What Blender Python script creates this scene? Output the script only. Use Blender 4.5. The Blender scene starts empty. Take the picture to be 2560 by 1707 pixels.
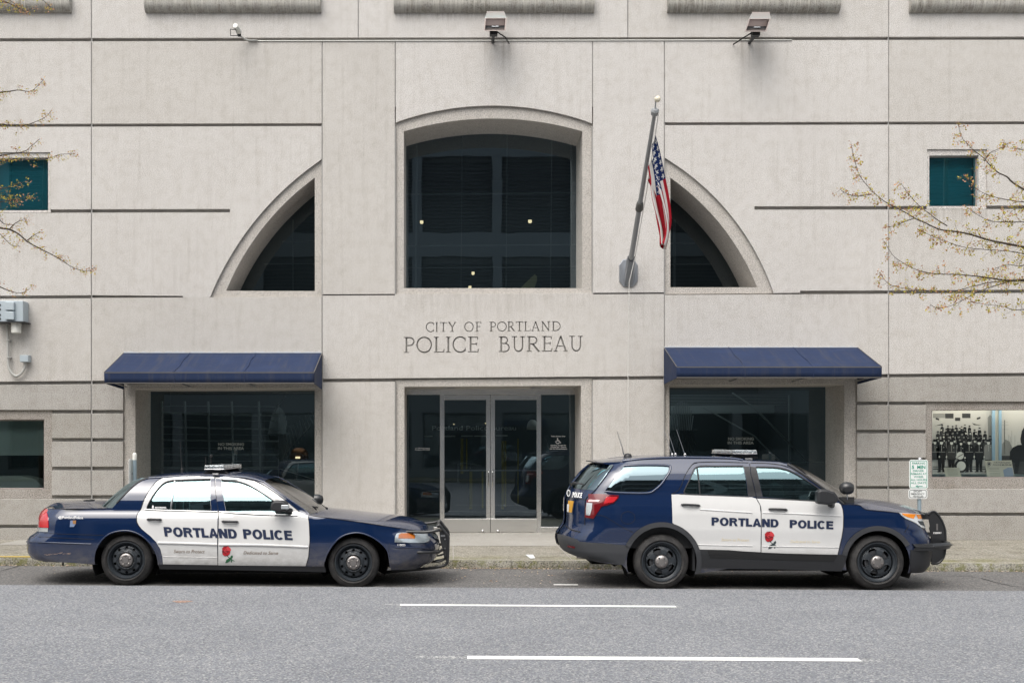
import bpy, bmesh, math, random
from mathutils import Vector, Matrix
from mathutils.geometry import delaunay_2d_cdt
random.seed(7)
PI = math.pi
SC = bpy.context.scene
COL = SC.collection
# ---------------------------------------------------------------- camera, sky, sun, exposure
F, CX, HY, EYE = 2969.0, 1130.0, 1105.0, 1.91       # focal length / vanishing point (2560 px wide), eye height
cd = bpy.data.cameras.new('camera'); cam = bpy.data.objects.new('camera', cd); COL.objects.link(cam)
cam.location = (0, 0, EYE); cam.rotation_euler = (PI/2, 0, 0)
cd.sensor_width = 36; cd.lens = 36*F/2560
cd.shift_x = (1280-CX)/2560; cd.shift_y = -(853.5-HY)/2560
cd.clip_start = .1; cd.clip_end = 600
SC.camera = cam
SUN_EL, SUN_AZ = 58, 205          # degrees; light comes over the photographer's shoulder
w = bpy.data.worlds.new('World'); SC.world = w; w.use_nodes = True
nt = w.node_tree; bgn = nt.nodes['Background']
sky = nt.nodes.new('ShaderNodeTexSky'); sky.sky_type = 'NISHITA'; sky.sun_disc = False
sky.sun_elevation = math.radians(SUN_EL); sky.sun_rotation = math.radians(SUN_AZ)
sky.dust_density = 6; sky.air_density = 1.6; sky.ozone_density = 1
hs = nt.nodes.new('ShaderNodeHueSaturation'); hs.inputs['Saturation'].default_value = .32
nt.links.new(sky.outputs[0], hs.inputs['Color']); nt.links.new(hs.outputs[0], bgn.inputs['Color'])
bgn.inputs['Strength'].default_value = .12
sd = bpy.data.lights.new('sun', 'SUN'); sun = bpy.data.objects.new('sun', sd); COL.objects.link(sun)
sd.energy = 1.0; sd.angle = math.radians(65); sd.color = (1, .96, .9)
a, e = math.radians(SUN_AZ), math.radians(SUN_EL)
sdir = Vector((math.sin(a)*math.cos(e), math.cos(a)*math.cos(e), math.sin(e)))
sun.rotation_euler = sdir.to_track_quat('Z', 'Y').to_euler(); sun.location = sdir*60
SC.view_settings.view_transform = 'Standard'; SC.view_settings.look = 'None'
SC.view_settings.exposure = 0.80; SC.view_settings.gamma = 1
SC.cycles.max_bounces = 8; SC.cycles.transparent_max_bounces = 12
# ---------------------------------------------------------------- pixel helpers (source pixels 2560 x 1707)
def unp(px, py, y): return Vector(((px-CX)*y/F, y, EYE-(py-HY)*y/F))
K = 2560/2352
def crop(ox, oy, s): return lambda u, v: (ox+u/s, oy+v/s)
WY = 22.0
def wp(x, y, d=WY):  return unp(x*K, y*K, d)      # point on the wall plane from the 2352 px wide view
# ---------------------------------------------------------------- object helpers
def link(name, me, parent=None, mat=None):
    o = bpy.data.objects.new(name, me); COL.objects.link(o)
    if parent: o.parent = parent; o.matrix_parent_inverse = parent.matrix_world.inverted()
    if mat:
        for m in (mat if isinstance(mat, (list, tuple)) else [mat]): me.materials.append(m)
    return o
def thing(name, label, cat, loc=(0, 0, 0), group=None):
    o = bpy.data.objects.new(name, None); COL.objects.link(o); o.location = loc; o.empty_display_size = .2
    o.matrix_world = Matrix.Translation(loc)
    o['label'] = label; o['category'] = cat
    if group: o['group'] = group
    return o
def sub(name, parent, loc=(0, 0, 0)):
    o = bpy.data.objects.new(name, None); COL.objects.link(o); o.matrix_world = Matrix.Translation(loc)
    o.parent = parent; o.matrix_parent_inverse = parent.matrix_world.inverted(); return o
def tag(o, label=None, cat=None, kind=None, group=None):
    if label: o['label'] = label
    if cat: o['category'] = cat
    if kind: o['kind'] = kind
    if group: o['group'] = group
    return o
class MB:
    "collects vertices and faces into one mesh"
    def __init__(s): s.v = []; s.f = []; s.m = []; s.n = None
    def add(s, vs, fs, mi=0):
        b = len(s.v); s.v += [tuple(p) for p in vs]; s.f += [tuple(i+b for i in f) for f in fs]; s.m += [mi]*len(fs)
    def box(s, x0, x1, y0, y1, z0, z1, mi=0):
        vs = [(x, y, z) for z in (z0, z1) for y in (y0, y1) for x in (x0, x1)]
        s.add(vs, [(0, 2, 3, 1), (4, 5, 7, 6), (0, 1, 5, 4), (2, 6, 7, 3), (0, 4, 6, 2), (1, 3, 7, 5)], mi)
    def bar(s, p, q, wx, wy, up=(0, 0, 1), mi=0):
        p, q = Vector(p), Vector(q); d = (q-p).normalized(); sx = d.cross(Vector(up))
        if sx.length < 1e-4: sx = d.cross(Vector((0, 1, 0)))
        sx.normalize(); sy = sx.cross(d); vs = []
        for c in (p, q):
            for i, j in ((-1, -1), (1, -1), (1, 1), (-1, 1)): vs.append(c+sx*i*wx/2+sy*j*wy/2)
        s.add(vs, [(3, 2, 1, 0), (4, 5, 6, 7), (0, 1, 5, 4), (1, 2, 6, 5), (2, 3, 7, 6), (3, 0, 4, 7)], mi)
    def tube(s, pts, r, n=8, mi=0, caps=True):
        pts = [Vector(p) for p in pts]; rs = r if isinstance(r, (list, tuple)) else [r]*len(pts)
        t0 = (pts[1]-pts[0]).normalized(); u = t0.orthogonal().normalized(); vs = []
        for i, p in enumerate(pts):
            t = (pts[min(i+1, len(pts)-1)]-pts[max(i-1, 0)]).normalized()
            u = (u-t*u.dot(t)).normalized(); v = t.cross(u)
            for k in range(n):
                a = 2*PI*k/n; vs.append(p+(u*math.cos(a)+v*math.sin(a))*rs[i])
        fs = [(i*n+k, i*n+(k+1) % n, (i+1)*n+(k+1) % n, (i+1)*n+k) for i in range(len(pts)-1) for k in range(n)]
        if caps: fs += [tuple(range(n-1, -1, -1)), tuple(range((len(pts)-1)*n, len(pts)*n))]
        s.add(vs, fs, mi)
    def lathe(s, prof, c, axis='y', n=32, mi=0, sgn=1):
        "prof: (radius, offset along axis)"
        c = Vector(c); vs = []; m = len(prof)
        for k in range(n):
            a = 2*PI*k/n
            for r, h in prof:
                if axis == 'y': vs.append(c+Vector((r*math.cos(a), h*sgn, r*math.sin(a))))
                elif axis == 'z': vs.append(c+Vector((r*math.cos(a), r*math.sin(a), h)))
                else: vs.append(c+Vector((h*sgn, r*math.cos(a), r*math.sin(a))))
        fs = [(k*m+i, k*m+i+1, ((k+1) % n)*m+i+1, ((k+1) % n)*m+i) for k in range(n) for i in range(m-1)]
        s.add(vs, fs, mi)
    def prism(s, poly, y0, y1, mi=0, mside=None):
        "poly: list of (x,z) extruded from y0 (front) to y1"
        n = len(poly); vs = [(x, y0, z) for x, z in poly]+[(x, y1, z) for x, z in poly]
        s.add(vs, [tuple(range(n)), tuple(range(2*n-1, n-1, -1))], mi)
        s.add(vs, [(i, (i+1) % n, (i+1) % n+n, i+n) for i in range(n)], mi if mside is None else mside)
    def grid(s, rows, mi=0):
        n = len(rows[0]); vs = [p for r in rows for p in r]
        s.add(vs, [(i*n+j, i*n+j+1, (i+1)*n+j+1, (i+1)*n+j) for i in range(len(rows)-1) for j in range(n-1)], mi)
    def build(s, name, mat, parent=None, smooth=False, bevel=0, auto=None, fix=True):
        me = bpy.data.meshes.new(name); me.from_pydata(s.v, [], s.f)
        o = link(name, me, parent, mat)
        if len(me.materials) > 1: me.polygons.foreach_set('material_index', s.m)
        if fix:
            bm = bmesh.new(); bm.from_mesh(me); bmesh.ops.remove_doubles(bm, verts=bm.verts, dist=1e-5)
            bmesh.ops.recalc_face_normals(bm, faces=bm.faces)
            if smooth and auto:
                for ed in bm.edges:
                    if len(ed.link_faces) == 2 and ed.calc_face_angle(0) > math.radians(auto): ed.smooth = False
            bm.to_mesh(me); bm.free()
        if smooth: me.polygons.foreach_set('use_smooth', [True]*len(me.polygons))
        if bevel:
            b = o.modifiers.new('bevel', 'BEVEL'); b.width = bevel; b.segments = 2; b.limit_method = 'ANGLE'; b.angle_limit = math.radians(40)
        me.update(); return o
def tones(o, rnd, k=1.0):
    "one random tone per cast panel (connected island)"
    me = o.data; par = list(range(len(me.vertices)))
    def f(i):
        while par[i] != i: par[i] = par[par[i]]; i = par[i]
        return i
    for e_ in me.edges: a_, b_ = f(e_.vertices[0]), f(e_.vertices[1]); par[a_] = b_
    val = {}; at = me.attributes.new('tone', 'FLOAT', 'FACE')
    for p in me.polygons: at.data[p.index].value = val.setdefault(f(p.vertices[0]), k*rnd.random()**1.5)
def inpoly(x, y, poly):
    c = False; n = len(poly); j = n-1
    for i in range(n):
        xi, yi = poly[i]; xj, yj = poly[j]
        if (yi > y) != (yj > y) and x < (xj-xi)*(y-yi)/(yj-yi)+xi: c = not c
        j = i
    return c
def densify(poly, d):
    out = []; n = len(poly)
    for i in range(n):
        x0, y0 = poly[i]; x1, y1 = poly[(i+1) % n]; L = math.hypot(x1-x0, y1-y0); k = max(1, int(math.ceil(L/d)))
        for j in range(k): out.append((x0+(x1-x0)*j/k, y0+(y1-y0)*j/k))
    return out
def cdt(outline, holes=(), d=.06, grid=True, marks=()):
    """triangulate outline minus holes; marks = extra polygons whose inside is reported separately.
    returns pts, tris, flags"""
    outline = densify(outline, d); holes = [densify(h, d) for h in holes]
    P = []; E = []
    def ring(r):
        b = len(P); P.extend(r); E.extend((b+i, b+(i+1) % len(r)) for i in range(len(r)))
    ring(outline)
    for h in holes: ring(h)
    for m_ in marks: ring(m_)
    if grid:
        xs = [p[0] for p in outline]; ys = [p[1] for p in outline]; B = list(P)
        cell = {}
        for p in B: cell.setdefault((int(p[0]//d), int(p[1]//d)), []).append(p)
        x = min(xs)+d/2
        while x < max(xs):
            y = min(ys)+d/2
            while y < max(ys):
                if inpoly(x, y, outline) and not any(inpoly(x, y, h) for h in holes):
                    ci, cj = int(x//d), int(y//d); ok = True
                    for a_ in (-1, 0, 1):
                        for b_ in (-1, 0, 1):
                            for q in cell.get((ci+a_, cj+b_), ()):
                                if (q[0]-x)**2+(q[1]-y)**2 < (.55*d)**2: ok = False
                    if ok: P.append((x, y))
                y += d
            x += d
    r = delaunay_2d_cdt([Vector(p) for p in P], E, [], 0, 1e-6)
    V = [(v[0], v[1]) for v in r[0]]; T = []; FL = []
    bbm = [(min(p[0] for p in m_), max(p[0] for p in m_), min(p[1] for p in m_), max(p[1] for p in m_), m_) for m_ in marks]
    for t in r[2]:
        cx = sum(V[i][0] for i in t)/len(t); cy = sum(V[i][1] for i in t)/len(t)
        if not inpoly(cx, cy, outline) or any(inpoly(cx, cy, h) for h in holes): continue
        T.append(tuple(t)); FL.append(next((k_+1 for k_, (a_, b_, c_, d_, m_) in enumerate(bbm) if a_ <= cx <= b_ and c_ <= cy <= d_ and inpoly(cx, cy, m_)), 0))
    return V, T, FL
def slab(mb, outline, y0, y1, holes=(), mi=0, mside=None, back=False):
    "flat panel facing -y with holes: front at y0, walls back to y1"
    V, T, _ = cdt(outline, holes, 50, False)
    mb.add([(x, y0, z) for x, z in V], T, mi)
    if back: mb.add([(x, y1, z) for x, z in V], T, mi)
    for r in [outline]+list(holes):
        n = len(r); mb.add([(x, y0, z) for x, z in r]+[(x, y1, z) for x, z in r], [(i, (i+1) % n, (i+1) % n+n, i+n) for i in range(n)], mi if mside is None else mside)
def circ(p1, p2, p3, n=24):
    "points on the circle arc p1->p3 through p2"
    ax, ay = p1; bx, by = p2; cx, cy = p3
    d = 2*(ax*(by-cy)+bx*(cy-ay)+cx*(ay-by))
    ux = ((ax*ax+ay*ay)*(by-cy)+(bx*bx+by*by)*(cy-ay)+(cx*cx+cy*cy)*(ay-by))/d
    uy = ((ax*ax+ay*ay)*(cx-bx)+(bx*bx+by*by)*(ax-cx)+(cx*cx+cy*cy)*(bx-ax))/d
    r = math.hypot(ax-ux, ay-uy); a0 = math.atan2(ay-uy, ax-ux); a1 = math.atan2(by-uy, bx-ux); a2 = math.atan2(cy-uy, cx-ux)
    while a1-a0 > PI: a1 -= 2*PI
    while a1-a0 < -PI: a1 += 2*PI
    while a2-a1 > PI: a2 -= 2*PI
    while a2-a1 < -PI: a2 += 2*PI
    return [(ux+r*math.cos(a0+(a2-a0)*i/n), uy+r*math.sin(a0+(a2-a0)*i/n)) for i in range(n+1)]
def catmull(pts, n=6):
    out = []; m = len(pts)
    for i in range(m-1):
        p0, p1, p2, p3 = (Vector(pts[max(i-1, 0)]), Vector(pts[i]), Vector(pts[i+1]), Vector(pts[min(i+2, m-1)]))
        for k in range(n):
            t = k/n; out.append(tuple(.5*((2*p1)+(p2-p0)*t+(2*p0-5*p1+4*p2-p3)*t*t+(3*p1-p0-3*p2+p3)*t**3)))
    out.append(tuple(pts[-1])); return out
def textmesh(s, bold=0.0, shear=0.0, spacing=1.0, width=1.0):
    "triangulated text in the built-in font, normalised: x from 0 to 1, cap height 0 to 1; returns verts, faces, aspect"
    cu = bpy.data.curves.new('t', 'FONT'); cu.body = s; cu.offset = bold; cu.shear = shear; cu.space_character = spacing
    cu.resolution_u = 3; cu.fill_mode = 'FRONT'
    o = bpy.data.objects.new('t', cu); COL.objects.link(o); dg = bpy.context.evaluated_depsgraph_get()
    me = bpy.data.meshes.new_from_object(o.evaluated_get(dg)); 
    V = [(v.co.x, v.co.y) for v in me.vertices]; T = [tuple(p.vertices) for p in me.polygons]
    bpy.data.objects.remove(o); bpy.data.curves.remove(cu); bpy.data.meshes.remove(me)
    x0 = min(v[0] for v in V); x1 = max(v[0] for v in V); h = .729
    return [((x-x0)/(x1-x0), y/h) for x, y in V], T, (x1-x0)/h
def _arc(cx, cy, rx, ry, a0, a1, n=10): return [(cx+rx*math.cos(math.radians(a0+(a1-a0)*i/n)), cy+ry*math.sin(math.radians(a0+(a1-a0)*i/n))) for i in range(n+1)]
def _bowl(x0, x1, y0, y1, w):
    "right-hand bowl between y0 and y1, from x0 out to x1, as one thick band polygon"
    r = (y1-y0)/2; ym = (y0+y1)/2; rx = min(r, (x1-x0)*.62); ri = r-w*.86; xi = max(.05, rx-w)
    return [(x0, y1)]+_arc(x1-rx, ym, rx, r, 90, -90)+[(x0, y0), (x0, y0+w*.86)]+_arc(x1-rx, ym, xi, ri, -90, 90)+[(x0, y1-w*.86)]
def _ring(x1, a0=0, a1=360, w=.245):
    o = _arc(x1/2, .5, x1/2, .52, a0, a1, 26); i = _arc(x1/2, .5, x1/2-w, .52-w*.88, a0, a1, 26); return [o[k:k+2]+i[k:k+2][::-1] for k in range(26)]
def block(ch, w=.25):
    h = w*.93
    R = lambda a, b, c, d: [(a, b), (c, b), (c, d), (a, d)]
    return {'P': (.70, [R(0, 0, w, 1), _bowl(w*.5, .70, .40, 1, w)]), 'R': (.76, [R(0, 0, w, 1), _bowl(w*.5, .72, .44, 1, w), [(.32, .46), (.54, .50), (.70, .22), (.76, 0), (.53, 0), (.49, .18), (.40, .40)]]),
     'D': (.74, [R(0, 0, w, 1), _bowl(w*.5, .74, 0, 1, w)]), 'O': (.82, _ring(.82)), 'C': (.78, _ring(.80, 42, 318)), 'I': (w, [R(0, 0, w, 1)]),
     'L': (.58, [R(0, 0, w, 1), R(w*.5, 0, .58, h)]), 'E': (.66, [R(0, 0, w, 1), R(w*.5, 0, .66, h), R(w*.5, .42, .61, .42+h*.95), R(w*.5, 1-h, .65, 1)]), 'T': (.68, [R(.34-w/2, 0, .34+w/2, 1), R(0, 1-h, .68, 1)]),
     'N': (.74, [R(0, 0, w, 1), R(.74-w, 0, .74, 1), [(0, 1), (w*1.08, 1), (.74, 0), (.74-w*1.08, 0)]]), 'A': (.80, [[(0, 0), (w*1.05, 0), (.44, .95), (.52, 1), (.29, 1)], [(.80, 0), (.80-w*1.05, 0), (.36, .95), (.28, 1), (.51, 1)], R(.16, .2, .64, .2+h*.9)])}[ch]
def blocktext(s, gap=.06):
    V = []; T = []; x = 0
    for ch in s:
        if ch == ' ': x += .3; continue
        wd, polys = block(ch); m_ = [[(p[0]+x, p[1]) for p in q] for q in polys]
        v, t, fl = cdt([(x-.02, -.06), (x+wd+.02, -.06), (x+wd+.02, 1.06), (x-.02, 1.06)], (), .2, False, m_)
        b = len(V); V += v; T += [tuple(i+b for i in tt) for tt, f in zip(t, fl) if f]; x += wd+gap
        if ch in 'LT': x -= .03
    x -= gap; return [(p[0]/x, p[1]) for p in V], T, x
# ---------------------------------------------------------------- materials
def principled(name, col, rough=.6, metal=0, spec=.5, coat=0, **kw):
    m = bpy.data.materials.new(name); m.use_nodes = True; b = m.node_tree.nodes['Principled BSDF']
    b.inputs['Base Color'].default_value = (*col, 1); b.inputs['Roughness'].default_value = rough
    b.inputs['Metallic'].default_value = metal; b.inputs['Specular IOR Level'].default_value = spec
    b.inputs['Coat Weight'].default_value = coat; b.inputs['Coat Roughness'].default_value = .02; b.inputs['Coat IOR'].default_value = 1.74 if coat == 1 else 1.5
    for k, v in kw.items(): b.inputs[k].default_value = v
    return m
class NG:
    "tiny node-graph helper"
    def __init__(s, m): s.t = m.node_tree; s.b = s.t.nodes.get('Principled BSDF')
    def n(s, ty, **kw):
        x = s.t.nodes.new(ty)
        for k, v in kw.items():
            if k.startswith('_'): setattr(x, k[1:], v)
            else: x.inputs[k.replace('__', ' ')].default_value = v
        return x
    def l(s, a, b): s.t.links.new(a, b)
    def coord(s, scale=(1, 1, 1), which='Object'):
        tc = s.n('ShaderNodeTexCoord'); mp = s.n('ShaderNodeMapping'); mp.inputs['Scale'].default_value = scale
        s.l(tc.outputs[which], mp.inputs['Vector']); return mp.outputs[0]
    def noise(s, vec, sc, det=3, rough=.55, dist=0):
        x = s.n('ShaderNodeTexNoise', Scale=sc, Detail=det, Roughness=rough, Distortion=dist); s.l(vec, x.inputs['Vector']); return x.outputs['Fac']
    def ramp(s, fac, *stops):
        x = s.n('ShaderNodeValToRGB'); s.l(fac, x.inputs[0]); el = x.color_ramp.elements
        while len(el) < len(stops): el.new(.5)
        for e_, (p, c) in zip(el, stops): e_.position = p; e_.color = (*c, 1) if isinstance(c, (tuple, list)) else (c, c, c, 1)
        return x.outputs[0]
    def mix(s, a, b, fac=.5, mode='MIX'):
        x = s.n('ShaderNodeMix', _data_type='RGBA', _blend_type=mode)
        for v, i in ((fac, 0), (a, 6), (b, 7)):
            if hasattr(v, 'links'): s.l(v, x.inputs[i])
            elif i == 0: x.inputs[0].default_value = v
            else: x.inputs[i].default_value = (*v, 1) if isinstance(v, (tuple, list)) else (v, v, v, 1)
        return x.outputs[2]
    def math(s, op, a, b=0, c=0):
        x = s.n('ShaderNodeMath', _operation=op)
        for i, v in enumerate((a, b, c)):
            if hasattr(v, 'links'): s.l(v, x.inputs[i])
            else: x.inputs[i].default_value = v
        return x.outputs[0]
    def bump(s, h, st=.3, dist=.01):
        x = s.n('ShaderNodeBump', Strength=st, Distance=dist); s.l(h, x.inputs['Height']); s.l(x.outputs[0], s.b.inputs['Normal'])
def concrete(name, base, speck=.16, grain=85, streak=.18, bumpd=.004, blotch=.10, contrast=.5):
    m = principled(name, base, .9, spec=.25); g = NG(m); c = g.coord()
    fine = g.noise(c, grain, 2, .7); 
    big = g.noise(c, .9, 4, .6); med = g.noise(g.coord((1, 1, 1)), 6, 4, .6)
    st = g.noise(g.coord((5, 5, .22)), 2.4, 5, .65)
    col = g.mix(base, tuple(x*(1-speck*2.6) for x in base), g.ramp(fine, (.36, 1), (.52, 0)))
    col = g.mix(col, tuple(min(1, x*(1+speck)) for x in base), g.ramp(fine, (.56, 0), (.72, 1)))
    pits = g.n('ShaderNodeTexVoronoi', Scale=26.0); g.l(c, pits.inputs['Vector'])
    pm = g.math('MULTIPLY', g.ramp(pits.outputs['Distance'], (.04, 1), (.10, 0)), g.ramp(g.noise(c, 3.1, 3), (.50, 0), (.58, .55)))
    col = g.mix(col, tuple(x*.42 for x in base), pm)
    col = g.mix(col, (1, .99, .97), g.math('MULTIPLY', g.ramp(big, (.35, 0), (.7, 1)), blotch*.5))
    col = g.mix(col, g.mix(col, (.72, .69, .64), 1, 'MULTIPLY'), g.math('MULTIPLY', g.ramp(med, (.45, 0), (.75, 1)), blotch*3))
    col = g.mix(col, g.mix(col, (.60, .57, .53), 1, 'MULTIPLY'), g.math('MULTIPLY', g.ramp(st, (.52, 0), (.72, 1)), streak*2.2))
    at = g.n('ShaderNodeAttribute', _attribute_name='tone'); col = g.mix(col, g.mix(col, (.84, .83, .80), 1, 'MULTIPLY'), at.outputs['Fac'])
    g.l(col, g.b.inputs['Base Color']); g.bump(g.math('ADD', fine, g.math('MULTIPLY', med, .4)), .55, bumpd)
    return m
M = {}
M['wall'] = concrete('pale_concrete', (.625, .602, .578), speck=.22, streak=.12, blotch=.13)
M['block'] = concrete('grey_granite_concrete', (.435, .418, .395), .22, 70, .10, .005, .16)
M['rough'] = concrete('rough_brown_concrete', (.355, .325, .295), .3, 60, .10, .008, .2)
M['surround'] = concrete('surround_concrete', (.52, .49, .455), .22, 70, .06, .005, .1)
M['groove'] = concrete('groove_concrete', (.36, .345, .325), .1, 70, .1)
M['sill'] = concrete('stained_sill_concrete', (.36, .345, .315), .2, 60, .4, .006, .3)
def sill_streaks():
    m = M['sill']; g = NG(m); c = g.coord((26, 1, 1.2)); f = g.noise(c, 1.4, 4, .7)
    prev = g.b.inputs['Base Color'].links[0].from_socket
    g.l(g.mix(prev, (.50, .48, .44), g.ramp(f, (.50, 0), (.62, .75))), g.b.inputs['Base Color'])
sill_streaks()
def stains():   # rust and soot runs that the wall really carries
    m = M['wall']; g = NG(m); tc = g.n('ShaderNodeTexCoord'); s = g.n('ShaderNodeSeparateXYZ'); g.l(tc.outputs['Object'], s.inputs[0])
    st = g.noise(g.coord((14, 1, .35)), 1.3, 4, .7); run = g.ramp(st, (.40, 0), (.66, 1)); col = g.b.inputs['Base Color'].links[0].from_socket
    def mr(v, a, b, c, d): x = g.n('ShaderNodeMapRange'); x.interpolation_type = 'SMOOTHSTEP'; g.l(v, x.inputs[0]); [setattr(x.inputs[i+1], 'default_value', q) for i, q in enumerate((a, b, c, d))]; return x.outputs[0]
    for x0, x1, y0, y1, k in ((1108, 1135, 92, 250, .45), (1140, 1180, 92, 200, .3), (1680, 1760, 90, 190, .35), (1700, 1725, 90, 300, .3), (905, 1365, 676, 745, .28), (1790, 1960, 672, 720, .4), (330, 745, 28, 62, .5), (900, 1370, 28, 60, .6), (1530, 1930, 28, 62, .5), (2130, 2270, 478, 530, .5)):
        p0 = wp(x0, y0); p1 = wp(x1, y1); sx = (p1.x-p0.x)*.12+.03; oz = 0
        mk = g.math('MULTIPLY', mr(s.outputs[0], p0.x-sx, p0.x+sx, 0, 1), mr(s.outputs[0], p1.x-sx, p1.x+sx, 1, 0)); mz = mr(s.outputs[2], p1.z, p0.z, 0, 1); lim = mr(s.outputs[2], p0.z, p0.z+.03, 1, 0)
        f = g.math('MULTIPLY', g.math('MULTIPLY', mk, g.math('MULTIPLY', mz, lim)), g.math('MULTIPLY', run, k)); col = g.mix(col, g.mix(col, (.50, .47, .43), 1, 'MULTIPLY'), f)
    g.l(col, g.b.inputs['Base Color'])
stains()
def ground(name, a, b, light, sc, frac=.60, rough=.92, bumpd=.006):
    m = principled(name, a, rough, spec=.3); g = NG(m); c = g.coord()
    v = g.n('ShaderNodeTexVoronoi', Scale=sc); g.l(c, v.inputs['Vector'])
    sep = g.n('ShaderNodeSeparateColor'); g.l(v.outputs['Color'], sep.inputs[0])
    col = g.mix(a, b, sep.outputs[0]); col = g.mix(col, light, g.ramp(sep.outputs[1], (frac, 0), (frac+.12, 1)))
    v2 = g.n('ShaderNodeTexVoronoi', Scale=sc*.85); g.l(c, v2.inputs['Vector']); s2 = g.n('ShaderNodeSeparateColor'); g.l(v2.outputs['Color'], s2.inputs[0])
    col = g.mix(col, light, g.ramp(s2.outputs[0], (.88, 0), (.92, .6))); col = g.mix(col, tuple(x*.55 for x in a), g.ramp(s2.outputs[1], (.84, 0), (.88, .6)))
    big = g.noise(c, .7, 5, .6); col = g.mix(col, g.mix(col, (.84, .84, .85), 1, 'MULTIPLY'), g.ramp(big, (.35, 0), (.7, .8)))
    g.l(col, g.b.inputs['Base Color']); g.bump(v.outputs['Distance'], .5, bumpd); return m
M['lane'] = ground('worn_asphalt', (.160, .168, .186), (.230, .240, .260), (.39, .387, .375), 74, .80)
M['strip'] = ground('dark_asphalt', (.105, .103, .102), (.165, .16, .156), (.28, .27, .255), 60, .86)
M['walk'] = ground('exposed_aggregate', (.20, .185, .155), (.30, .28, .235), (.42, .40, .34), 55, .72)
def moss(m):   # moss and grime along the kerb side of the pavement
    g = NG(m); tc = g.n('ShaderNodeTexCoord'); sx = g.n('ShaderNodeSeparateXYZ'); g.l(tc.outputs['Object'], sx.inputs[0]); mr = g.n('ShaderNodeMapRange'); mr.interpolation_type = 'SMOOTHSTEP'; g.l(sx.outputs[1], mr.inputs[0])
    for i_, q in enumerate((19.2, 18.35, 0, 1)): mr.inputs[i_+1].default_value = q
    prev = g.b.inputs['Base Color'].links[0].from_socket; f = g.noise(g.coord(), 1.6, 6, .7); f2 = g.noise(g.coord(), 2.7, 5, .65)
    col = g.mix(prev, (.16, .155, .05), g.math('MULTIPLY', mr.outputs[0], g.ramp(f, (.42, 0), (.62, .75)))); col = g.mix(col, g.mix(col, (.66, .64, .60), 1, 'MULTIPLY'), g.ramp(f2, (.5, 0), (.66, .8))); g.l(col, g.b.inputs['Base Color'])
moss(M['walk'])
M['walk2'] = concrete('smooth_paving', (.36, .345, .315), .12, 80, .05)
def curbmat():
    m = concrete('mossy_curb', (.22, .21, .17), .35, 45, .1, .01, .3); g = NG(m)
    prev = g.b.inputs['Base Color'].links[0].from_socket; f = g.noise(g.coord(), 7, 5, .7)
    g.l(g.mix(prev, (.12, .12, .035), g.ramp(f, (.48, 0), (.60, .75))), g.b.inputs['Base Color']); return m
M['curb'] = curbmat()
M['curbtop'] = concrete('curb_top', (.38, .36, .29), .3, 50, .1, .006, .3)
def worn(name, col, lo=.40, hi=.5):
    m = principled(name, col, .7); g = NG(m); f = g.noise(g.coord(), 40, 4, .75)
    t = g.n('ShaderNodeBsdfTransparent'); mx = g.n('ShaderNodeMixShader'); out = g.t.nodes['Material Output']
    g.l(g.ramp(f, (lo-.12, 0), (hi-.10, 1)), mx.inputs[0]); g.l(t.outputs[0], mx.inputs[1]); g.l(g.b.outputs[0], mx.inputs[2]); g.l(mx.outputs[0], out.inputs[0]); return m
M['line'] = worn('road_paint', (.82, .82, .80), .42, .46)
M['line_faded'] = worn('faded_road_paint', (.55, .55, .54), .60, .68)
M['yellow'] = worn('yellow_curb_paint', (.70, .47, .04), .42, .5)
def fabric(name, col):
    m = principled(name, col, .8, spec=.3); g = NG(m)
    f = g.noise(g.coord((6, .5, .5)), 1.3, 5, .75, .4); c2 = g.noise(g.coord(), 3, 4)
    c = g.mix(col, (.075, .072, .068), g.ramp(f, (.50, 0), (.80, .55)))
    c = g.mix(c, tuple(x*1.5 for x in col), g.ramp(c2, (.5, 0), (.8, .45)))
    g.l(c, g.b.inputs['Base Color']); g.bump(c2, .3, .02); return m
M['awning'] = fabric('navy_awning_canvas', (.014, .027, .072))
M['awning_edge'] = principled('faded_awning_binding', (.10, .095, .09), .8)
def paint(name, col, rough=.28, dirt=.0):
    m = principled(name, col, rough, spec=.05, coat=1); g = NG(m)
    f = g.noise(g.coord(), 5, 5, .65); c = g.mix(col, (.20, .19, .175), g.math('MULTIPLY', g.ramp(f, (.45, 0), (.8, 1)), dirt))
    tc = g.n('ShaderNodeTexCoord'); sx = g.n('ShaderNodeSeparateXYZ'); g.l(tc.outputs['Object'], sx.inputs[0]); mr = g.n('ShaderNodeMapRange'); mr.interpolation_type = 'SMOOTHSTEP'; g.l(sx.outputs[2], mr.inputs[0])
    for i_, q in enumerate((.66, .22, 0, 1)): mr.inputs[i_+1].default_value = q
    splash = g.noise(g.coord((3, 3, 5)), 2.6, 6, .7); c = g.mix(c, (.17, .15, .125), g.math('MULTIPLY', mr.outputs[0], g.ramp(splash, (.30, .12), (.72, .60))))
    g.l(c, g.b.inputs['Base Color']); 
    return m
M['navy'] = paint('navy_car_paint', (.0046, .0165, .058), .32, .002)
M['white'] = paint('white_car_paint', (.66, .66, .655), .35, .05)
M['navytop'] = M['navy']
M['plastic'] = principled('dark_plastic', (.021, .022, .025), .5)
M['greyplastic'] = principled('grey_bumper_plastic', (.040, .042, .047), .55)
M['black'] = principled('black_rubber', (.010, .010, .011), .6)
M['void'] = principled('dark_underbody', (.008, .008, .008), .9, spec=.1)
M['seam'] = principled('panel_gap', (.01, .01, .012), .8)
def tyre():
    m = principled('tyre_rubber', (.028, .027, .028), .75); g = NG(m); f = g.noise(g.coord(), 9, 5, .7)
    g.l(g.mix((.018, .0175, .018), (.055, .052, .050), g.ramp(f, (.42, 0), (.75, 1))), g.b.inputs['Base Color']); g.bump(g.noise(g.coord(), 60, 2), .2, .003); return m
M['tyre'] = tyre()
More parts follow.
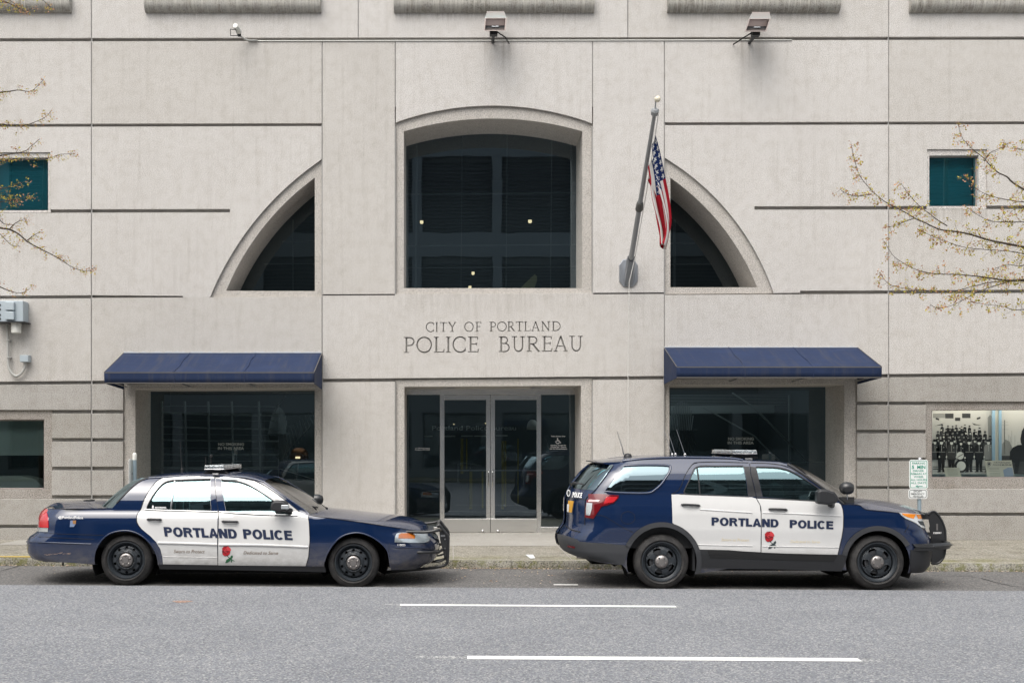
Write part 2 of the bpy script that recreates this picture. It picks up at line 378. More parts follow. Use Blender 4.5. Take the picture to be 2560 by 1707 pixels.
M['rim'] = principled('charcoal_steel_wheel', (.030, .036, .043), .42, .1)
M['chrome'] = principled('chrome', (.62, .62, .62), .12, 1)
M['steel'] = principled('brushed_steel', (.45, .45, .46), .3, 1)
M['hub'] = principled('dull_hub_metal', (.33, .31, .30), .38, .9)
M['tubing'] = principled('black_powder_coat', (.02, .021, .023), .35, coat=.3)
M['red'] = principled('red_lens', (.50, .012, .02), .15, coat=1)
M['darkred'] = principled('dark_red_lens', (.13, .004, .008), .12, coat=.5)
M['amber'] = principled('amber_lens', (.90, .27, .01), .2, coat=1)
M['clearlens'] = principled('clear_lens', (.55, .58, .60), .1, .5, coat=1)
M['silverlens'] = principled('silver_reflector', (.85, .87, .88), .2, .45)
M['letter_navy'] = principled('navy_vinyl', (.012, .022, .060), .45)
M['letter_white'] = principled('white_vinyl', (.82, .82, .82), .5)
M['script'] = principled('grey_brown_script', (.20, .15, .11), .6)
M['script_pale'] = principled('gold_reflective_script', (.72, .62, .42), .5)
M['petal'] = principled('rose_red', (.42, .012, .02), .5)
M['petal2'] = principled('rose_dark_red', (.17, .008, .014), .5)
M['petal3'] = principled('rose_bright_red', (.62, .05, .06), .5)
M['leafdark'] = principled('rose_leaf', (.015, .10, .04), .5)
M['leafblack'] = principled('rose_leaf_dark', (.03, .045, .05), .5)
def glass(name, tint, refl, rough=.0, tcol=None, bumpy=0):
    m = bpy.data.materials.new(name); m.use_nodes = True; g = NG(m); t = g.t; t.nodes.remove(g.b)
    tr = g.n('ShaderNodeBsdfTransparent'); tr.inputs[0].default_value = (*tint, 1)
    gl = g.n('ShaderNodeBsdfGlossy', Roughness=rough); gl.inputs[0].default_value = (*(tcol or (1, 1, 1)), 1)
    fr = g.n('ShaderNodeFresnel', IOR=1.5); mx = g.n('ShaderNodeMixShader')
    k = g.math('ADD', g.math('MULTIPLY', fr.outputs[0], 1.0), refl-.04)
    k = g.math('MINIMUM', k, 1.0)
    g.l(k, mx.inputs[0]); g.l(tr.outputs[0], mx.inputs[1]); g.l(gl.outputs[0], mx.inputs[2]); g.l(mx.outputs[0], t.nodes['Material Output'].inputs[0])
    if bumpy:
        b = g.n('ShaderNodeBump', Strength=.3, Distance=bumpy); g.l(g.noise(g.coord(), .9, 2), b.inputs['Height']); g.l(b.outputs[0], gl.inputs['Normal']); 
    return m
M['glass'] = glass('dark_tinted_glass', (.48, .55, .57), .115, tcol=(.78, .92, 1), bumpy=.003)
M['glass_blue'] = glass('blue_tinted_glass', (.19, .60, .68), .36, tcol=(.34, .75, .85), bumpy=.006)
M['glass_arch'] = glass('blue_grey_glass', (.48, .55, .57), .21, tcol=(.72, .88, 1), bumpy=.003)
M['glass_grey'] = glass('grey_tinted_glass', (.55, .64, .64), .12, tcol=(.7, .9, .9))
M['glass_clear'] = glass('clear_display_glass', (.86, .92, .92), .09)
M['carglass'] = glass('car_side_glass', (.26, .42, .43), .34, tcol=(.62, .88, .92))
M['carglass_dark'] = glass('privacy_glass', (.05, .06, .07), .27, tcol=(.62, .80, .88))
M['screen'] = glass('windscreen_glass', (.45, .55, .52), .12)
M['interior'] = principled('dark_car_interior', (.025, .026, .028), .8)
M['seat'] = principled('grey_seat_fabric', (.06, .06, .065), .9)
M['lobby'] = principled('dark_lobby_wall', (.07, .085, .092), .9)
M['dimtrim'] = principled('dim_bar', (.16, .18, .185), .6)
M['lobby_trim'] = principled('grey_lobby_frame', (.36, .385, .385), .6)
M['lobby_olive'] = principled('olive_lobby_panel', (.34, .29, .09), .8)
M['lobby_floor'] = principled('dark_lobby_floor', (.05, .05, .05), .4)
M['decal'] = principled('etched_window_lettering', (.34, .38, .37), .7)
M['polegrey'] = principled('grey_painted_aluminium', (.30, .31, .32), .35, .15)
M['polesilver'] = principled('silver_bracket', (.34, .36, .39), .35, .7)
M['ball'] = principled('ivory_ball', (.72, .66, .52), .35)
M['galv'] = principled('galvanised_blue_grey', (.30, .38, .43), .5, .3)
M['boxgrey'] = principled('utility_grey_paint', (.40, .46, .50), .5)
M['pvc'] = principled('grey_conduit', (.42, .42, .40), .5)
M['whiteplastic'] = principled('off_white_plastic', (.68, .68, .64), .5)
M['bronze'] = principled('light_bronze_housing', (.36, .31, .29), .4, .4)
M['signwhite'] = principled('sign_white', (.80, .82, .81), .45)
M['signgreen'] = principled('sign_green', (.01, .30, .20), .45)
M['signgrey'] = principled('sign_grey', (.06, .07, .07), .5)
M['bark'] = principled('dark_bark', (.055, .042, .032), .9)
def leafmat(name, a, b):
    m = principled(name, a, .7, spec=.2); g = NG(m); f = g.noise(g.coord(), 14, 2)
    c = g.mix(a, b, g.ramp(f, (.4, 0), (.6, 1))); g.l(c, g.b.inputs['Base Color'])
    tr = g.n('ShaderNodeBsdfTranslucent'); g.l(c, tr.inputs[0]); mx = g.n('ShaderNodeMixShader', Fac=.35)
    g.l(g.b.outputs[0], mx.inputs[1]); g.l(tr.outputs[0], mx.inputs[2]); g.l(mx.outputs[0], g.t.nodes['Material Output'].inputs[0]); return m
M['leaf'] = leafmat('young_yellow_green_leaf', (.54, .48, .08), (.40, .33, .07))
M['bud'] = leafmat('pink_brown_bud', (.62, .36, .22), (.42, .22, .13))
M['lamp'] = principled('lit_lamp', (1, .8, .5), .5); M['lamp'].node_tree.nodes['Principled BSDF'].inputs['Emission Color'].default_value = (1, .78, .45, 1)
M['lamp'].node_tree.nodes['Principled BSDF'].inputs['Emission Strength'].default_value = 1.2
M['litter'] = leafmat('pale_dead_leaves', (.50, .33, .22), (.62, .52, .42))
# ================================================================ ground, road, kerb, pavement
def gz(x): return -.017-.006*max(-30, min(30, x))
XS = [-80, -30, -20, -12, -8, -4, -2, 0, 2, 4, 6, 8, 12, 20, 30, 80]
def sheet(name, mat, prof, xs=XS):
    "prof: list of (y, z offset, slope factor)"
    mb = MB(); mb.grid([[(x, y, dz+sl*gz(x)) for x in xs] for y, dz, sl in prof]); o = mb.build(name, mat, None); return tag(o, kind='structure')
sheet('ground', M['strip'], [(-120, -.35, 0), (260, -.35, 0)], [-250, 250])
sheet('road', M['lane'], [(-9, .03, 1), (-2, .03, 1), (5, .03, 1), (15.52, .03, 1), (15.55, .024, 1), (15.552, -.2, 1)])
sheet('parking_strip', M['strip'], [(15.50, -.012, 1), (16.6, .0, 1), (18.2, .0, 1)])
sheet('opposite_pavement', M['walk'], [(-13.2, .13, 1), (-9.0, .13, 1), (-9.0, -.1, 1)])
# kerb stones with a rounded nose; the joint beside the sedan's tail is a dark gap
CY = 18.15
def gk(x): return gz(x)+.121
kb = MB(); ks = [(-80, -12.6), (-12.58, -8.05), (-8.04, -5.96), (-5.93, -2.4), (-2.39, .9), (.91, 2.83), (2.84, 6.1), (6.11, 9.3), (9.31, 12.8), (12.81, 80)]
for a, b in ks:
    prof = [(CY, -.13), (CY+.004, -.02), (CY+.018, -.006), (CY+.035, 0), (CY+.165, .0), (CY+.165, -.13)]
    n = max(2, int((b-a)/.4)); n = min(n, 20)
    kb.grid([[(a+(b-a)*i/n, y+random.uniform(-.004, .004), gk(a+(b-a)*i/n)+z+random.uniform(-.003, .003)) for y, z in prof] for i in range(n+1)])
tag(kb.build('kerb', M['curb'], None, smooth=True, auto=50), kind='structure')
kt = MB()
for a, b in ks:
    n = max(2, min(20, int((b-a)/.4)))
    kt.grid([[(a+(b-a)*i/n, y, gk(a+(b-a)*i/n)+.004) for y in (CY+.03, CY+.155)] for i in range(n+1)])
tag(kt.build('kerb_top', M['curbtop'], None), kind='structure')
yl = MB()
for a, b in ((-8.0, -6.3), (-14, -8.1)): yl.grid([[(x, y, gk(x)+.009) for y in (CY+.06, CY+.15)] for x in (a, b)])
tag(yl.build('yellow_kerb_paint', M['yellow'], None), kind='structure')
def walkz(x, y):
    t = (y-CY-.16)/(WY-CY-.16)
    a = gk(x)
    if t <= 1: return a*(1-t)+.098*t
    return .098+.05*min(1, (y-WY)/.9)
xs2 = [-80, -30, -20]+[-12+i for i in range(25)]+[20, 30, 80]
mb = MB(); mb.grid([[(x, y, walkz(x, y)) for x in xs2] for y in (CY+.16, 19, 20, 21, 22.05)])
tag(mb.build('pavement', M['walk'], None), kind='structure')
mb = MB(); mb.grid([[(x, y, walkz(x, y)+.004) for x in (-8, -6, -2.2, -1, 0, 1, 2, 2.9, 7, 8)] for y in (20.75, 21.1, 21.5, 22, 22.5, 23.3)])
tag(mb.build('entrance_paving', M['walk2'], None), kind='structure')
# joint lines of the pavement, thin mortar strips
mb = MB()
for x in (-7.2, -5.4, -3.6, -1.8, 0.02, 1.85, 3.6, 5.5, 7.3, 9.1):
    mb.grid([[(x+d, y, walkz(x, y)+.006) for d in (-.006, .006)] for y in (CY+.17, 19, 20, 20.74)])
tag(mb.build('pavement_joint', M['groove'], None), kind='structure')
# lane lines: two worn white dashes, ends fading
def dash(px0, px1, py, pw, mat, faded):
    h = EYE-.013; y = F*h/(py-HY); ya = F*h/(py+pw/2-HY); yb = F*h/(py-pw/2-HY)
    x0, x1 = (px0-CX)*y/F, (px1-CX)*y/F
    n = 14; mb = MB(); mb.grid([[(x0+(x1-x0)*i/n, yy, gz(x0+(x1-x0)*i/n)+.034) for yy in (ya, yb)] for i in range(n+1)])
    o = mb.build('lane_marking', mat, None); return tag(o, kind='structure')
dash(1000, 1690, 1512.5, 3.8, M['line'], 0); dash(955, 998, 1512, 2.5, M['line_faded'], 1); dash(1692, 1706, 1513.5, 3, M['line_faded'], 1)
dash(1168, 2150, 1643, 8.2, M['line'], 0); dash(2152, 2205, 1644.5, 5.0, M['line_faded'], 1); dash(1040, 1166, 1643, 5.0, M['line_faded'], 1)
# remains of a parking-bay mark beside the rear of the SUV
mb = MB(); 
def gp(px, py, z=-.03): y = F*(EYE-z)/(py-HY); return ((px-CX)*y/F, y)
a = gp(1385, 1463.5); b = gp(1447, 1464.8)
mb.grid([[(x, y, gz(x)+.006) for y in (a[1]-.0, a[1]+.09)] for x in (a[0], b[0])])
tag(mb.build('parking_bay_marking', M['line'], None), kind='structure')
# cracks in the parking strip
mb = MB()
for path in ([(0, 1436), (20, 1431), (40, 1425), (52, 1421)], [(2452, 1439), (2490, 1450), (2530, 1458), (2560, 1461)], [(2330, 1433), (2392, 1434), (2440, 1436)]):
    pts = [Vector((*gp(*p), 0)) for p in path]
    rows = []
    for i, p in enumerate(pts):
        d = (pts[min(i+1, len(pts)-1)]-pts[max(0, i-1)]).normalized(); nn = Vector((-d.y, d.x, 0))*.009
        rows.append([(q.x, q.y, gz(q.x)+.004) for q in (p-nn, p+nn)])
    mb.grid(rows)
tag(mb.build('asphalt_crack', M['seam'], None), kind='structure')
mb = MB(); rows = []
for i in range(25):
    px = 1795+i*19; y = F*(EYE-.013)/(1480+.3*math.sin(i*1.7)+i*.03-HY); x = (px-CX)*y/F; rows.append([(x, y-.004, gz(x)+.033), (x, y+.004+.003*math.sin(i*2.3), gz(x)+.033)])
mb.grid(rows); tag(mb.build('road_crack', M['seam'], None), kind='structure')
mb = MB(); c0 = gp(455, 1504, .03); n = 12; pts = [(c0[0]+.11*math.cos(t)*(1+.3*math.sin(3*t)), c0[1]+.10*math.sin(t)) for t in [2*PI*i/n for i in range(n)]]; mb.add([(x, y, gz(x)+.033) for x, y in pts], [tuple(range(n))]); tag(mb.build('road_stain', worn('rusty_road_stain', (.34, .22, .17), .45, .6), None), kind='structure')
# leaf litter along the gutter: nobody could count it
mb = MB()
for i in range(760):
    x = random.uniform(-8.5, 9.5); y = CY-abs(random.gauss(0, .05))-.01 if random.random() < .75 else random.uniform(16.2, CY)
    if random.random() < .35: x = random.gauss(.4, 1.4)
    s = random.uniform(.006, .022); a = random.uniform(0, PI); z = gz(x)+.006
    pts = [(x+s*math.cos(a+k*PI*2/5)*random.uniform(.6, 1.2), y+s*math.sin(a+k*PI*2/5), z+random.uniform(0, .014)) for k in range(5)]
    mb.add(pts, [(0, 1, 2), (0, 2, 3), (0, 3, 4)])
tag(mb.build('leaf_litter', M['litter'], None), 'small pale dead leaves and petals lying in the gutter', 'leaf litter', 'stuff')
mb = MB(); p = [gp(1316, 1387, .11), (0, 0)]
q = [(1314, 1386.5), (1333, 1386.5), (1338, 1395), (1326, 1396)]
pts = [gp(a, b, .105) for a, b in q]; mb.add([(x, y, walkz(x, y)+.008) for x, y in pts]+[(x, y, walkz(x, y)+.014) for x, y in pts], [(0, 1, 2, 3), (4, 5, 6, 7), (0, 1, 5, 4), (1, 2, 6, 5), (2, 3, 7, 6), (3, 0, 4, 7)])
tag(mb.build('paper_scrap', M['signwhite'], None), 'small white square of paper lying on the kerb between the cars', 'paper')

# ================================================================ the police building
BLD = thing('police_station', 'pale concrete building with arched window, steel entrance doors and carved lettering above them', 'building', (0, WY, 0))
def H(l, r): return lambda x: l+(r-l)*x/2352
G1 = (H(88, 84.5), H(96, 92)); G2 = (H(285, 279), H(292, 286)); G3 = (H(481.5, 472), H(489.5, 480.5)); G4 = (H(679, 665), H(686.3, 673)); G5 = (H(876, 856), H(884, 864))
G4m = H(682.5, 671); G4n = H(685.2, 673.3)
BASE = 1275; XL, XR = -700, 3300
front = MB(); low = MB(); low2 = MB(); DEP = .075
def pan(poly, mbx=None):
    slab(mbx or front, [(wp(x, y).x, wp(x, y).z) for x, y in poly], WY, WY+DEP+.02)
def rect(x0, x1, t, b, mbx=None):
    t = t if callable(t) else (lambda x, v=t: v); b = b if callable(b) else (lambda x, v=b: v)
    pan([(x0, t(x0)), (x1, t(x1)), (x1, b(x1)), (x0, b(x0))], mbx)
e = 1.3
V1 = [XL, 210, 823, 1442, 2041, XR]
for i in range(5): rect(V1[i]+e, V1[i+1]-e, -620, G1[0])
for a, b in ((XL, 210), (210, 740)): rect(a+e, b-e, G1[1], G2[0])
for a, b in ((1526, 2041), (2041, XR)): rect(a+e, b-e, G1[1], G2[0])
rect(740+e, 908-e, G1[1], G4m); rect(1361+e, 1526-e, G1[1], G4m)
AR = crop(960, 240, 2.1786)
def D(p): return (p[0]/K, p[1]/K)
arc_out = circ(D(AR(62, 145)), D(AR(610, 53)), D(AR(1135, 150)))
arc_out[0] = (908+e, arc_out[0][1]); arc_out[-1] = (1361-e, arc_out[-1][1])
pan([(908+e, G1[1](908)), (1361-e, G1[1](1361))]+arc_out[::-1])
# quarter arches
QL = crop(500, 380, 4.1265); QR = crop(1640, 380, 4.1265)
ql_out = circ(D(QL(1258, 75)), D(QL(640, 622)), D(QL(103, 1497))); ql_in = circ(D(QL(1180, 262)), D(QL(690, 722)), D(QL(265, 1428)))
qr_out = circ(D(QR(90, 60)), D(QR(720, 590)), D(QR(1215, 1455))); qr_in = circ(D(QR(155, 262)), D(QR(640, 705)), D(QR(1052, 1392)))
pan([(210+e, G2[1](210)), (740-e, G2[1](740))]+[(740-e, ql_out[0][1])]+ql_out[1:]+[(420, 683.5), (420, 679.5), (210+e, G4[0](210)), (210+e, G3[1](210)), (528, 488.2), (528, 480), (210+e, G3[0](210))])
pan([(1526+e, qr_out[0][1]), (1526+e, G2[1](1526)), (2041-e, G2[1](2041)), (2041-e, G3[0](2041)), (1733, 473.8), (1733, 482), (2041-e, G3[1](2041)), (2041-e, G4[0](2041)), (1838, 667.5), (1838, 672.5)]+qr_out[::-1][:-1])
# outer bays with the two small square windows (frames 0..114 and 2131..2266)
rect(XL, -24, G2[1], G3[0]); 
pan([(-24, G2[1](0)), (210-e, G2[1](210)), (210-e, G3[0](210)), (115.5, G3[0](115)), (115.5, 350), (-24, 350)])
pan([(2041+e, G2[1](2041)), (2400, G2[1](2400)), (2400, G3[0](2400)), (2267.5, G3[0](2267)), (2267.5, 343), (2129.5, 343), (2129.5, G3[0](2130)), (2041+e, G3[0](2041))])
rect(2400, XR, G2[1], G3[0])
rect(XL, 210-e, G3[1], G4[0]); rect(2041+e, XR, G3[1], G4[0])
rect(XL, 210-e, G4[1], G5[0]); rect(210+e, 740-e, G4n, G5[0]); rect(1526+e, 2041-e, G4n, G5[0]); rect(2041+e, XR, G4[1], G5[0])
rect(740+e, 908-e, G5[1], BASE); rect(1361+e, 1526-e, G5[1], BASE)
# lower weathered courses: left
for x0, x1 in ((XL, 210-e), (210+e, 283)):
    rect(x0, x1, G5[1], 941.5, low); rect(x0, x1, 1145.5, 1205, low); rect(x0, x1, 1212.5, BASE, low)
for t, b in ((949.3, 1006), (1014, 1071.5), (1080, 1137)):
    rect(118.5, 210-e, t, b, low); rect(210+e, 283, t, b, low)
for x0, x1 in ((1968.5, 2041-e), (2041+e, XR)):
    rect(x0, x1, G5[1], 922.3, low2); rect(x0, x1, 1122.7, 1177, low2); rect(x0, x1, 1184.5, 1240, low2)
for t, b in ((930, 987), (995, 1051), (1059, 1116)):
    rect(1968.5, 2041-e, t, b, low2); rect(2041+e, 2127, t, b, low2)
M['sealant'] = concrete('grey_joint_sealant', (.33, .325, .315), .1, 60, .1)
# carved lettering panel
def glyph(ch):
    "strokes in a unit box: (points, width)"
    tk, th, sf = .125, .08, .06
    def arc(cx, cy, rx, ry, a0, a1, n=20): return [(cx+rx*math.cos(math.radians(a0+(a1-a0)*i/n)), cy+ry*math.sin(math.radians(a0+(a1-a0)*i/n))) for i in range(n+1)]
    def st(x, y0=0, y1=1, s0=.18, s1=.18):
        r = [([(x, y0), (x, y1)], tk)]
        if s0: r.append(([(x-s0, y0+.015), (x+s0, y0+.015)], sf))
        if s1: r.append(([(x-s1, y1-.015), (x+s1, y1-.015)], sf))
        return r
    L = {
     'I': st(.5, s0=.48, s1=.48),
     'C': [(arc(.56, .5, .54, .5, 48, 312), th+.015), ([(.95, .72), (.95, .93)], sf), ([(.95, .07), (.95, .28)], sf)],
     'O': [(arc(.5, .5, .47, .49, 0, 360, 32), th+.012)],
     'T': st(.5, s1=0, s0=.22)+[([(.02, .975), (.98, .975)], sf+.01), ([(.03, .87), (.03, 1)], sf), ([(.97, .87), (.97, 1)], sf)],
     'Y': [([(.08, 1), (.5, .46)], tk), ([(.92, 1), (.5, .46)], th), ([(.5, 0), (.5, .48)], tk), ([(-.03, .985), (.25, .985)], sf), ([(.75, .985), (1.03, .985)], sf), ([(.28, .015), (.72, .015)], sf)],
     'F': st(.28, s0=.26, s1=.26)+[([(.28, .975), (.93, .975)], sf), ([(.93, .82), (.93, .99)], sf), ([(.28, .52), (.75, .52)], sf), ([(.75, .44), (.75, .6)], sf)],
     'E': st(.26, s0=.24, s1=.24)+[([(.26, .975), (.90, .975)], sf), ([(.90, .82), (.90, .99)], sf), ([(.26, .53), (.80, .53)], sf), ([(.80, .45), (.80, .61)], sf), ([(.26, .02), (.93, .02)], sf), ([(.92, .02), (.99, .2)], sf)],
     'L': st(.24, s0=.2, s1=.24)+[([(.24, .02), (.95, .02)], sf), ([(.95, .0), (1.0, .2)], sf)],
     'P': st(.26, s0=.24, s1=.24)+[([(.26, .975), (.55, .975)]+arc(.55, .72, .4, .255, 90, -90, 12)+[(.26, .45)], th)],
     'R': st(.2, s0=.18, s1=.18)+[([(.2, .975), (.45, .975)]+arc(.45, .74, .32, .235, 90, -90, 12)+[(.2, .49)], th), ([(.45, .50), (.92, .0)], tk), ([(.85, .015), (1.02, .015)], sf)],
     'B': st(.24, s0=.22, s1=.22)+[([(.24, .975), (.5, .975)]+arc(.5, .76, .28, .215, 90, -90, 12)+[(.24, .545)], th), ([(.5, .545)]+arc(.55, .28, .38, .265, 90, -90, 12)+[(.24, .015)], th)],
     'D': st(.2, s0=.18, s1=.18)+[([(.2, .975), (.42, .975)]+arc(.42, .495, .54, .48, 90, -90, 18)+[(.2, .015)], th+.01)],
     'A': [([(.5, 1.0), (.12, 0)], th), ([(.5, 1.0), (.88, 0)], tk), ([(.24, .34), (.76, .34)], sf), ([(0, .015), (.26, .015)], sf), ([(.72, .015), (1, .015)], sf)],
     'N': [([(.16, 0), (.16, 1)], th), ([(.84, 0), (.84, 1)], th), ([(.14, 1), (.86, .0)], tk), ([(0, .985), (.2, .985)], sf), ([(.68, .985), (1, .985)], sf), ([(0, .015), (.32, .015)], sf)],
     'U': [([(.2, 1), (.2, .35)]+arc(.51, .35, .31, .33, 180, 360, 14)+[(.82, 1)], th+.015), ([(0, .985), (.4, .985)], sf), ([(.64, .985), (1, .985)], sf)],
    }
    return L[ch]
LC = crop(990, 780, 4.8)
marks = []; mark_of = []; letters = 0
def carve(ch, u0, u1, top, bot, wscale):
    global letters; letters += 1
    P0 = D(LC(u0, bot)); P1 = D(LC(u1, top))
    x0 = wp(*P0).x; x1 = wp(*P1).x; z0 = wp(*P0).z; z1 = wp(*P1).z; hh = z1-z0
    for pts, wd in glyph(ch):
        Q = [Vector((x0+(x1-x0)*a, z0+hh*b)) for a, b in pts]; hw = wd*hh*wscale/2
        for i in range(len(Q)-1):
            d = (Q[i+1]-Q[i]); 
            if d.length < 1e-5: continue
            d.normalize(); nn = Vector((-d.y, d.x))*hw; ex = d*hw*.3
            mark_of.append(letters); marks.append([tuple(Q[i]-nn-ex), tuple(Q[i+1]-nn+ex), tuple(Q[i+1]+nn+ex), tuple(Q[i]+nn-ex)])
l1 = [('C', 362, 457), ('I', 475, 503), ('T', 530, 607), ('Y', 630, 720), ('O', 822, 930), ('F', 952, 1025), ('P', 1123, 1197), ('O', 1215, 1327), ('R', 1337, 1425), ('T', 1440, 1525), ('L', 1537, 1612), ('A', 1625, 1725), ('N', 1742, 1850), ('D', 1868, 1975)]
for ch, a, b in l1:
    m_ = (a+b)/2; carve(ch, a, b, 125-13*(m_-362)/1613, 237-13*(m_-362)/1613, 1.0)
l2 = [('P', 92, 222), ('O', 247, 430), ('L', 455, 578), ('I', 602, 655), ('C', 683, 838), ('E', 862, 992), ('B', 1230, 1367), ('U', 1390, 1547), ('R', 1568, 1727), ('E', 1750, 1875), ('A', 1893, 2058), ('U', 2080, 2242)]
for ch, a, b in l2:
    m_ = (a+b)/2; carve(ch, a, b, 303-16*(m_-92)/2150, 487-19*(m_-92)/2150, .95)
hp = [(740+e, H(679, 665)(740)+1.5), (1526-e, H(679, 665)(1526)+1.8), (1526-e, G5[0](1526)), (740+e, G5[0](740))]
hpw = [(wp(x, y).x, wp(x, y).z) for x, y in hp]
V, T, FL = cdt(hpw, (), 3.0, False, marks)
front.add([(x, WY, z) for x, z in V], [t for t, f in zip(T, FL) if not f])
n = len(hpw); front.add([(x, WY, z) for x, z in hpw]+[(x, WY+DEP+.02, z) for x, z in hpw], [(i, (i+1) % n, (i+1) % n+n, i+n) for i in range(n)])
GD = .035; CV = {}
def cvm(f): return CV.setdefault(mark_of[f-1], MB())
for t, f in zip(T, FL):
    if f: cvm(f).add([(V[i][0], WY+GD, V[i][1]) for i in t], [(0, 1, 2)])
ec = {}
for t, f in zip(T, FL):
    for i in range(3):
        k = tuple(sorted((t[i], t[(i+1) % 3]))); ec.setdefault(k, []).append(f)
for (i, j), fl in ec.items():
    if len(fl) == 2 and (fl[0] == 0) != (fl[1] == 0):
        (x0, z0), (x1, z1) = V[i], V[j]; cvm(max(fl)).add([(x0, WY, z0), (x1, WY, z1), (x1, WY+GD, z1), (x0, WY+GD, z0)], [(0, 1, 2, 3)])
M['carved'] = concrete('shade_toned_carving', (.33, .32, .30), .2, 80, .05)  # darker than the wall: shade inside the cut letters is put into the colour
RT = random.Random(11); tones(front.build('wall', M['wall'], BLD, bevel=.006), RT, .55)
tones(low.build('stone_courses', M['block'], BLD, bevel=.008), RT, .9); tones(low2.build('stone_courses', M['block'], BLD, bevel=.008), RT, .9)
for k in sorted(CV): CV[k].build('carved_letter', M['carved'], BLD)
for x, ya, yb in ((210, -600, 1245), (740, 97, 1245), (823, -600, 87), (1442, -600, 86), (908, 96, 245), (908, 290, 682), (908, 878, 1245), (1361, 95, 245), (1361, 290, 677), (1361, 876, 1245), (1526, 94, 1245), (2041, -600, 1235)):
    a_ = wp(x-1.6, ya); b_ = wp(x+1.6, yb); mb = MB(); mb.box(a_.x, b_.x, WY+.016, WY+.06, b_.z, a_.z); mb.build('joint_sealant', M['sealant'], BLD)
# backing wall behind the grooves, with every opening cut out
def rw(x0, x1, y0, y1, d=WY): a = wp(x0, y0, d); b = wp(x1, y1, d); return [(a.x, a.z), (b.x, a.z), (b.x, b.z), (a.x, b.z)]
GLY = 23.15
def toW(poly): return [(wp(x, y).x, wp(x, y).z) for x, y in poly]
arc_in = circ(D(AR(108, 190)), D(AR(600, 120)), D(AR(1082, 190)))
op_arch = arc_in+[(1338, 661), (927.6, 661)]
op_ql = ql_in+[D(QL(1181, 1430))]; op_ql = op_ql
op_qr = qr_in+[D(QR(155, 1392))]
op_door = [(928.7, 888), (1335.5, 885.5), (1335.5, BASE), (928.7, BASE)]
op_l = [(309.5, 893), (722, 891), (722, BASE), (309.5, BASE)]
op_r = [(1539, 884), (1941, 882), (1941, BASE), (1539, BASE)]
op_sl = [(-22, 363), (109, 361), (109, 483), (-22, 484)]; op_sr = [(2136.3, 357), (2249.7, 356), (2249.7, 473.5), (2136.3, 474)]
op_dl = [(-560, 964), (99.6, 963), (99.6, 1124), (-560, 1124)]; op_dr = [(2142, 942), (2760, 938), (2760, 1098), (2142, 1098.5)]
outer = {  # surround outlines set back in the wall
 'arch': [(908, arc_out[0][1])]+arc_out[1:-1]+[(1361, arc_out[-1][1]), (1361, 676), (908, 681)],
 'ql': ql_out+[(740, 682.5)], 'qr': qr_out+[(1526, 675)],
 'door': [(908, 872), (1361, 868), (1361, BASE), (908, BASE)],
 'l': [(283, 882), (740, 876), (740, BASE), (283, BASE)], 'r': [(1526, 870), (1968.5, 866), (1968.5, BASE), (1526, BASE)],
 'dl': [(-640, 941.5), (118.5, 941.5), (118.5, 1145.5), (-640, 1145.5)], 'dr': [(2127, 922.3), (2840, 922.3), (2840, 1122.7), (2127, 1122.7)],
 'sl': [(-24, 350), (115.5, 350), (115.5, 488), (-24, 488)], 'sr': [(2129.5, 343), (2267.5, 343), (2267.5, 480), (2129.5, 480)]}
back = MB()
slab(back, toW([(XL, -620), (XR, -620), (XR, BASE+10), (XL, BASE+10)]), WY+DEP, WY+DEP+.25, [toW(grow) for grow in (outer[k] for k in outer)])
back.build('wall', M['groove'], BLD)['label'] = 'recessed darker joints between the stone panels'
def shrink(poly, f):
    cx = sum(p[0] for p in poly)/len(poly); cy = sum(p[1] for p in poly)/len(poly); return [(cx+(x-cx)*f, cy+(y-cy)*f) for x, y in poly]
def surround(key, opening, mat, dfront=.055, glassy=GLY, inset=0):
    mb = MB(); o = toW(outer[key]); i = toW(opening)
    slab(mb, [(x+(0), z) for x, z in o], WY+dfront, WY+DEP+.26, [i]); n = len(i)
    mb.add([(x, WY+DEP+.26, z) for x, z in i]+[(x, glassy+.02, z) for x, z in i], [(k, (k+1) % n, (k+1) % n+n, k+n) for k in range(n)])
    return mb.build('window_surround' if key != 'door' else 'door_surround', mat, BLD, bevel=.006)
for k, op in (('arch', op_arch), ('ql', op_ql), ('qr', op_qr), ('door', op_door), ('l', op_l), ('r', op_r)): surround(k, op, M['surround'])
surround('dl', op_dl, M['rough'], .05, WY+.20); surround('dr', op_dr, M['rough'], .05, WY+.20)
surround('sl', op_sl, M['wall'], .03, WY+.22); surround('sr', op_sr, M['wall'], .03, WY+.22)
# upper sills (rounded, stained) with the bottoms of the windows over them
for x0, x1 in ((-400, 165), (335, 738), (905, 1364), (1532, 1926), (2087, 2700)):
    a = wp(x0, 31); b = wp(x1, 31); z0 = (a.z+b.z)/2; mb = MB(); r = .155
    prof = [(WY+.0, z0+.00)]+[(WY-.0-r*math.sin(t), z0+r-r*math.cos(t)+.0) for t in [PI/2*i/8 for i in range(9)]]+[(WY-r, z0+.30), (WY, z0+.32)]
    L = len(prof); mb.add([(x, y, z) for x in (a.x, b.x) for y, z in prof], [(i, i+1, L+i+1, L+i) for i in range(L-1)]+[tuple(range(L)), tuple(range(2*L-1, L-1, -1))])
    mb.build('window_sill', M['sill'], BLD, smooth=True, auto=35)
    w_ = MB(); w_.box(a.x+.1, b.x-.1, WY-.01, WY+.03, z0+.34, z0+2.0); w_.build('window', M['glass_blue'], BLD)
